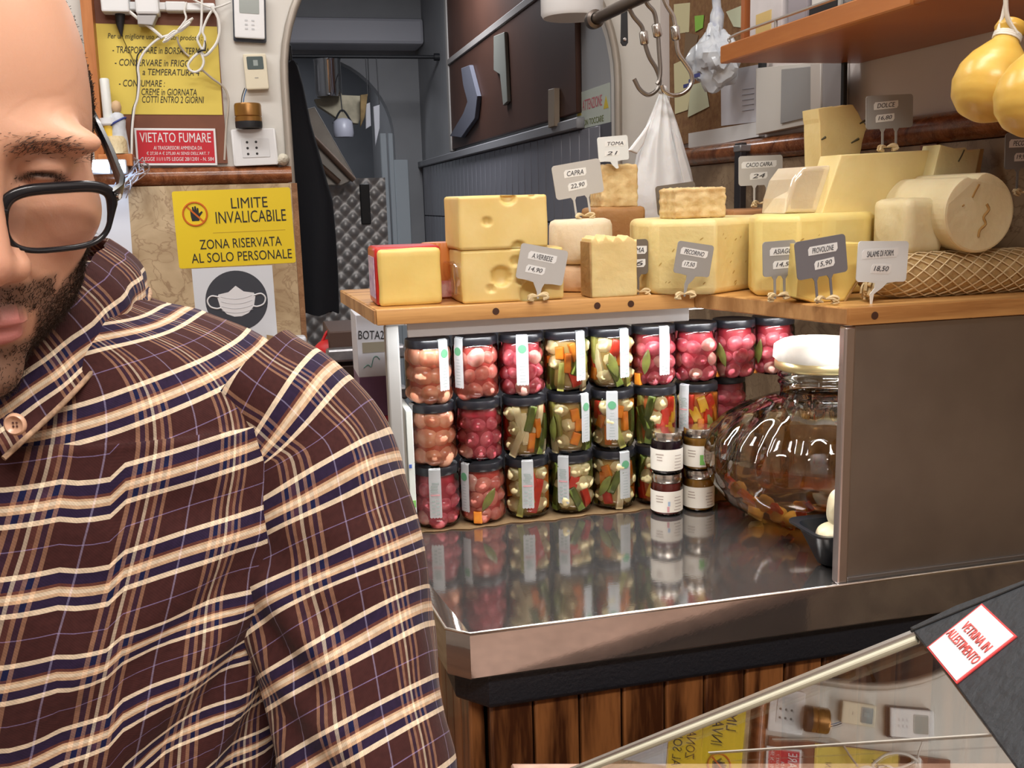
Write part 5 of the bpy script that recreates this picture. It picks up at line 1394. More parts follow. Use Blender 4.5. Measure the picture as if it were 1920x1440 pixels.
a, b = at_y(592, 182, Yh), at_y(642, 182, Yh); zt = at_y(615, 112, Yh).z
t = thing('steel_pot', 'shiny steel pot hanging under the inner arch', 'pot', ((a.x + b.x) / 2, Yh, a.z))
W = Matrix.Translation(((a.x + b.x) / 2, Yh, a.z)); r = (b.x - a.x) / 2
obj('pot_body', lathe([(0, 0), (r * .9, 0), (r, .02), (r, zt - a.z - .01), (r * 1.05, zt - a.z), (r * .94, zt - a.z - .004), (r * .94, .03), (0, .02)], 32, W, 40), STEELV, t)
obj('pot_hanger', tube([(W.translation.x, Yh, zt - .01), (W.translation.x, Yh, zrod)], .006, 6), STEELV, t)
def cloth(name, label, pts, Y, th, m, cat='cloth'):
    P = [at_y(x, y, Y) for x, y in pts]; c = sum(P, Vector()) / len(P)
    me = prism([(q.x, q.z) for q in P], -th, 0, NXZ(Y), .004, 2)
    t = thing(name, label, cat, Vector((c.x, Y, min(q.z for q in P))))
    obj('cloth_fold', me, m, t)
    top = max(P, key=lambda q: q.z)
    obj('hanging_cord', tube([(top.x, Y + th / 2, top.z - .01), (top.x, 5.65, zrod)], .003, 5), DARK, t)
    return t
cloth('hanging_cloth', 'crumpled cream cloth hanging below the steel pot', ((590, 186), (640, 178), (688, 180), (682, 205), (672, 232), (640, 228), (622, 215), (596, 198)), 5.7, .08, mat('cream_cloth', (.56, .50, .36), .8, var=.35, scale=14))
cloth('hanging_cloth', 'white pointed cloth hanging right of the cream one', ((686, 195), (694, 192), (696, 236), (686, 242)), 5.65, .03, mat('white_cloth', (.62, .62, .66), .8))
cloth('hanging_cloth', 'long white rag hanging nearest the passage jamb', ((700, 200), (712, 196), (712, 240), (704, 274)), 5.6, .03, mat('white_cloth', (.62, .62, .66)))
cloth('hanging_cloth', 'tan strip of cloth hanging beside the cream one', ((676, 178), (690, 176), (684, 220), (676, 238)), 5.62, .03, mat('tan_cloth', (.36, .24, .10), .8, var=.4, scale=20))
cloth('white_utensil', 'short white plastic piece hanging left of the steel pot', ((538, 128), (548, 124), (549, 178), (533, 178)), 5.6, .03, mat('white_cloth', (.62, .62, .66)), 'utensil')
t = thing('grey_kettle', 'small pale grey kettle in the passage below the cloths', 'kettle', at_y(644, 255, 5.5)); c = at_y(644, 250, 5.5)
W = Matrix.Translation(c)
obj('kettle_body', lathe([(0, -.02), (.05, -.02), (.055, .0), (.05, .06), (.03, .075), (0, .08)], 24, W, 50), mat('kettle_grey', (.45, .46, .54), .35), t)
obj('kettle_handle', tube(curve_pts([c + Vector((-.05, 0, .05)), c + Vector((0, 0, .12)), c + Vector((.05, 0, .05))], 5), .006, 6), DARK, t)
obj('kettle_cord', tube([c + Vector((0, 0, .11)), Vector((c.x, 5.65, zrod))], .003, 6), DARK, t)
# pale jambs of the inner passage: three narrow boards
for k, (xa, xb, d) in enumerate(((714, 726, 6.32), (729, 738, 6.36), (738, 764, 6.39))):
    a, b = at_y(xa, 300, d), at_y(xb, 300, d); zt = at_y(730, 250 if k < 2 else 300, d).z
    struct('trim_%d' % (10 + k), box(a.x, b.x, d - .02, d, 0, zt, .004, 1), mat('pale_jamb', (.60, .66, .70), .5))
# dark doorway contents: shelf post and bottle
a, b = at_y(700, 345, 5.0), at_y(716, 600, 5.0)
t = thing('dark_post', 'dark upright post beside the embossed cabinet', 'post', (a.x, 5.0, 0)); obj('post_body', box(a.x, b.x, 4.98, 5.02, 0, a.z, .004, 1), DARK, t); obj('post_foot', box(a.x - .02, b.x + .02, 4.95, 5.05, 0, .02, .002, 1), DARK, t)

# ---------------- brown panel on the inner right wall with things hung on it
z0, z1 = at_x(850, 296, XI).z, at_x(850, 118, XI).z
y1 = at_x(852, 200, XI).y; y0 = at_x(1092, 200, XI).y
t = thing('hanging_rack_board', 'big dark brown board on the back room wall', 'board', (XI - .02, (y0 + y1) / 2, z0))
obj('panel_board', box(XI - .02, XI - .001, y0, y1, z0 + .04, z1 + .35, .003, 1), mat('panel_brown', (.085, .035, .022), .5, var=.3, scale=2), t)
obj('panel_frame', box(XI - .026, XI - .001, y1, y1 + .05, z0 + .03, z1 + .36, .003, 1), mat('frame_grey', (.40, .38, .36), .5), t)
obj('panel_frame', box(XI - .028, XI - .001, y0, y1, z1 - .01, z1 + .02, .003, 1), mat('frame_light', (.30, .28, .27), .5), t)
def on_panel(name, label, pts, th, m, cat):
    P = [at_x(x, y, XI - .021) for x, y in pts]; 
    Mx = Matrix(((0, 0, -1, XI - .021), (-1, 0, 0, 0), (0, 1, 0, 0), (0, 0, 0, 1)))
    o = obj(name, prism([(-q.y, q.z) for q in P], 0, th, Mx, .002, 1), m); tag(o, label, cat, 'things hung on the brown panel'); return o
on_panel('grey_rag', 'grey rag with a bent end hanging at the left of the brown panel', ((872, 128), (888, 122), (903, 180), (898, 222), (872, 258), (850, 255), (876, 212), (884, 190), (876, 160)), .02, mat('grey_rag', (.11, .115, .15), .8), 'rag')
on_panel('knife_strip', 'pale knife sheath hanging at the top of the brown panel', ((932, 68), (952, 60), (955, 120), (958, 190), (950, 198), (944, 140), (932, 132)), .015, mat('sheath_grey', (.24, .245, .22), .5), 'knife')
on_panel('short_rod', 'short wooden rod on the right of the brown panel', ((1038, 168), (1050, 165), (1050, 236), (1038, 240)), .02, mat('rod_tan', (.34, .27, .20), .6), 'rod')
# warning sign on the inner wall beside the arch
TL, TR, BL = at_x(1081, 176, XI - .002), at_x(1144, 154, XI - .002), at_x(1081, 304, XI - .002)
M, w, h = quad_frame(TL, TR, BL)
t = thing('warning_sign', 'pale ATTENZIONE warning sign inside the right side of the arch', 'sign', M.translation - Vector((0, 0, h / 2)))
obj('plate', prism(rect(w, h), -.002, 0, M), mat('sign_pale', (.62, .68, .60), .5), t)
obj('lettering', text_mesh('ATTENZIONE', w * .58, h * .15, M, 0, h * .30, .0006, 0, .0), mat('sign_pink', (.62, .16, .20), .5), t)
OL = mat('olive_ink', (.14, .17, .03), .5)
for i, s in enumerate(('NON TOCCARE', 'CARICHI SOSPESI', 'AREA IN USO')): obj('lettering', text_mesh(s, w * (.66, .84, .74)[i], h * .085, M, 0, h * (.05 - .13 * i), .0006, 0, .0), OL, t)
for sg in (-1, 1):
    obj('warning_triangle', prism([(-w * .07, -h * .07), (w * .07, -h * .07), (0, h * .10)], .0001, .0006, M @ Matrix.Translation((sg * w * .40, h * .24, 0))), mat('triangle_yellow', (.75, .58, .06), .5), t)
obj('logo_line', prism(rect(w * .7, h * .045), .0001, .0005, M @ Matrix.Translation((w * .05, -h * .36, 0))), mat('logo_blue_grey', (.12, .20, .30), .5), t)

# white lamp and the rod with hooks near the top of the arch
c = at_y(1072, -6, 2.30)
t = thing('white_ceiling_lamp', 'white drum shaped lamp hanging above the arch', 'lamp', c)
W = Matrix.Translation((c.x, 2.30, 0)); zb = at_y(1072, 26, 2.25).z; r = (at_y(1128, 0, 2.30).x - at_y(1016, 0, 2.30).x) / 2
obj('drum', lathe([(0, zb), (r * .93, zb), (r, zb + .008), (r, zb + .10), (r * .9, zb + .12), (0, zb + .12)], 40, W, 40), WPLASTIC, t)
obj('hanger', tube([(c.x, 2.30, zb + .11), (c.x, 2.30, 2.95)], .008, 8), WPLASTIC, t)

# ================================================================== ROD, HOOKS AND BAG
Yk = 1.95
e0 = at_y(1112, 38, Yk + .12); zr_ = e0.z; xr_ = e0.x
t = thing('hook_rod', 'dark steel rod carrying meat hooks, top of the picture', 'rod', (xr_, 1.6, zr_))
far = Vector((xr_, Yk + .12, zr_)); near = Vector((xr_ + .10, 1.05, zr_ + .02))
obj('rod_bar', tube([far, near], .0125, 14), mat('dark_steel', (.20, .17, .15), .35, .9), t)
obj('rod_end', lathe([(0, 0), (.018, 0), (.019, .006), (.019, .022), (.0125, .026)], 20, frame(far, (1, 0, 0), (0, 0, 1)) @ Matrix.Translation((0, 0, -.004)), 40), mat('dark_steel', (.2, .17, .15)), t)
obj('rod_hanger', tube([near, near + Vector((0, 0, 2.95 - near.z))], .007, 8), mat('dark_steel', (.2, .17, .15)), t)
HK = mat('hook_steel', (.60, .57, .53), .25, 1.0); HK2 = mat('hook_dark', (.28, .26, .24), .35, .9)
def hook(label, pts, Y, m, sleeve, r=.0042):
    P = [at_y(x, y, Y) for x, y in pts]
    t = thing('meat_hook', label, 'hook', P[-1], 0, 'meat hooks on the rod')
    obj('hook_wire', tube(curve_pts(P, 8), r, 10), m, t)
    a, b = at_y(*sleeve[0], Y), at_y(*sleeve[1], Y)
    obj('swivel_sleeve', tube([a, a.lerp(b, .1), a.lerp(b, .9), b], [.006, .0085, .0085, .006], 12), HK, t)
hook('leftmost meat hook with an open dark point to the left', ((1185, -30), (1178, 4), (1186, 28), (1202, 48), (1206, 60), (1210, 84), (1218, 108), (1230, 128), (1237, 150), (1232, 168), (1216, 178), (1200, 168), (1189, 148)), 1.90, HK2, ((1206, 58), (1209, 84)))
hook('middle meat hook hanging straight down', ((1206, -30), (1212, 4), (1226, 22), (1231, 44), (1234, 70), (1236, 100), (1238, 130), (1236, 150), (1232, 158)), 1.86, HK2, ((1229, 44), (1234, 70)))
hook('rightmost bright meat hook curving under to the left', ((1236, -30), (1248, 6), (1262, 30), (1266, 50), (1268, 76), (1272, 100), (1284, 118), (1296, 138), (1296, 158), (1282, 174), (1262, 179), (1246, 172), (1240, 160)), 1.88, HK, ((1265, 48), (1268, 76)))
# second dark prong behind
t = thing('black_strap', 'short black strap hanging left of the meat hooks', 'strap', at_y(1171, 84, 2.2))
obj('strap_band', prism([(q.x, q.z) for q in [at_y(x, y, 2.2) for x, y in ((1166, -30), (1176, -30), (1178, 80), (1174, 86), (1168, 86), (1164, 80))]], -.004, 0, NXZ(2.2), .001, 1), DARK, t)
q = at_y(1171, -28, 2.2); obj('strap_cord', tube([q, Vector((q.x, 2.2, 2.952))], .002, 6), DARK, t)
obj('strap_stud', lathe([(0, 0), (.004, 0), (.004, .002), (0, .003)], 10, frame(at_y(1171, 74, 2.2), (1, 0, 0), (0, 0, 1))), STEELV, t)
# white plastic carrier bag
Yb = 1.92
bm = bmesh.new(); rnd = random.Random(3)
prof_ = [(172, 1238, 1246), (200, 1228, 1258), (230, 1216, 1268), (260, 1204, 1276), (290, 1196, 1284), (320, 1190, 1292), (350, 1184, 1298), (380, 1184, 1296), (410, 1196, 1288), (435, 1208, 1276), (452, 1222, 1262)]
rings = []; n = 48
for k, (y, x0, x1) in enumerate(prof_):
    a, b = at_y(x0, y, Yb), at_y(x1, y, Yb); c = (a + b) / 2; w = (b.x - a.x) / 2
    f = 1.0 - .55 * min(1, k / 6)
    rings.append([bm.verts.new((c.x + w * math.cos(q) * (1 + .10 * f * math.sin(7 * q + .4 * k)), Yb + .55 * w * math.sin(q) * (1 + .22 * f * math.sin(9 * q + 1.3)), c.z)) for q in [i * 2 * math.pi / n for i in range(n)]])
for A, B in zip(rings, rings[1:]):
    for i in range(n): bm.faces.new((A[i], A[(i + 1) % n], B[(i + 1) % n], B[i]))
bm.faces.new(rings[0]); bm.faces.new(rings[-1][::-1])
t = thing('carrier_bag', 'white plastic carrier bag hanging from the meat hooks', 'bag', at_y(1240, 450, Yb))
BAGM = mat('bag_white', (.74, .75, .76), .4, sss=.2, bump=.5, bscale=35)
obj('bag_body', mesh_of(bm, smooth=80), BAGM, t)
for pts in (((1222, 225), (1205, 250), (1180, 282), (1196, 288), (1208, 270)), ((1262, 240), (1276, 265), (1298, 340), (1284, 352), (1272, 300))):
    P_ = [at_y(x, y, Yb - .03) for x, y in pts]
    obj('bag_flap', prism([(q.x, q.z) for q in P_], -.012, 0, NXZ(Yb - .03), .003, 2), BAGM, t)
obj('bag_knot', lathe([(0, -.008), (.008, -.006), (.010, 0), (.008, .006), (0, .010)], 16, Matrix.Translation(at_y(1242, 168, Yb)), 180), BAGM, t)

# ================================================================== RIGHT WALL
def wall_r(name, label, cat, pts, th, m, X=None, group=None, bev=0.0):
    """flat thing on the right wall; outline from picture points"""
    X = XR - .001 if X is None else X
    P = [at_x(x, y, X) for x, y in pts]
    Mx = Matrix(((0, 0, -1, X), (-1, 0, 0, 0), (0, 1, 0, 0), (0, 0, 0, 1)))
    me = prism([(-q.y, q.z) for q in P], 0, th, Mx, bev, 2)
    return tag(obj(name, me, m), label, cat, group)
wall_r('cork_board', 'brown cork board on the right wall under the notes', 'board', ((1262, -30), (1440, -30), (1432, 246), (1264, 274)), .012, mat('cork', (.30, .17, .075), .85, col2=(.22, .11, .05), scale=60, bump=.5, bscale=200))
wall_r('white_rail', 'white plastic rail below the cork board', 'rail', ((1300, 250), (1433, 228), (1433, 256), (1300, 280)), .014, WPLASTIC)
XN = XR - .0135
note_y = mat('note_yellow', (.72, .68, .42), .7); note_p = mat('note_pale', (.62, .66, .48), .7)
wall_r('paper_note', 'large pale yellow note behind the meat hooks', 'note', ((1264, 8), (1294, 5), (1292, 60), (1265, 64)), .001, note_y, XN, 'paper notes on the cork board')
wall_r('paper_note', 'pale yellow note low behind the bright hook', 'note', ((1264, 120), (1286, 110), (1300, 150), (1290, 206), (1266, 214)), .001, note_y, XN - .0012, 'paper notes on the cork board')
wall_r('paper_note', 'greenish handwritten note hanging by a corner', 'note', ((1296, 160), (1322, 152), (1330, 200), (1290, 220)), .001, note_p, XN - .0024, 'paper notes on the cork board')
wall_r('paper_note', 'bright green scrap of paper among the notes', 'note', ((1303, 30), (1320, 28), (1318, 52), (1304, 60)), .001, mat('note_green', (.30, .62, .10), .7), XN - .0018, 'paper notes on the cork board')
wall_r('paper_note', 'pale green note above the wall shelf corner', 'note', ((1362, 22), (1392, 10), (1392, 52), (1376, 50)), .001, note_p, XN - .0012, 'paper notes on the cork board')
wall_r('paper_note', 'brown crumpled paper between the notes', 'note', ((1286, 60), (1310, 66), (1300, 110), (1282, 118)), .001, mat('note_brown', (.22, .15, .09), .8), XN - .0012, 'paper notes on the cork board')
o = wall_r('price_sheet', 'white printed sheet pinned under the wall shelf', 'paper', ((1352, 134), (1428, 120), (1424, 228), (1353, 236)), .001, mat('sheet_lilac', (.66, .67, .74), .6), XN - .001)
for k in range(5):
    P = [at_x(x, y, XN - .0022) for x, y in ((1392, 168 + k * 10), (1414, 165 + k * 10))]
    obj('printed_line', tube(P, .0012, 4), mat('line_grey', (.40, .42, .50), .6), o)
# dark pole and the framed light panel
c = at_x(1388, 330, XR - .05)
t = thing('dark_pole', 'dark vertical metal pole in front of the right wall', 'pole', (c.x, c.y, SH))
obj('pole_bar', box(c.x - .008, c.x + .008, c.y - .016, c.y + .016, SH, at_x(1388, 268, XR - .05).z, .002, 1), mat('pole_dark', (.055, .05, .055), .4, .5), t)
obj('pole_clip', box(c.x - .010, c.x + .03, c.y - .018, c.y + .018, at_x(1388, 285, XR - .05).z, at_x(1388, 272, XR - .05).z, .002, 1), mat('clip_grey', (.3, .29, .3), .4, .5), t)
X_ = XR - .002
t = thing('white_wall_box', 'white framed box with a grey glass door on the right wall', 'box', at_x(1510, 255, X_))
Mx = lambda X: Matrix(((0, 0, -1, X), (-1, 0, 0, 0), (0, 1, 0, 0), (0, 0, 0, 1)))
def rp(name, pts, th, m, X):
    P = [at_x(x, y, X) for x, y in pts]; return obj(name, prism([(-q.y, q.z) for q in P], 0, th, Mx(X), .001, 1), m, t)
rp('box_body', ((1440, 128), (1592, 112), (1590, 222), (1440, 252)), .03, mat('box_white', (.66, .64, .60), .5), X_)
rp('glass_door', ((1468, 130), (1526, 124), (1526, 218), (1466, 232)), .004, mat('box_glass', (.34, .34, .34), .15), X_ - .031)
rp('side_panel', ((1545, 118), (1588, 114), (1588, 214), (1545, 218)), .004, mat('side_grey', (.30, .29, .30), .3), X_ - .031)
rp('door_frame', ((1526, 120), (1545, 118), (1545, 220), (1526, 224)), .008, mat('frame_white', (.58, .55, .52), .5), X_ - .031)
rp('box_edge', ((1584, 112), (1590, 112), (1588, 222), (1582, 222)), .008, DARK, X_ - .034)
wall_r('cable_strip', 'black cable strip running down beside the white wall box', 'strip', ((1431, 110), (1438, 108), (1434, 250), (1427, 252)), .012, DARK, XR - .015)

# wall shelf at the top right with things standing on it
SW = mat('shelf_orange', (.42, .14, .04), .35, col2=(.34, .10, .03), scale=4)
f0 = at_y(1352, 118, 1.76); zsu = f0.z
t = thing('wall_shelf', 'orange-brown wooden shelf on the right wall at the top of the picture', 'shelf', (1.0, 1.2, zsu))
xf = f0.x + .004
obj('shelf_board', box(xf, XR - .002, .55, 1.76, zsu, zsu + .022, .002, 1), SW, t)
obj('front_lip', box(xf - .004, xf + .012, at_x(1712, 20, xf).y, 1.765, zsu - .001, zsu + .030, .002, 1), wood('lip_orange', (.46, .16, .04), (.58, .24, .07), 'Y', 10, 1.2, .35), t)
obj('bracket', box(XR - .10, XR - .004, 1.70, 1.712, zsu + .02, zsu + .03), SW, t)
a, b = at_y(1393, 0, 1.75), at_y(1414, 0, 1.75)
obj('side_upright', box(a.x, b.x, 1.742, 1.758, zsu + .022, zsu + .40, .001, 1), SW, t)
rail_z = at_x(1400, 58, xf + .01).z
bm = bmesh.new()
obj('guard_rail', tube(curve_pts([Vector((xf + .01, 1.74, zsu + .03)), Vector((xf + .006, 1.745, rail_z - .01)), Vector((xf + .008, 1.72, rail_z)), Vector((xf + .008, 1.4, rail_z)), Vector((xf + .008, .8, rail_z))], 6), .0028, 6), mat('rail_wire', (.52, .50, .47), .35, .8), t)
obj('rail_post', tube([Vector((xf + .008, 1.58, zsu + .02)), Vector((xf + .008, 1.58, rail_z))], .0028, 6), mat('rail_wire', (.52, .50, .47)), t)
def packet(label, y0, y1, x0, x1, h, m, extras=()):
    t = thing('packet', label, 'packet', ((x0 + x1) / 2, (y0 + y1) / 2, zsu + .022), 0, 'packets on the wall shelf')
    obj('packet_body', box(x0, x1, y0, y1, zsu + .022, zsu + .022 + h, .006, 2), m, t)
    for (ya, yb, za, zb, mm, nm) in extras:
        obj(nm, box(x0 - .0015, x0 - .0002, y0 + (y1 - y0) * ya, y0 + (y1 - y0) * yb, zsu + .022 + h * za, zsu + .022 + h * zb), mm, t)
PW = mat('packet_white', (.66, .64, .66), .4, var=.1, scale=20); PB = mat('packet_blue', (.08, .25, .62), .4)
x0 = xf + .03
packet('white packet with a blue mark at the left end of the wall shelf', 1.60, 1.72, x0, x0 + .08, .20, PW, ((.15, .35, .42, .55, PB, 'blue_mark'), (.3, .75, .05, .25, mat('straw', (.60, .45, .18), .8), 'straw_print'), (.55, .75, .62, .8, mat('dark_red', (.30, .05, .04), .5), 'red_mark')))
packet('grey striped packet next to the white one on the wall shelf', 1.52, 1.585, x0, x0 + .08, .22, mat('packet_grey', (.34, .32, .36), .4), ((.1, .9, .3, .8, PW, 'pale_band'),))
packet('white carton on the wall shelf with a dark base', 1.43, 1.51, x0, x0 + .08, .20, mat('packet_paper', (.72, .73, .70), .5), ((.0, 1.0, .0, .16, DARK, 'dark_band'),))
packet('shiny dark packet on the wall shelf', 1.36, 1.42, x0, x0 + .08, .20, mat('packet_foil', (.20, .19, .20), .2, .8, col2=(.6, .6, .6), scale=50), ())
packet('green edged white packet on the wall shelf', 1.29, 1.35, x0, x0 + .08, .20, mat('packet_silver', (.55, .57, .56), .3, .3), ((.1, .35, .0, 1.0, mat('strip_green', (.03, .42, .12), .4), 'green_edge'),))
packet('pale pink carton at the right of the wall shelf', 1.10, 1.27, x0, x0 + .10, .22, mat('packet_pink', (.74, .62, .54), .5), ())

# crumpled clear bag with white things hanging in front of the cork board
bm = bmesh.new(); c = at_x(1340, 105, XR - .10)
bmesh.ops.create_icosphere(bm, subdivisions=4, radius=1)
for v in bm.verts:
    k = 1 + .16 * noise3(v.co, 4.5, 1) + .10 * noise3(v.co, 11, 2)
    tp = max(0, v.co.z); v.co = Vector((v.co.x * .055 * k * (1 - .6 * tp), v.co.y * .075 * k * (1 - .75 * tp), v.co.z * .075 * k))
t = thing('crumpled_bag', 'crumpled white translucent bag hanging by the cork board', 'bag', c)
obj('bag_skin', mesh_of(bm, smooth=30), mat('crumple_white', (.66, .70, .74), .22, col2=(.50, .54, .60), scale=30), t, Matrix.Translation(c))
obj('bag_neck', tube(curve_pts([c + Vector((0, 0, .04)), c + Vector((.005, 0, .09)), c + Vector((.0, -.005, .16)), c + Vector((.02, 0, .30))], 4), [.026] + [.016] * 4 + [.010] * 4 + [.018] * 4, 9), mat('crumple_blue', (.40, .44, .56), .25, col2=(.62, .66, .7), scale=40), t)
for k in range(3):
    q = c + Vector((-.052, -.02 + k * .03, -.045 - .008 * k))
    obj('printed_mark', box(q.x - .002, q.x + .002, q.y - .012, q.y + .012, q.z - .004, q.z + .004), mat('print_navy', (.05, .06, .22), .5), t)

# ================================================================== THINGS BETWEEN COUNTER AND ARCH
Yx = 1.965
a, b = at_y(667, 600, Yx), at_y(724, 600, Yx); 
t = thing('printed_carton', 'tall white and purple carton with printed letters left of the shelf post', 'carton', ((a.x + b.x) / 2, Yx + .05, 0))
zm, zt2 = at_y(690, 707, Yx).z, at_y(690, 590, Yx).z; zb = at_y(690, 782, Yx).z
obj('white_part', box(a.x, b.x + .01, Yx, Yx + .12, zm, zt2, .001, 1), mat('carton_pale', (.62, .63, .68), .5), t)
obj('purple_part', box(a.x, b.x + .01, Yx, Yx + .12, zb, zm, .001, 1), mat('carton_purple', (.17, .075, .15), .5, var=.2, scale=20), t)
obj('red_part', box(a.x, b.x, Yx, Yx + .12, .62, zb, .001, 1), mat('carton_red', (.42, .03, .05), .5), t)
M, w, h = quad_frame(at_y(672, 620, Yx - .0005), at_y(720, 620, Yx - .0005), at_y(672, 636, Yx - .0005))
obj('lettering', text_mesh('BOTA2', w, h, M, 0, 0, .0003, 0, .0), BLACK, t)
p, q = at_y(680, 662, Yx), at_y(722, 640, Yx)
obj('tan_picture', box(p.x, q.x, Yx - .001, Yx, p.z, q.z), mat('print_tan', (.30, .27, .20), .6), t)
obj('green_squiggle', tube(curve_pts([at_y(x, y, Yx - .001) for x, y in ((682, 690), (690, 684), (696, 688), (700, 672), (706, 668), (712, 674))], 4), .0008, 4), mat('squiggle', (.10, .26, .22), .6), t)
# dark rack behind it
a, b = at_y(556, 700, 2.35), at_y(745, 700, 2.35)
t = thing('metal_rack', 'dark rack with grey metal rails standing in the passage behind the counter', 'rack', ((a.x + b.x) / 2, 2.4, 0))
for x in (a.x + .09, b.x - .01): obj('rack_leg', box(x - .012, x + .012, 2.34, 2.364, 0, 1.12, .002, 1), DARK, t)
for y, m_ in ((664, 'g'), (742, 'g')):
    z = at_y(640, y, 2.35).z
    obj('grey_rail', box(a.x + .07, b.x + .02, 2.325, 2.36, z - .016, z + .016, .006, 2), mat('rack_rail', (.34, .34, .36), .35, .8, var=.3, scale=50), t)
for y in (640, 705, 780):
    z = at_y(640, y, 2.40).z
    obj('brown_crate', box(a.x + .08, b.x, 2.37, 2.60, z - .028, z + .028, .003, 1), mat('rack_brown', (.06, .028, .018), .6), t)
zp = at_y(622, 706, 2.42); zp.z = at_y(640, 705, 2.40).z + .028 + .031
bm = bmesh.new(); bmesh.ops.create_uvsphere(bm, u_segments=20, v_segments=12, radius=1)
for v in bm.verts: v.co = Vector((v.co.x * .040, v.co.y * .035, v.co.z * .030))
t = thing('red_bag', 'red bag lying on the dark rack behind the plaid shoulder', 'bag', zp)
obj('bag_body', mesh_of(bm, smooth=180), mat('red_cloth', (.50, .012, .015), .5), t, Matrix.Translation(zp))
obj('bag_handle', tube(curve_pts([zp + Vector((-.02, 0, .02)), zp + Vector((0, 0, .05)), zp + Vector((.02, 0, .02))], 4), .004, 6), mat('red_cloth', (.5, .012, .015)), t)
# ================================================================== GLASS DISPLAY CASE, BOTTOM RIGHT
PN = Vector((.6232, -.2436, -.7431)).normalized(); PD = PN.dot(Vector(EYE + ray(1500, 1355) * .5))          # plane of the sloping pane
def on_pane(x, y, off=0.0):
    d = Vector(ray(x, y)); e = Vector(EYE); t = (PD - PN.dot(e)) / PN.dot(d); return e + d * t - PN * off
o0 = on_pane(1480, 1350)
ez = -PN                                                       # faces up and left
ex = Vector((0, 0, 1)).cross(ez).normalized(); ey = ez.cross(ex)
PM = Matrix(((ex.x, ey.x, ez.x, o0.x), (ex.y, ey.y, ez.y, o0.y), (ex.z, ey.z, ez.z, o0.z), (0, 0, 0, 1))); PI = PM.inverted()
def pl(x, y): q = PI @ on_pane(x, y); return (q.x, q.y)
ca_ = thing('display_case', 'glass display case with a sloping pane, steel rail and black end panel', 'display case', (.68, .80, 0))
pane = [pl(x, y) for x, y in ((1075, 1452), (1722, 1196), (1905, 1440), (2000, 1575), (1500, 1640))]
obj('glass_pane', prism(pane, -.003, 0, PM), glass('case_glass', (.86, .86, .82), .33), ca_)
r0, r1 = on_pane(1068, 1452), on_pane(1722, 1193); rd = (r1 - r0).normalized(); rs_ = ez.cross(rd).normalized()
def rail_piece(name, o_up, o_side, w, h, m):
    bm = bmesh.new(); A = []; B = []
    for cx, cy in ((-w, -h), (w, -h), (w, h * .6), (w * .6, h), (-w * .6, h), (-w, h * .6)):
        off = rs_ * (o_side + cx) + ez * (o_up + cy); A.append(bm.verts.new(r0 + off)); B.append(bm.verts.new(r1 + off))
    for i in range(6): bm.faces.new((A[i], A[(i + 1) % 6], B[(i + 1) % 6], B[i]))
    bm.faces.new(A[::-1]); bm.faces.new(B)
    obj(name, mesh_of(bm, smooth=20), m, ca_)
rail_piece('rail', .0005, .0016, .0022, .0022, mat('rail_aluminium', (.62, .60, .58), .30, .9))
rail_piece('rail_seal', .0004, -.0024, .0018, .0013, mat('seal_cream', (.66, .64, .50), .5))
r2, r3 = on_pane(1330, 1412, .0005), on_pane(1862, 1378, .0005)
obj('pane_joint', tube([r2, r3], .0004, 6), mat('joint_line', (.7, .68, .62), .4), ca_)
dark = [pl(x, y) for x, y in ((1712, 1184), (1800, 1142), (1920, 1098), (2040, 1050), (2160, 1560), (2010, 1575), (1906, 1440), (1800, 1294))]
pm_ = mat('case_panel_black', (.016, .019, .024), .5, bump=.25, bscale=180)
obj('end_panel', prism(dark, -.008, .003, PM, .001, 2), pm_, ca_)
g0, g1 = on_pane(1716, 1192, .0031), on_pane(1985, 1082, .0031)
obj('panel_groove', tube([g0, g1], .0006, 6), BLACK, ca_)
# sticker
tl, tr, bl = on_pane(1862, 1141, .0033), on_pane(1917, 1202, .0033), on_pane(1750, 1224, .0033)
tl, tr, bl = on_pane(1850, 1141, .0033), on_pane(1916, 1203, .0033), on_pane(1748, 1225, .0033)
M, w, h = quad_frame(tl, tr, bl)
so = obj('sticker', prism(rect(w, h), -.0002, .0003, M), mat('sticker_red', (.62, .05, .05), .5), ca_)
obj('sticker_field', prism(rect(w * .93, h * .95), .0003, .0006, M), mat('sticker_white', (.72, .74, .77), .5), so)
RI = mat('sticker_ink', (.60, .10, .09), .5)
obj('lettering', text_mesh('VETRINA IN', w * .74, h * .145, M, w * .02, h * .12, .0008, 0, .0), RI, so)
obj('lettering', text_mesh('ALLESTIMENTO', w * .88, h * .145, M, 0, -h * .10, .0008, 0, .0), RI, so)
# base with a pinkish stone ledge
la = at_y(958, 1429, 1.08)
lb_ = at_z(1930, 1436, la.z)
obj('stone_ledge', prism([(la.x, la.y), (la.x, .40), (1.0, .40), (lb_.x + .1, lb_.y - .02)][::-1], la.z - .03, la.z, None, .005, 2), mat('pink_stone', (.62, .40, .31), .45, var=.2, scale=40), ca_)
obj('base', prism([(la.x + .01, la.y - .02), (la.x + .01, .42), (.98, .42), (lb_.x + .08, lb_.y - .05)][::-1], 0, la.z - .03, None, .003, 1), mat('case_base', (.20, .12, .08), .5), ca_)
# struts that hold pane and end panel up from the ledge
for x, y in ((1950, 1500), (2080, 1500)):
    q = on_pane(x, y, -.014); obj('strut', tube([q, Vector((max(q.x, la.x + .02), max(q.y, .49), la.z))], .006, 8), STEEL, ca_)
q = r0 + ez * -.003; obj('strut', tube([q, Vector((max(q.x, la.x + .02), max(q.y, .49), la.z - .001))], .003, 8), STEEL, ca_)
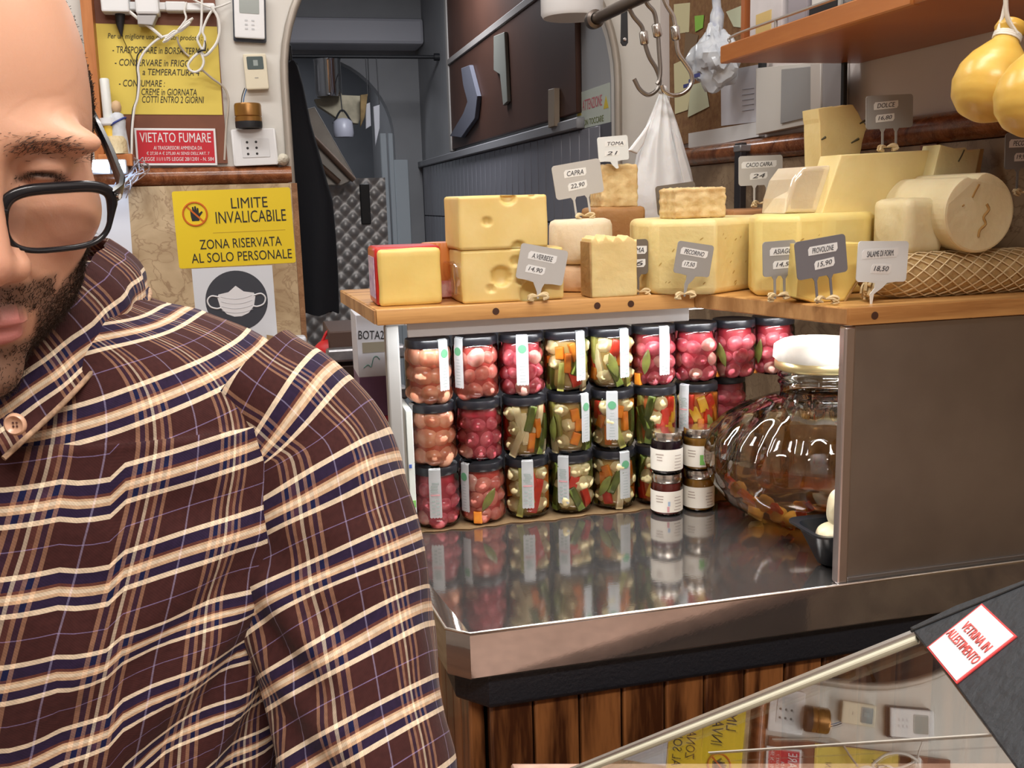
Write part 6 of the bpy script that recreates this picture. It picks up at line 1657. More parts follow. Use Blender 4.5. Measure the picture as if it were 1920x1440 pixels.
# ================================================================== THE MAN IN THE PLAID SHIRT
N0 = Vector((-.166, .74, 1.449)); LA = Vector((.968, -.25, 0)).normalized(); FR = Vector((-.25, -.968, 0)).normalized()
def tp(a, b, z): return N0 + LA * a + FR * b + Vector((0, 0, z))        # torso frame: left, front, up
person = thing('person', 'person in a brown plaid flannel shirt and black glasses, looking down', 'person', (N0.x, N0.y, 0))
HC = Vector((-.1682, .640, 1.5646)); HR = Matrix.Rotation(math.radians(202.0443), 3, 'Z') @ Matrix.Rotation(math.radians(-16.79), 3, 'X') @ Matrix.Rotation(math.radians(-2.71), 3, 'Y')
HRn = np.array(HR); HCn = np.array(HC)
def hp(x, y, z): return HC + HR @ Vector((-x, y, z))                     # head frame: his left, forward, up

# ---------------------------------------------------------------- head surface
def ell(P, c, r, ax=True):
    q = P.copy()
    if ax: q[:, 0] = np.abs(q[:, 0])
    d = (q - np.array(c)) / np.array(r); n = np.linalg.norm(d, axis=1); n2 = np.linalg.norm(d / np.array(r), axis=1) + 1e-9
    return n * (n - 1) / n2
def caps(P, a, b, ra, rb):
    a, b = np.array(a), np.array(b); ab = b - a; t = np.clip(((P - a) @ ab) / (ab @ ab), 0, 1)
    return np.linalg.norm(P - a - t[:, None] * ab, axis=1) - (ra + (rb - ra) * t)
def smin(a, b, k):
    h = np.clip(.5 + .5 * (b - a) / k, 0, 1); return b + (a - b) * h - k * h * (1 - h)
def smax(a, b, k): return -smin(-a, -b, k)
def head_sdf(P):
    d = ell(P, (0, -.015, .028), (.0755, .098, .094))
    d = smin(d, ell(P, (0, .026, -.020), (.061, .060, .088)), .03)
    d = smin(d, ell(P, (0, .034, -.080), (.047, .046, .046)), .03)
    d = smin(d, ell(P, (.043, .020, -.060), (.020, .040, .034)), .02)
    d = smin(d, ell(P, (0, .078, -.112), (.022, .018, .017)), .02)
    d = smin(d, ell(P, (.044, .054, -.026), (.024, .026, .022)), .018)
    d = smin(d, ell(P, (0, .064, -.070), (.034, .028, .030)), .018)
    d = smin(d, ell(P, (.029, .0770, .0175), (.033, .0140, .010)), .014)
    d = smax(d, -ell(P, (.033, .096, .003), (.0215, .021, .0135)), .010)
    d = smin(d, ell(P, (.032, .0715, .0035), (.0165, .0135, .0115)), .003)
    q = P.copy()
    d = smin(d, caps(P, (0, .082, .010), (0, .108, -.040), .0085, .0125), .012)
    d = smin(d, ell(P, (.0135, .097, -.044), (.0095, .013, .009)), .006)
    d = smin(d, ell(P, (0, .0925, -.0755), (.023, .0085, .0052)), .005)
    d = smin(d, ell(P, (0, .0905, -.0850), (.020, .0090, .0062)), .004)
    d = smax(d, -ell(P, (0, .1035, -.0802), (.024, .0085, .0012)), .002)
    # eyelid slit
    d = smax(d, -ell(P, (.032, .0865, .0005), (.0135, .0050, .0014)), .0015)
    return d
bm = bmesh.new(); bmesh.ops.create_icosphere(bm, subdivisions=7, radius=1)
D_ = np.array([v.co[:] for v in bm.verts]); c0 = np.array((0, .012, -.012))
lo_ = np.full(len(D_), .02); hi_ = np.full(len(D_), .20)
# march inwards from outside, then bisect
r_ = np.full(len(D_), .19)
for i in range(60):
    s_ = head_sdf(c0 + D_ * r_[:, None]); r_ = np.where(s_ > .0002, r_ - np.maximum(s_ * .6, .0002), r_)
Ph = c0 + D_ * r_[:, None]
for v, p in zip(bm.verts, Ph): v.co = (-p[0], p[1], p[2])
head_me = mesh_of(bm, smooth=180)
HV = Ph                                             # head-frame coordinates, same order as the vertices
def sstep(x, a, b): t = np.clip((x - a) / (b - a), 0, 1); return t * t * (3 - 2 * t)
def beard_mask(P):
    ax = np.abs(P[:, 0]); y, z = P[:, 1], P[:, 2]
    line = -.040 - .030 * sstep(y, .045, .078) + .030 * sstep(-y, -.040, -.018)       # upper edge: sideburn to cheek
    m = sstep(line - z, -.004, .006) * sstep(ax, .030, .040) * sstep(y, -.012, -.002)
    m = np.maximum(m, sstep(-.092 - z, -.004, .004) * sstep(y, -.01, .01))                   # chin and under the jaw
    must = sstep(z, -.0755, -.072) * (1 - sstep(z, -.060 + .10 * 0, -.055)) * (1 - sstep(ax, .036, .046)) * sstep(y, .06, .07)
    m = np.maximum(m, must)
    gap = sstep(ax, .026, .031) * (1 - sstep(ax, .040, .046)) * sstep(-.066 - z, 0, .006) * sstep(y, .05, .06)
    m = np.maximum(m, gap)
    side = sstep(ax, .060, .066) * (1 - sstep(y, .020, .030)) * sstep(y, -.014, -.008) * (1 - sstep(z, .04, .05))
    m = np.maximum(m, side)
    lip = (1 - sstep(ax, .018, .024)) * sstep(z, -.0915, -.0895) * (1 - sstep(z, -.0735, -.0715)) * sstep(y, .08, .085)
    return np.clip(m - lip, 0, 1), lip
def hair_mask(P):
    ax = np.abs(P[:, 0]); y, z = P[:, 1], P[:, 2]
    front = .026 - .020 * sstep(z, .02, .06) - .03 * sstep(z, .085, .11)
    m = sstep(front - y, 0, .008) * sstep(z, -.03, -.015)
    return np.clip(np.maximum(m, sstep(-.045 - y, 0, .01) * sstep(z, -.075, -.06)), 0, 1)
bmk, lpk = beard_mask(HV); hmk = hair_mask(HV)
skin = np.array((.63, .345, .225)); lipc = np.array((.56, .20, .20)); hairc = np.array((.075, .045, .032))
axx = np.abs(HV[:, 0])
col = np.tile(skin, (len(HV), 1))
cheek = np.exp(-(((axx - .042) / .020) ** 2 + ((HV[:, 2] + .030) / .020) ** 2 + ((HV[:, 1] - .07) / .04) ** 2))[:, None]
col = col * (1 - .5 * cheek) + np.array((.66, .30, .22)) * .5 * cheek
nosek = np.exp(-((HV[:, 0] / .016) ** 2 + ((HV[:, 2] + .04) / .02) ** 2))[:, None] * (HV[:, 1] > .08)[:, None]
col = col * (1 - .4 * nosek) + np.array((.62, .27, .20)) * .4 * nosek
lid = np.exp(-(((axx - .032) / .018) ** 2 + ((HV[:, 2] - .0) / .012) ** 2))[:, None] * (HV[:, 1] > .06)[:, None]
col = col * (1 - .30 * lid) + np.array((.48, .24, .17)) * .30 * lid
slit = np.exp(-(((axx - .032) / .0135) ** 4 + ((HV[:, 2] - .0005 + 25 * (axx - .032) ** 2) / .0024) ** 2))[:, None] * (HV[:, 1] > .06)[:, None]
col = col * (1 - .92 * slit) + np.array((.03, .02, .018)) * .92 * slit
col = col * (1 -   .74 * bmk[:, None]) + hairc *   .74 * bmk[:, None]
col = col * (1 - .75 * hmk[:, None]) + hairc * .75 * hmk[:, None]
col = col * (1 - .85 * lpk[:, None]) + lipc * .85 * lpk[:, None]
at = head_me.color_attributes.new('skin_colour', 'FLOAT_COLOR', 'POINT')
at.data.foreach_set('color', np.concatenate([col, np.ones((len(col), 1))], 1).astype(np.float32).ravel())
sk = bpy.data.materials.new('skin'); sk.use_nodes = True; nt = sk.node_tree; b_ = nt.nodes['Principled BSDF']
ca = nt.nodes.new('ShaderNodeVertexColor'); ca.layer_name = 'skin_colour'
nt.links.new(ca.outputs[0], b_.inputs['Base Color']); b_.inputs['Roughness'].default_value = .42
b_.inputs['Subsurface Weight'].default_value = .20; b_.inputs['Subsurface Radius'].default_value = (.010, .004, .002); b_.inputs['Subsurface Scale'].default_value = .6
tx = nt.nodes.new('ShaderNodeTexCoord'); nn = nt.nodes.new('ShaderNodeTexNoise'); nn.inputs['Scale'].default_value = 900; nn.inputs['Detail'].default_value = 3
nt.links.new(tx.outputs['Object'], nn.inputs['Vector']); bp = nt.nodes.new('ShaderNodeBump'); bp.inputs['Strength'].default_value = .12; bp.inputs['Distance'].default_value = .001
nt.links.new(nn.outputs[0], bp.inputs['Height']); nt.links.new(bp.outputs[0], b_.inputs['Normal'])
HM = Matrix.Translation(HC) @ HR.to_4x4()

# ---------------------------------------------------------------- body: head, neck, trunk, arms and hands as one mesh
bm = bmesh.new(); bm.from_mesh(head_me)
cl = bm.verts.layers.float_color['skin_colour']
bmesh.ops.transform(bm, matrix=HM, verts=bm.verts)
n_head = len(bm.verts)
def body_loft(rings, n=28):
    R_ = []
    for c, ex, ey, rx, ry in rings:
        R_.append([bm.verts.new(c + ex * rx * math.cos(2 * math.pi * i / n) + ey * ry * math.sin(2 * math.pi * i / n)) for i in range(n)])
    for A, B in zip(R_, R_[1:]):
        for i in range(n): bm.faces.new((A[i], A[(i + 1) % n], B[(i + 1) % n], B[i]))
    bm.faces.new(R_[0][::-1]); bm.faces.new(R_[-1])
X_, Y_, Z_ = LA, FR, Vector((0, 0, 1))
sb = hp(0, -.020, -.055)                                     # under the skull
body_loft([(sb, X_, Y_, .052, .052), (sb.lerp(tp(0, .01, .03), .35), X_, Y_, .055, .056), (tp(0, .008, .03), X_, Y_, .056, .058), (tp(0, .0, .005), X_, Y_, .066, .062), (tp(0, 0, -.03), X_, Y_, .12, .07),
           (tp(0, .005, -.08), X_, Y_, .17, .085), (tp(0, .01, -.2), X_, Y_, .16, .10), (tp(0, .01, -.45), X_, Y_, .14, .095), (tp(0, 0, -.60), X_, Y_, .15, .10), (tp(0, 0, -.72), X_, Y_, .13, .09)])
ARM = [(.175, -.005, -.070), (.203, .008, -.115), (.209, .028, -.187), (.224, .055, -.245), (.238, .086, -.305), (.246, .115, -.365), (.232, .17, -.405), (.20, .235, -.42), (.165, .295, -.42)]
for sg in (1, -1):
    rr = [.04, .045, .042, .040, .038, .036, .034, .029, .025]
    rings = []
    P = [tp(sg * a, b, z) for a, b, z in ARM]
    for i, p in enumerate(P):
        t_ = (P[min(i + 1, 8)] - P[max(i - 1, 0)]).normalized(); ex = t_.cross(Y_ if abs(t_.dot(Y_)) < .8 else X_).normalized(); ey = t_.cross(ex)
        rings.append((p, ex, ey, rr[i], rr[i]))
    body_loft(rings, 20)
    # hand resting, palm down: palm, four fingers and thumb
    w0 = P[-1]; fd = (P[-1] - P[-2]).normalized(); sd = fd.cross(Z_).normalized() * sg; up = Z_
    palm = w0 + fd * .055
    body_loft([(w0 - fd * .01, sd, up, .026, .018), (w0 + fd * .03, sd, up, .036, .016), (w0 + fd * .07, sd, up, .042, .014), (w0 + fd * .095, sd, up, .040, .011)], 16)
    for k, (o_, ln) in enumerate(((-.030, .070), (-.010, .080), (.010, .074), (.029, .058))):
        b0 = w0 + fd * .088 + sd * o_
        add_tube(bm, curve_pts([b0, b0 + fd * ln * .42 - up * .004, b0 + fd * ln * .75 - up * .018, b0 + fd * ln * .95 - up * .034], 4), [.0095] * 5 + [.0088] * 4 + [.0080] * 3 + [.006], 10)
    b0 = w0 + fd * .025 - sd * .030
    add_tube(bm, curve_pts([b0, b0 - sd * .020 + fd * .025 - up * .006, b0 - sd * .026 + fd * .050 - up * .014], 4), [.013, .012, .0115, .011, .0105, .010, .0095, .009, .007], 10)
for i, v in enumerate(bm.verts):
    if i >= n_head: v[cl] = (*skin, 1)
# ears
for sg in (1, -1):
    vs0 = len(bm.verts)
    r = bmesh.ops.create_uvsphere(bm, u_segments=20, v_segments=14, radius=1)
    for v in r['verts']:
        q = v.co.copy(); rim = 1 - .35 * max(0, 1 - (q.y ** 2 + q.z ** 2) * 1.6) * (q.x > 0)
        x = .006 * q.x * rim + .010 * max(0, -q.y) ; y = -.014 + .018 * q.y - .004 * q.z * 0; z = -.012 + .032 * q.z * (1 - .12 * (q.z < 0))
        v.co = hp(sg * (.0745 + x), y, z); v[cl] = (.62, .32, .23, 1)
me = mesh_of(bm, smooth=180)
body = obj('body', me, sk, person)

# ---------------------------------------------------------------- hair, beard and brows as strands
HBV = BVHTree.FromPolygons([tuple(p) for p in HV], [tuple(p.vertices) for p in head_me.polygons])
norms = np.array([v.normal[:] for v in head_me.vertices]) * np.array((-1, 1, 1))
def strands(name, mask_p, count, length, dirf, rad, m, seed, jitter=.35):
    rnd = np.random.default_rng(seed)
    idx = rnd.choice(len(HV), size=count, p=mask_p / mask_p.sum())
    base = HV[idx] + rnd.normal(0, .0006, (count, 3)); nr = norms[idx]
    dr = dirf(HV[idx], nr) + rnd.normal(0, jitter, (count, 3)); dr /= np.linalg.norm(dr, axis=1)[:, None]
    L_ = length * rnd.uniform(.55, 1.25, count)[:, None]
    p0 = base - nr * .0008; p1 = p0 + (dr * .55 + nr * .35) * L_ * .6; p2 = p1 + (dr * .9 + nr * .02) * L_ * .5
    side = np.cross(dr, rnd.normal(0, 1, (count, 3))); side /= np.linalg.norm(side, axis=1)[:, None]; s2 = np.cross(dr, side)
    V_ = np.empty((count, 7, 3))
    for k in range(3):
        o_ = side * math.cos(k * 2.094) + s2 * math.sin(k * 2.094)
        V_[:, k] = p0 + o_ * rad; V_[:, 3 + k] = p1 + o_ * rad * .8
    V_[:, 6] = p2
    V_[:, :, 0] *= -1
    W_ = V_.reshape(-1, 3) @ HRn.T + HCn
    f = np.array([(0, 1, 4, 3), (1, 2, 5, 4), (2, 0, 3, 5)]); f3 = np.array([(3, 4, 6), (4, 5, 6), (5, 3, 6)])
    off = (np.arange(count) * 7)[:, None, None]
    fs = [tuple(q) for q in (f + off).reshape(-1, 4).tolist()] + [tuple(q) for q in (f3 + off).reshape(-1, 3).tolist()]
    me = bpy.data.meshes.new(name); me.from_pydata(W_.tolist(), [], fs); me.update(); me.shade_smooth()
    o = obj(name, me, m, person); o['kind'] = 'stuff'; return o
HAIRM = mat('dark_hair', (.034, .020, .014), .5)
area = np.ones(len(HV))
down = lambda P, n: np.tile(np.array((0, .1, -1.0)), (len(P), 1)) + n * .35 + np.sign(P[:, :1]) * np.array((.25, 0, 0))
strands('beard', (bmk ** 2) + 1e-9, 24000, .0090, down, .00018, HAIRM, 1)
strands('hair', hmk ** 2 + 1e-9, 9000, .009, lambda P, n: n * .5 + np.array((0, -.6, -.1)), .00018, HAIRM, 2)
brow = np.exp(-(((np.abs(HV[:, 0]) - .034) / .019) ** 4)) * np.exp(-(((HV[:, 2] - .0165 + 9.0 * np.maximum(0, np.abs(HV[:, 0]) - .040) ** 2 * 4) / .0040) ** 2)) * (HV[:, 1] > .05)
strands('eyebrows', brow + 1e-12, 480, .0070, lambda P, n: np.sign(P[:, :1]) * np.array((1.0, 0, 0)) + np.array((0, 0, .15)), .00016, HAIRM, 3, .22)
lash = np.exp(-(((np.abs(HV[:, 0]) - .032) / .013) ** 6)) * np.exp(-(((HV[:, 2] - .0015 + 25 * (axx - .032) ** 2) / .0014) ** 2)) * (HV[:, 1] > .06)
strands('eyelashes', lash + 1e-12, 260, .006, lambda P, n: n * .6 + np.array((0, .3, -.8)), .00014, HAIRM, 4, .2)

# ---------------------------------------------------------------- glasses
gl = thing('eyeglasses', 'black rimmed rectangular eyeglasses worn low on the nose', 'glasses', hp(0, .095, -.02))
ACE = mat('black_acetate', (.007, .008, .011), .22)
def lens_pts(sg, g=0.0, n=48):
    pts = []
    for i in range(n):
        a = 2 * math.pi * i / n; c, s = math.cos(a), math.sin(a); e = 2 / 3.4
        x = (.0275 + g) * math.copysign(abs(c) ** e, c); z = (.0168 + g) * math.copysign(abs(s) ** e, s)
        x *= 1 + .07 * (z / .0185) ; z += .05 * x
        X = .0385 + x
        pts.append((sg * X, .0955 - 2.2 * max(0, X) ** 2 - .10 * (z + .0) * 0, -.0205 + z))
    return pts
for sg in (1, -1):
    P = lens_pts(sg); bm = bmesh.new(); n = len(P); rings = []
    for i, p in enumerate(P):
        q = Vector(p); t_ = (Vector(P[(i + 1) % n]) - Vector(P[i - 1])).normalized(); f_ = Vector((0, 1, 0)); o_ = t_.cross(f_).normalized()
        top = sstep(np.array([p[2] + .0205]), -.004, .010)[0]
        ww = .0016 + .0016 * top; dd = .0021
        rings.append([bm.verts.new(hp(*(q + o_ * ww * math.cos(k * math.pi / 4) * 1.0 + f_ * dd * math.sin(k * math.pi / 4)))) for k in range(8)])
    for i in range(n):
        A, B = rings[i], rings[(i + 1) % n]
        for k in range(8): bm.faces.new((A[k], A[(k + 1) % 8], B[(k + 1) % 8], B[k]))
    obj('rim', mesh_of(bm, smooth=70), ACE, gl)
    bm = bmesh.new(); f_ = [bm.verts.new(hp(*p)) for p in lens_pts(sg, -.0004)]; bm.faces.new(f_)
    g_ = [bm.verts.new(hp(p[0], p[1] - .0016, p[2])) for p in lens_pts(sg, -.0004)]; bm.faces.new(g_[::-1])
    obj('lens', mesh_of(bm), glass('lens_glass', (.97, .97, .96), .045), gl)
    # end piece and temple
    bm = bmesh.new()
    pts = [(.0655, .086, -.0100), (.0715, .081, -.0080), (.0750, .072, -.0050), (.0775, .040, .004), (.0790, .010, .011), (.0800, -.012, .016), (.0795, -.026, .010), (.0780, -.034, -.006), (.0770, -.038, -.022)]
    W2 = [.0046, .0050, .0044, .0036, .0034, .0032, .0030, .0030, .0030]
    R_ = []
    for i, p in enumerate(pts):
        q = Vector((sg * p[0], p[1], p[2])); a_ = Vector((sg * pts[max(0, i - 1)][0], *pts[max(0, i - 1)][1:])); b_2 = Vector((sg * pts[min(8, i + 1)][0], *pts[min(8, i + 1)][1:]))
        t_ = (b_2 - a_).normalized(); sx_ = Vector((1, 0, 0)); sx_ = (sx_ - t_ * sx_.dot(t_)).normalized(); uz = t_.cross(sx_)
        R_.append([bm.verts.new(hp(*(q + sx_ * .0018 * cx + uz * W2[i] * cz))) for cx, cz in ((1, .7), (.6, 1), (-.6, 1), (-1, .7), (-1, -.7), (-.6, -1), (.6, -1), (1, -.7))])
    for A, B in zip(R_, R_[1:]):
        for k in range(8): bm.faces.new((A[k], A[(k + 1) % 8], B[(k + 1) % 8], B[k]))
    bm.faces.new(R_[0][::-1]); bm.faces.new(R_[-1])
    obj('temple', mesh_of(bm, smooth=50), ACE, gl)
    obj('hinge_stud', tube([hp(sg * .0690, .0865, -.0090), hp(sg * .0700, .0875, -.0090)], .0016, 8), STEELV, gl)
obj('bridge', tube(curve_pts([hp(-.0115, .0953, -.016), hp(0, .0985, -.014), hp(.0115, .0953, -.016)], 6), .0024, 8), ACE, gl)

# ---------------------------------------------------------------- plaid cloth
def plaid():
    m = bpy.data.materials.new('plaid_flannel'); m.use_nodes = True; nt = m.node_tree; b = nt.nodes['Principled BSDF']
    b.inputs['Roughness'].default_value = .9; b.inputs['Sheen Weight'].default_value = .06; b.inputs['Specular IOR Level'].default_value = .2
    uv = nt.nodes.new('ShaderNodeUVMap'); uv.uv_map = 'cloth'; sp = nt.nodes.new('ShaderNodeSeparateXYZ')
    nt.links.new(uv.outputs[0], sp.inputs[0])
    def ramp(out, stops):
        f = nt.nodes.new('ShaderNodeMath'); f.operation = 'FRACT'; nt.links.new(out, f.inputs[0])
        r = nt.nodes.new('ShaderNodeValToRGB'); r.color_ramp.interpolation = 'CONSTANT'
        e = r.color_ramp.elements
        e[0].position = 0; e[0].color = (*stops[0][1], 1); e[1].position = stops[1][0]; e[1].color = (*stops[1][1], 1)
        for p, c in stops[2:]: q = e.new(p); q.color = (*c, 1)
        nt.links.new(f.outputs[0], r.inputs[0]); return r.outputs[0]
    BG = (.042, .012, .011); NV = (.006, .008, .042); CR = (.82, .68, .50); TN = (.66, .45, .28); LI = (.20, .15, .28); BR_ = (.12, .04, .03); T2 = (.46, .25, .15)
    weft = ramp(sp.outputs['Y'], [(0, CR), (.055, NV), (.155, TN), (.195, CR), (.235, TN), (.262, BR_), (.30, NV), (.42, CR), (.48, BG), (.735, LI), (.748, BG)])
    warp = ramp(sp.outputs['X'], [(0, T2), (.045, NV), (.10, T2), (.14, BG), (.19, CR), (.225, BR_), (.275, T2), (.315, NV), (.365, T2), (.405, BG), (.69, (.34, .29, .44)), (.708, BG)])
    # woven blend: each yarn system shows through the other
    mx = nt.nodes.new('ShaderNodeMixRGB'); mx.inputs[0].default_value = .34
    nt.links.new(weft, mx.inputs[1]); nt.links.new(warp, mx.inputs[2])
    # diagonal twill rib and wool mottling
    w = nt.nodes.new('ShaderNodeMath'); w.operation = 'ADD'; nt.links.new(sp.outputs['X'], w.inputs[0]); nt.links.new(sp.outputs['Y'], w.inputs[1])
    ml = nt.nodes.new('ShaderNodeMath'); ml.operation = 'MULTIPLY'; ml.inputs[1].default_value = 200; nt.links.new(w.outputs[0], ml.inputs[0])
    sn = nt.nodes.new('ShaderNodeMath'); sn.operation = 'SINE'; nt.links.new(ml.outputs[0], sn.inputs[0])
    ns = nt.nodes.new('ShaderNodeTexNoise'); ns.inputs['Scale'].default_value = 14; ns.inputs['Detail'].default_value = 6; nt.links.new(uv.outputs[0], ns.inputs['Vector'])
    a = nt.nodes.new('ShaderNodeMath'); a.operation = 'MULTIPLY_ADD'; a.inputs[1].default_value = .10; nt.links.new(sn.outputs[0], a.inputs[0]); nt.links.new(ns.outputs[0], a.inputs[2])
    g = nt.nodes.new('ShaderNodeMath'); g.operation = 'MULTIPLY_ADD'; g.inputs[1].default_value = .9; g.inputs[2].default_value = .62; nt.links.new(a.outputs[0], g.inputs[0])
    mu = nt.nodes.new('ShaderNodeMixRGB'); mu.blend_type = 'MULTIPLY'; mu.inputs[0].default_value = 1
    nt.links.new(mx.outputs[0], mu.inputs[1]); nt.links.new(g.outputs[0], mu.inputs[2]); nt.links.new(mu.outputs[0], b.inputs['Base Color'])
    bp = nt.nodes.new('ShaderNodeBump'); bp.inputs['Strength'].default_value = .25; bp.inputs['Distance'].default_value = .0006
    nt.links.new(a.outputs[0], bp.inputs['Height']); nt.links.new(bp.outputs[0], b.inputs['Normal'])
    return m
PLAID = plaid(); PER = .052

def cloth_loft(rings, uvf, n):
    """rings: list of lists of points (closed). uvf(i, j, arc_around, arc_along, point) -> uv in metres"""
    V_ = [p for r in rings for p in r]; F_ = []; k = len(rings)
    for i in range(k - 1):
        for j in range(n): F_.append((i * n + j, i * n + (j + 1) % n, (i + 1) * n + (j + 1) % n, (i + 1) * n + j))
    return V_, F_
def se(c, e): return math.copysign(abs(c) ** e, c)
# torso
TR = [(.040, .058, .064, .002), (.022, .070, .072, .0), (.010, .088, .077, -.002), (-.002, .122, .080, -.002), (-.014, .152, .083, .0), (-.030, .176, .088, .003), (-.050, .192, .095, .006), (-.075, .200, .102, .008), (-.105, .202, .110, .010), (-.14, .200, .118, .011), (-.18, .196, .125, .012), (-.24, .190, .130, .012), (-.32, .184, .130, .012), (-.42, .180, .128, .012), (-.54, .178, .125, .012), (-.66, .180, .124, .012), (-.80, .186, .126, .012)]
def resample(T, per=4):
    P = [Vector(t).to_4d() if False else np.array(t, float) for t in T]; P = [2 * P[0] - P[1]] + P + [2 * P[-1] - P[-2]]; out = []
    for i in range(1, len(P) - 2):
        for j in range(per):
            t = j / per
            out.append(.5 * (2 * P[i] + (P[i + 1] - P[i - 1]) * t + (2 * P[i - 1] - 5 * P[i] + 4 * P[i + 1] - P[i + 2]) * t * t + (3 * P[i] - P[i - 1] - 3 * P[i + 1] + P[i + 2]) * t ** 3))
    out.append(P[-2]); return out
def creases(p, lst):
    """sum of soft folds; each: (point a, point b, half width, depth)"""
    d = 0.0
    for a, b, w, h in lst:
        ab = b - a; t = max(0, min(1, (p - a).dot(ab) / ab.length_squared)); q = (p - a - ab * t).length
        k = math.sin(math.pi * min(1, .15 + t * .7)) 
        d += h * k * (math.exp(-(q / w) ** 2) - .45 * math.exp(-((q - 2.0 * w) / w) ** 2))
    return d
NT = 128
TRr = resample(TR, 5)
rings = []; vco = []
CRT = [(tp(.17, .09, -.15), tp(.06, .14, -.24), .010, -.007), (tp(.18, .08, -.19), tp(.09, .14, -.29), .011, -.008), (tp(.17, .08, -.11), tp(.10, .12, -.10), .010, -.004), (tp(.02, .13, -.10), tp(.10, .125, -.16), .016, -.003), (tp(.19, .07, -.22), tp(.12, .14, -.35), .012, -.008), (tp(-.02, .13, -.2), tp(.05, .14, -.26), .015, -.003)]
for (z, wa, wb, b0) in TRr:
    R_ = []
    for j in range(NT):
        a = 2 * math.pi * j / NT - math.pi / 2                  # seam of the UVs at the back
        e = 2 / 2.35
        p = tp(wa * se(math.cos(a), e), b0 + wb * se(math.sin(a), e), z - (.018 if z < .03 else 0) * max(0, math.sin(a)) * (1 if z > -.06 else 0) * .6)
        R_.append(p)
    rings.append(R_)
# folds and soft noise along the normal, then UVs by arc length
def finish(rings, n, cr, amp, f, seed):
    out = []
    k = len(rings)
    for i in range(k):
        row = []
        for j in range(n):
            p = rings[i][j]; du = rings[i][(j + 1) % n] - rings[i][j - 1]; dv = rings[min(i + 1, k - 1)][j] - rings[max(i - 1, 0)][j]
            nr = du.cross(dv); nr = nr.normalized() if nr.length > 1e-9 else Vector((0, 0, 1))
            c = sum(rings[i], Vector()) / n
            if nr.dot(p - c) < 0: nr = -nr
            row.append(p + nr * (creases(p, cr) + amp * noise3(p, f, seed) + amp * .5 * noise3(p, f * 2.3, seed + 3)))
        out.append(row)
    return out
rings = finish(rings, NT, CRT, .0032, 26, 1.0)
def build_cloth(name, rings, n, uvfun, parent):
    V_, F_ = cloth_loft(rings, None, n); me = bpy.data.meshes.new(name); me.from_pydata([tuple(v) for v in V_], [], F_); me.update()
    k = len(rings)
    along = np.zeros((k, n)); 
    for i in range(1, k):
        for j in range(n): along[i, j] = along[i - 1, j] + (rings[i][j] - rings[i - 1][j]).length
    around = np.zeros((k, n + 1))
    for i in range(k):
        for j in range(1, n + 1): around[i, j] = around[i, j - 1] + (rings[i][j % n] - rings[i][j - 1]).length
    uvl = me.uv_layers.new(name='cloth')
    for p in me.polygons:
        q = p.index; i, j = q // n, q % n
        for li, (ii, jj) in zip(p.loop_indices, ((i, j), (i, j + 1), (i + 1, j + 1), (i + 1, j))):
            uvl.data[li].uv = uvfun(ii, jj, around[ii, jj], along[ii, jj % n], rings[ii][jj % n])
    me.shade_smooth()
    return obj(name, me, PLAID, parent)
ref = len(TRr) // 2
def uv_torso(i, j, ar, al, p):
    q = p - N0; a = q.dot(LA); z = q.z
    ang = (j / NT) * 2 * math.pi - math.pi                       # 0 at the front
    u = -ang * .155
    sl = -.13 + .42 * max(0, min(1, (-z - .17) / .13)) * max(0, min(1, (a - .02) / .10))
    v = -al + 0.0
    v = al + sl * a
    uu = u - .20 * z
    return (uu / PER + .15, -v / PER + .30)
shirt = build_cloth('shirt', rings, NT, uv_torso, person)

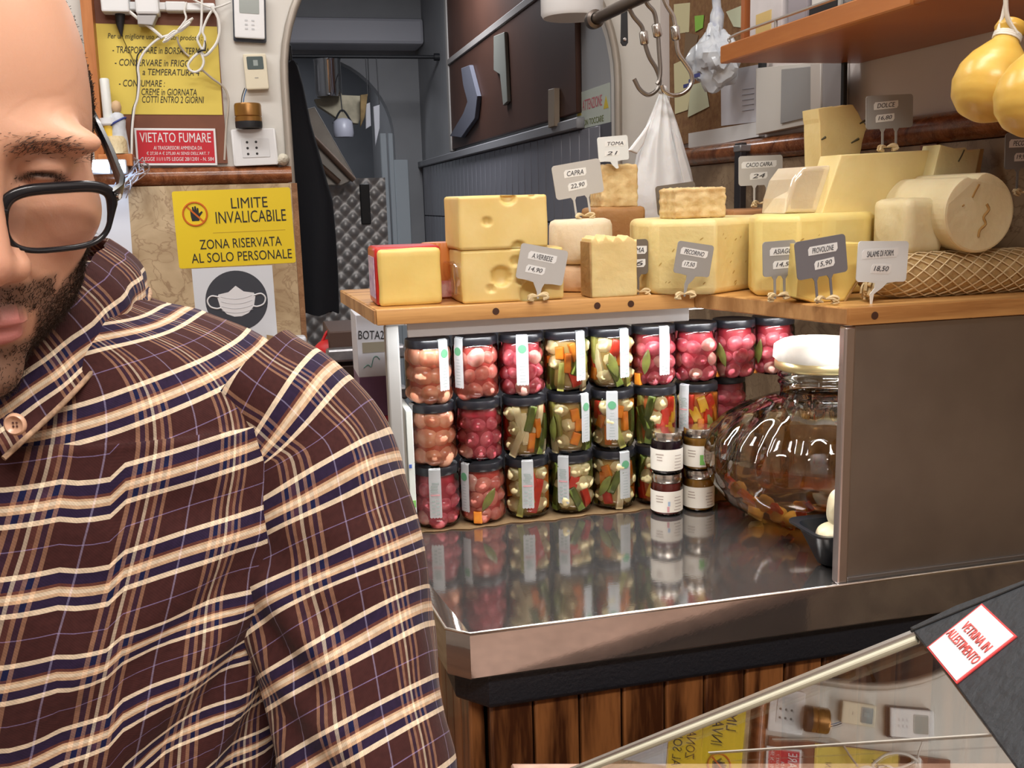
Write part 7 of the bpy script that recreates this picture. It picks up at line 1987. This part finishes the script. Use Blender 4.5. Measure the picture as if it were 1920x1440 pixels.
# sleeves
SL = [(.150, -.004, -.050, .050, .060), (.176, -.003, -.072, .052, .064), (.194, .0, -.096, .053, .066), (.202, .008, -.122, .056, .068), (.207, .018, -.155, .060, .070), (.212, .030, -.190, .063, .070), (.221, .046, -.226, .059, .067), (.228, .063, -.262, .057, .064), (.236, .081, -.299, .056, .062), (.243, .099, -.34, .055, .060), (.246, .122, -.385, .053, .056), (.236, .165, -.415, .050, .052), (.213, .215, -.424, .047, .048), (.185, .262, -.424, .043, .044), (.168, .290, -.422, .037, .038)]
SLr = resample(SL, 6)
def sleeve(sg):
    n = 96; P = [tp(sg * s[0], s[1], s[2]) for s in SLr]; rings = []
    for i, p in enumerate(P):
        t_ = (P[min(i + 1, len(P) - 1)] - P[max(i - 1, 0)]).normalized()
        ey = FR - t_ * FR.dot(t_); 
        if ey.length < .5: ey = Z_ - t_ * Z_.dot(t_)
        ey = (Z_ * max(0, t_.dot(FR)) + FR * max(.05, -t_.z)); ey = (ey - t_ * ey.dot(t_)).normalized()
        ex = t_.cross(ey).normalized()
        if ex.dot(LA) < 0: ex = -ex
        rings.append([p + ex * SLr[i][3] * se(math.cos(2 * math.pi * j / n - math.pi / 2), .9) + ey * SLr[i][4] * se(math.sin(2 * math.pi * j / n - math.pi / 2), .9) for j in range(n)])
    cr = [(tp(sg * .222, .14, -.265), tp(sg * .236, .16, -.42), .013, -.012), (tp(sg * .165, .09, -.175), tp(sg * .215, .115, -.225), .010, -.008), (tp(sg * .165, .10, -.215), tp(sg * .22, .13, -.262), .010, -.007), (tp(sg * .25, .09, -.20), tp(sg * .19, .10, -.165), .012, -.004), (tp(sg * .27, .11, -.30), tp(sg * .21, .14, -.265), .010, -.004), (tp(sg * .16, .08, -.14), tp(sg * .22, .09, -.15), .012, -.004)]
    rings = finish(rings, n, cr, .0036, 30, 4.0 * sg)
    def uvs(i, j, ar, al, p):
        q = p - N0; a = q.dot(LA) * sg - SLr[i][0]; b = q.dot(FR) - SLr[i][1]
        ang = (j / n) * 2 * math.pi - math.pi
        L0 = sum((P[k] - P[k - 1]).length for k in range(1, i + 1))
        v = L0 + .30 * a * (1 if L0 < .42 else max(0, 1 - (L0 - .42) / .06))
        return ((ang * .062 * 1.0 + .010) / PER, -v / PER * .97 + .1)
    return build_cloth('sleeve', rings, n, uvs, shirt)
sleeve(1); sleeve(-1)

# collar leaves, stand and the button
def collar(sg):
    top = [(.0, -.066, .052), (.034, -.058, .053), (.056, -.030, .051), (.063, .006, .044), (.057, .044, .026), (.040, .078, .004), (.018, .104, -.018)]
    edg = [(.0, -.086, .016), (.046, -.078, .016), (.076, -.044, .014), (.088, .004, .004), (.086, .052, -.014), (.074, .096, -.038), (.052, .134, -.064)]
    A = resample([np.array((sg * a, b, z)) for a, b, z in top], 6); B = resample([np.array((sg * a, b, z)) for a, b, z in edg], 6)
    A = np.array(A); B = np.array(B); nb = 9; V_ = []; F_ = []; UV = []
    s = 0
    for i in range(len(A)):
        if i: s += np.linalg.norm(B[i] - B[i - 1])
        for k in range(nb + 1):
            t = k / nb; p = A[i] * (1 - t) + B[i] * t
            out = np.array((p[0], p[1] - .01, 0)); out /= np.linalg.norm(out) + 1e-9
            p = p + out * .010 * math.sin(math.pi * min(1, t * 1.1)) * .8 + out * .0015 * math.sin(s * 160)
            V_.append(p); UV.append((s, t * np.linalg.norm(A[i] - B[i])))
    n1 = nb + 1
    for i in range(len(A) - 1):
        for k in range(nb): F_.append((i * n1 + k, i * n1 + k + 1, (i + 1) * n1 + k + 1, (i + 1) * n1 + k))
    bm = bmesh.new(); ul = bm.loops.layers.uv.new('cloth'); vs = [bm.verts.new(tp(*v)) for v in V_]
    for f in F_:
        fc = bm.faces.new([vs[q] for q in f])
        for lp, q in zip(fc.loops, f): lp[ul].uv = (UV[q][0] / PER + .62, -UV[q][1] / PER + .95)
    bmesh.ops.recalc_face_normals(bm, faces=bm.faces)
    bmesh.ops.solidify(bm, geom=bm.faces[:], thickness=.0024)
    me = mesh_of(bm, smooth=60); co = obj('collar', me, PLAID, shirt)
    pip = [tp(*(B[i] + np.array((0, .0, .0)) + (lambda o: o / (np.linalg.norm(o) + 1e-9) * .0018)(np.array((B[i][0], B[i][1], 0))))) for i in range(len(B))]
    return A, B
A_, B_ = collar(1); collar(-1)
e_ = [tp(*p) for p in B_]
bm = bmesh.new(); add_tube(bm, [p + FR * .0006 for p in e_], .0017, 6)
obj('collar_piping', mesh_of(bm, smooth=60), mat('piping_tan', (.50, .32, .20), .8, var=.5, scale=220), shirt)
bpnt = at_d(30, 795, 1.0) - Vector(EYE); bc = at_d(30, 795, .548)
nrm = (Vector(EYE) - bc).normalized()
Mb = frame(bc, LA, Z_.cross(Vector((1, 0, 0))).cross(LA) if False else Z_)
bt_ = obj('button', lathe([(0, .0006), (.0030, .0008), (.0040, .0018), (.0050, .0026), (.0060, .0020), (.0064, .0006), (.0060, 0), (0, 0)], 28, Mb, 50), mat('button_tan', (.70, .42, .28), .3, var=.2, scale=200), shirt)
for sx, sy in ((-1, -1), (1, -1), (-1, 1), (1, 1)):
    obj('thread_hole', lathe([(0, .0011), (.0006, .0011), (.0006, .0014), (0, .0014)], 8, Mb @ Matrix.Translation((sx * .0010, sy * .0010, 0))), mat('thread_brown', (.10, .04, .03), .8), bt_)
# dark undershirt in the open neck
bm = bmesh.new()
R1 = [bm.verts.new(tp(.050 * math.cos(a), .012 + .064 * math.sin(a), -.012 - .004 * math.sin(a))) for a in [i * 2 * math.pi / 40 for i in range(40)]]
R2 = [bm.verts.new(tp(.085 * math.cos(a), .018 + .084 * math.sin(a), -.07)) for a in [i * 2 * math.pi / 40 for i in range(40)]]
for i in range(40): bm.faces.new((R1[i], R1[(i + 1) % 40], R2[(i + 1) % 40], R2[i]))
obj('undershirt', mesh_of(bm, smooth=60), mat('undershirt_black', (.012, .012, .014), .9), person)

# trousers and shoes (below the picture, they carry the figure)
JN = mat('dark_trousers', (.02, .022, .03), .85, bump=.2, bscale=300)
bm = bmesh.new(); n = 28
def leg_loft(R0):
    R_ = [[bm.verts.new(c + LA * rx * math.cos(2 * math.pi * i / n) + FR * ry * math.sin(2 * math.pi * i / n)) for i in range(n)] for c, rx, ry in R0]
    for A, B in zip(R_, R_[1:]):
        for i in range(n): bm.faces.new((A[i], A[(i + 1) % n], B[(i + 1) % n], B[i]))
    bm.faces.new(R_[0][::-1]); bm.faces.new(R_[-1])
leg_loft([(tp(0, 0, -.62), .160, .11), (tp(0, 0, -.70), .170, .12), (tp(0, -.005, -.78), .170, .12), (tp(0, 0, -.84), .13, .09)])
for sg in (1, -1): leg_loft([(tp(sg * .075, 0, -.74), .085, .10), (tp(sg * .085, .0, -.84), .088, .098), (tp(sg * .09, .01, -1.0), .072, .08), (tp(sg * .095, .015, -1.12), .060, .065), (tp(sg * .10, -.005, -1.28), .055, .060), (tp(sg * .10, -.015, -1.40), .050, .058)])
obj('trousers', mesh_of(bm, smooth=60), JN, person)
for sg in (1, -1):
    c = tp(sg * .10, .03, 0); M = frame((c.x, c.y, .0), LA, FR)
    bm = bmesh.new(); R_ = []
    for t_ in range(13):
        s = t_ / 12; y = -.10 + .27 * s; w = .040 * (1 - .25 * abs(s - .55) - .55 * max(0, s - .85) / .15 * .8); h = .085 - .045 * sstep(np.array([s]), .25, .7)[0] - .012 * max(0, s - .85) / .15
        R_.append([bm.verts.new(M @ Vector((w * math.cos(q), y, max(.004, h / 2 + h / 2 * math.sin(q))))) for q in [i * 2 * math.pi / 18 for i in range(18)]])
    for A, B in zip(R_, R_[1:]):
        for i in range(18): bm.faces.new((A[i], A[(i + 1) % 18], B[(i + 1) % 18], B[i]))
    bm.faces.new(R_[0][::-1]); bm.faces.new(R_[-1])
    obj('shoe', mesh_of(bm, smooth=60), mat('shoe_leather', (.02, .014, .01), .4), person)
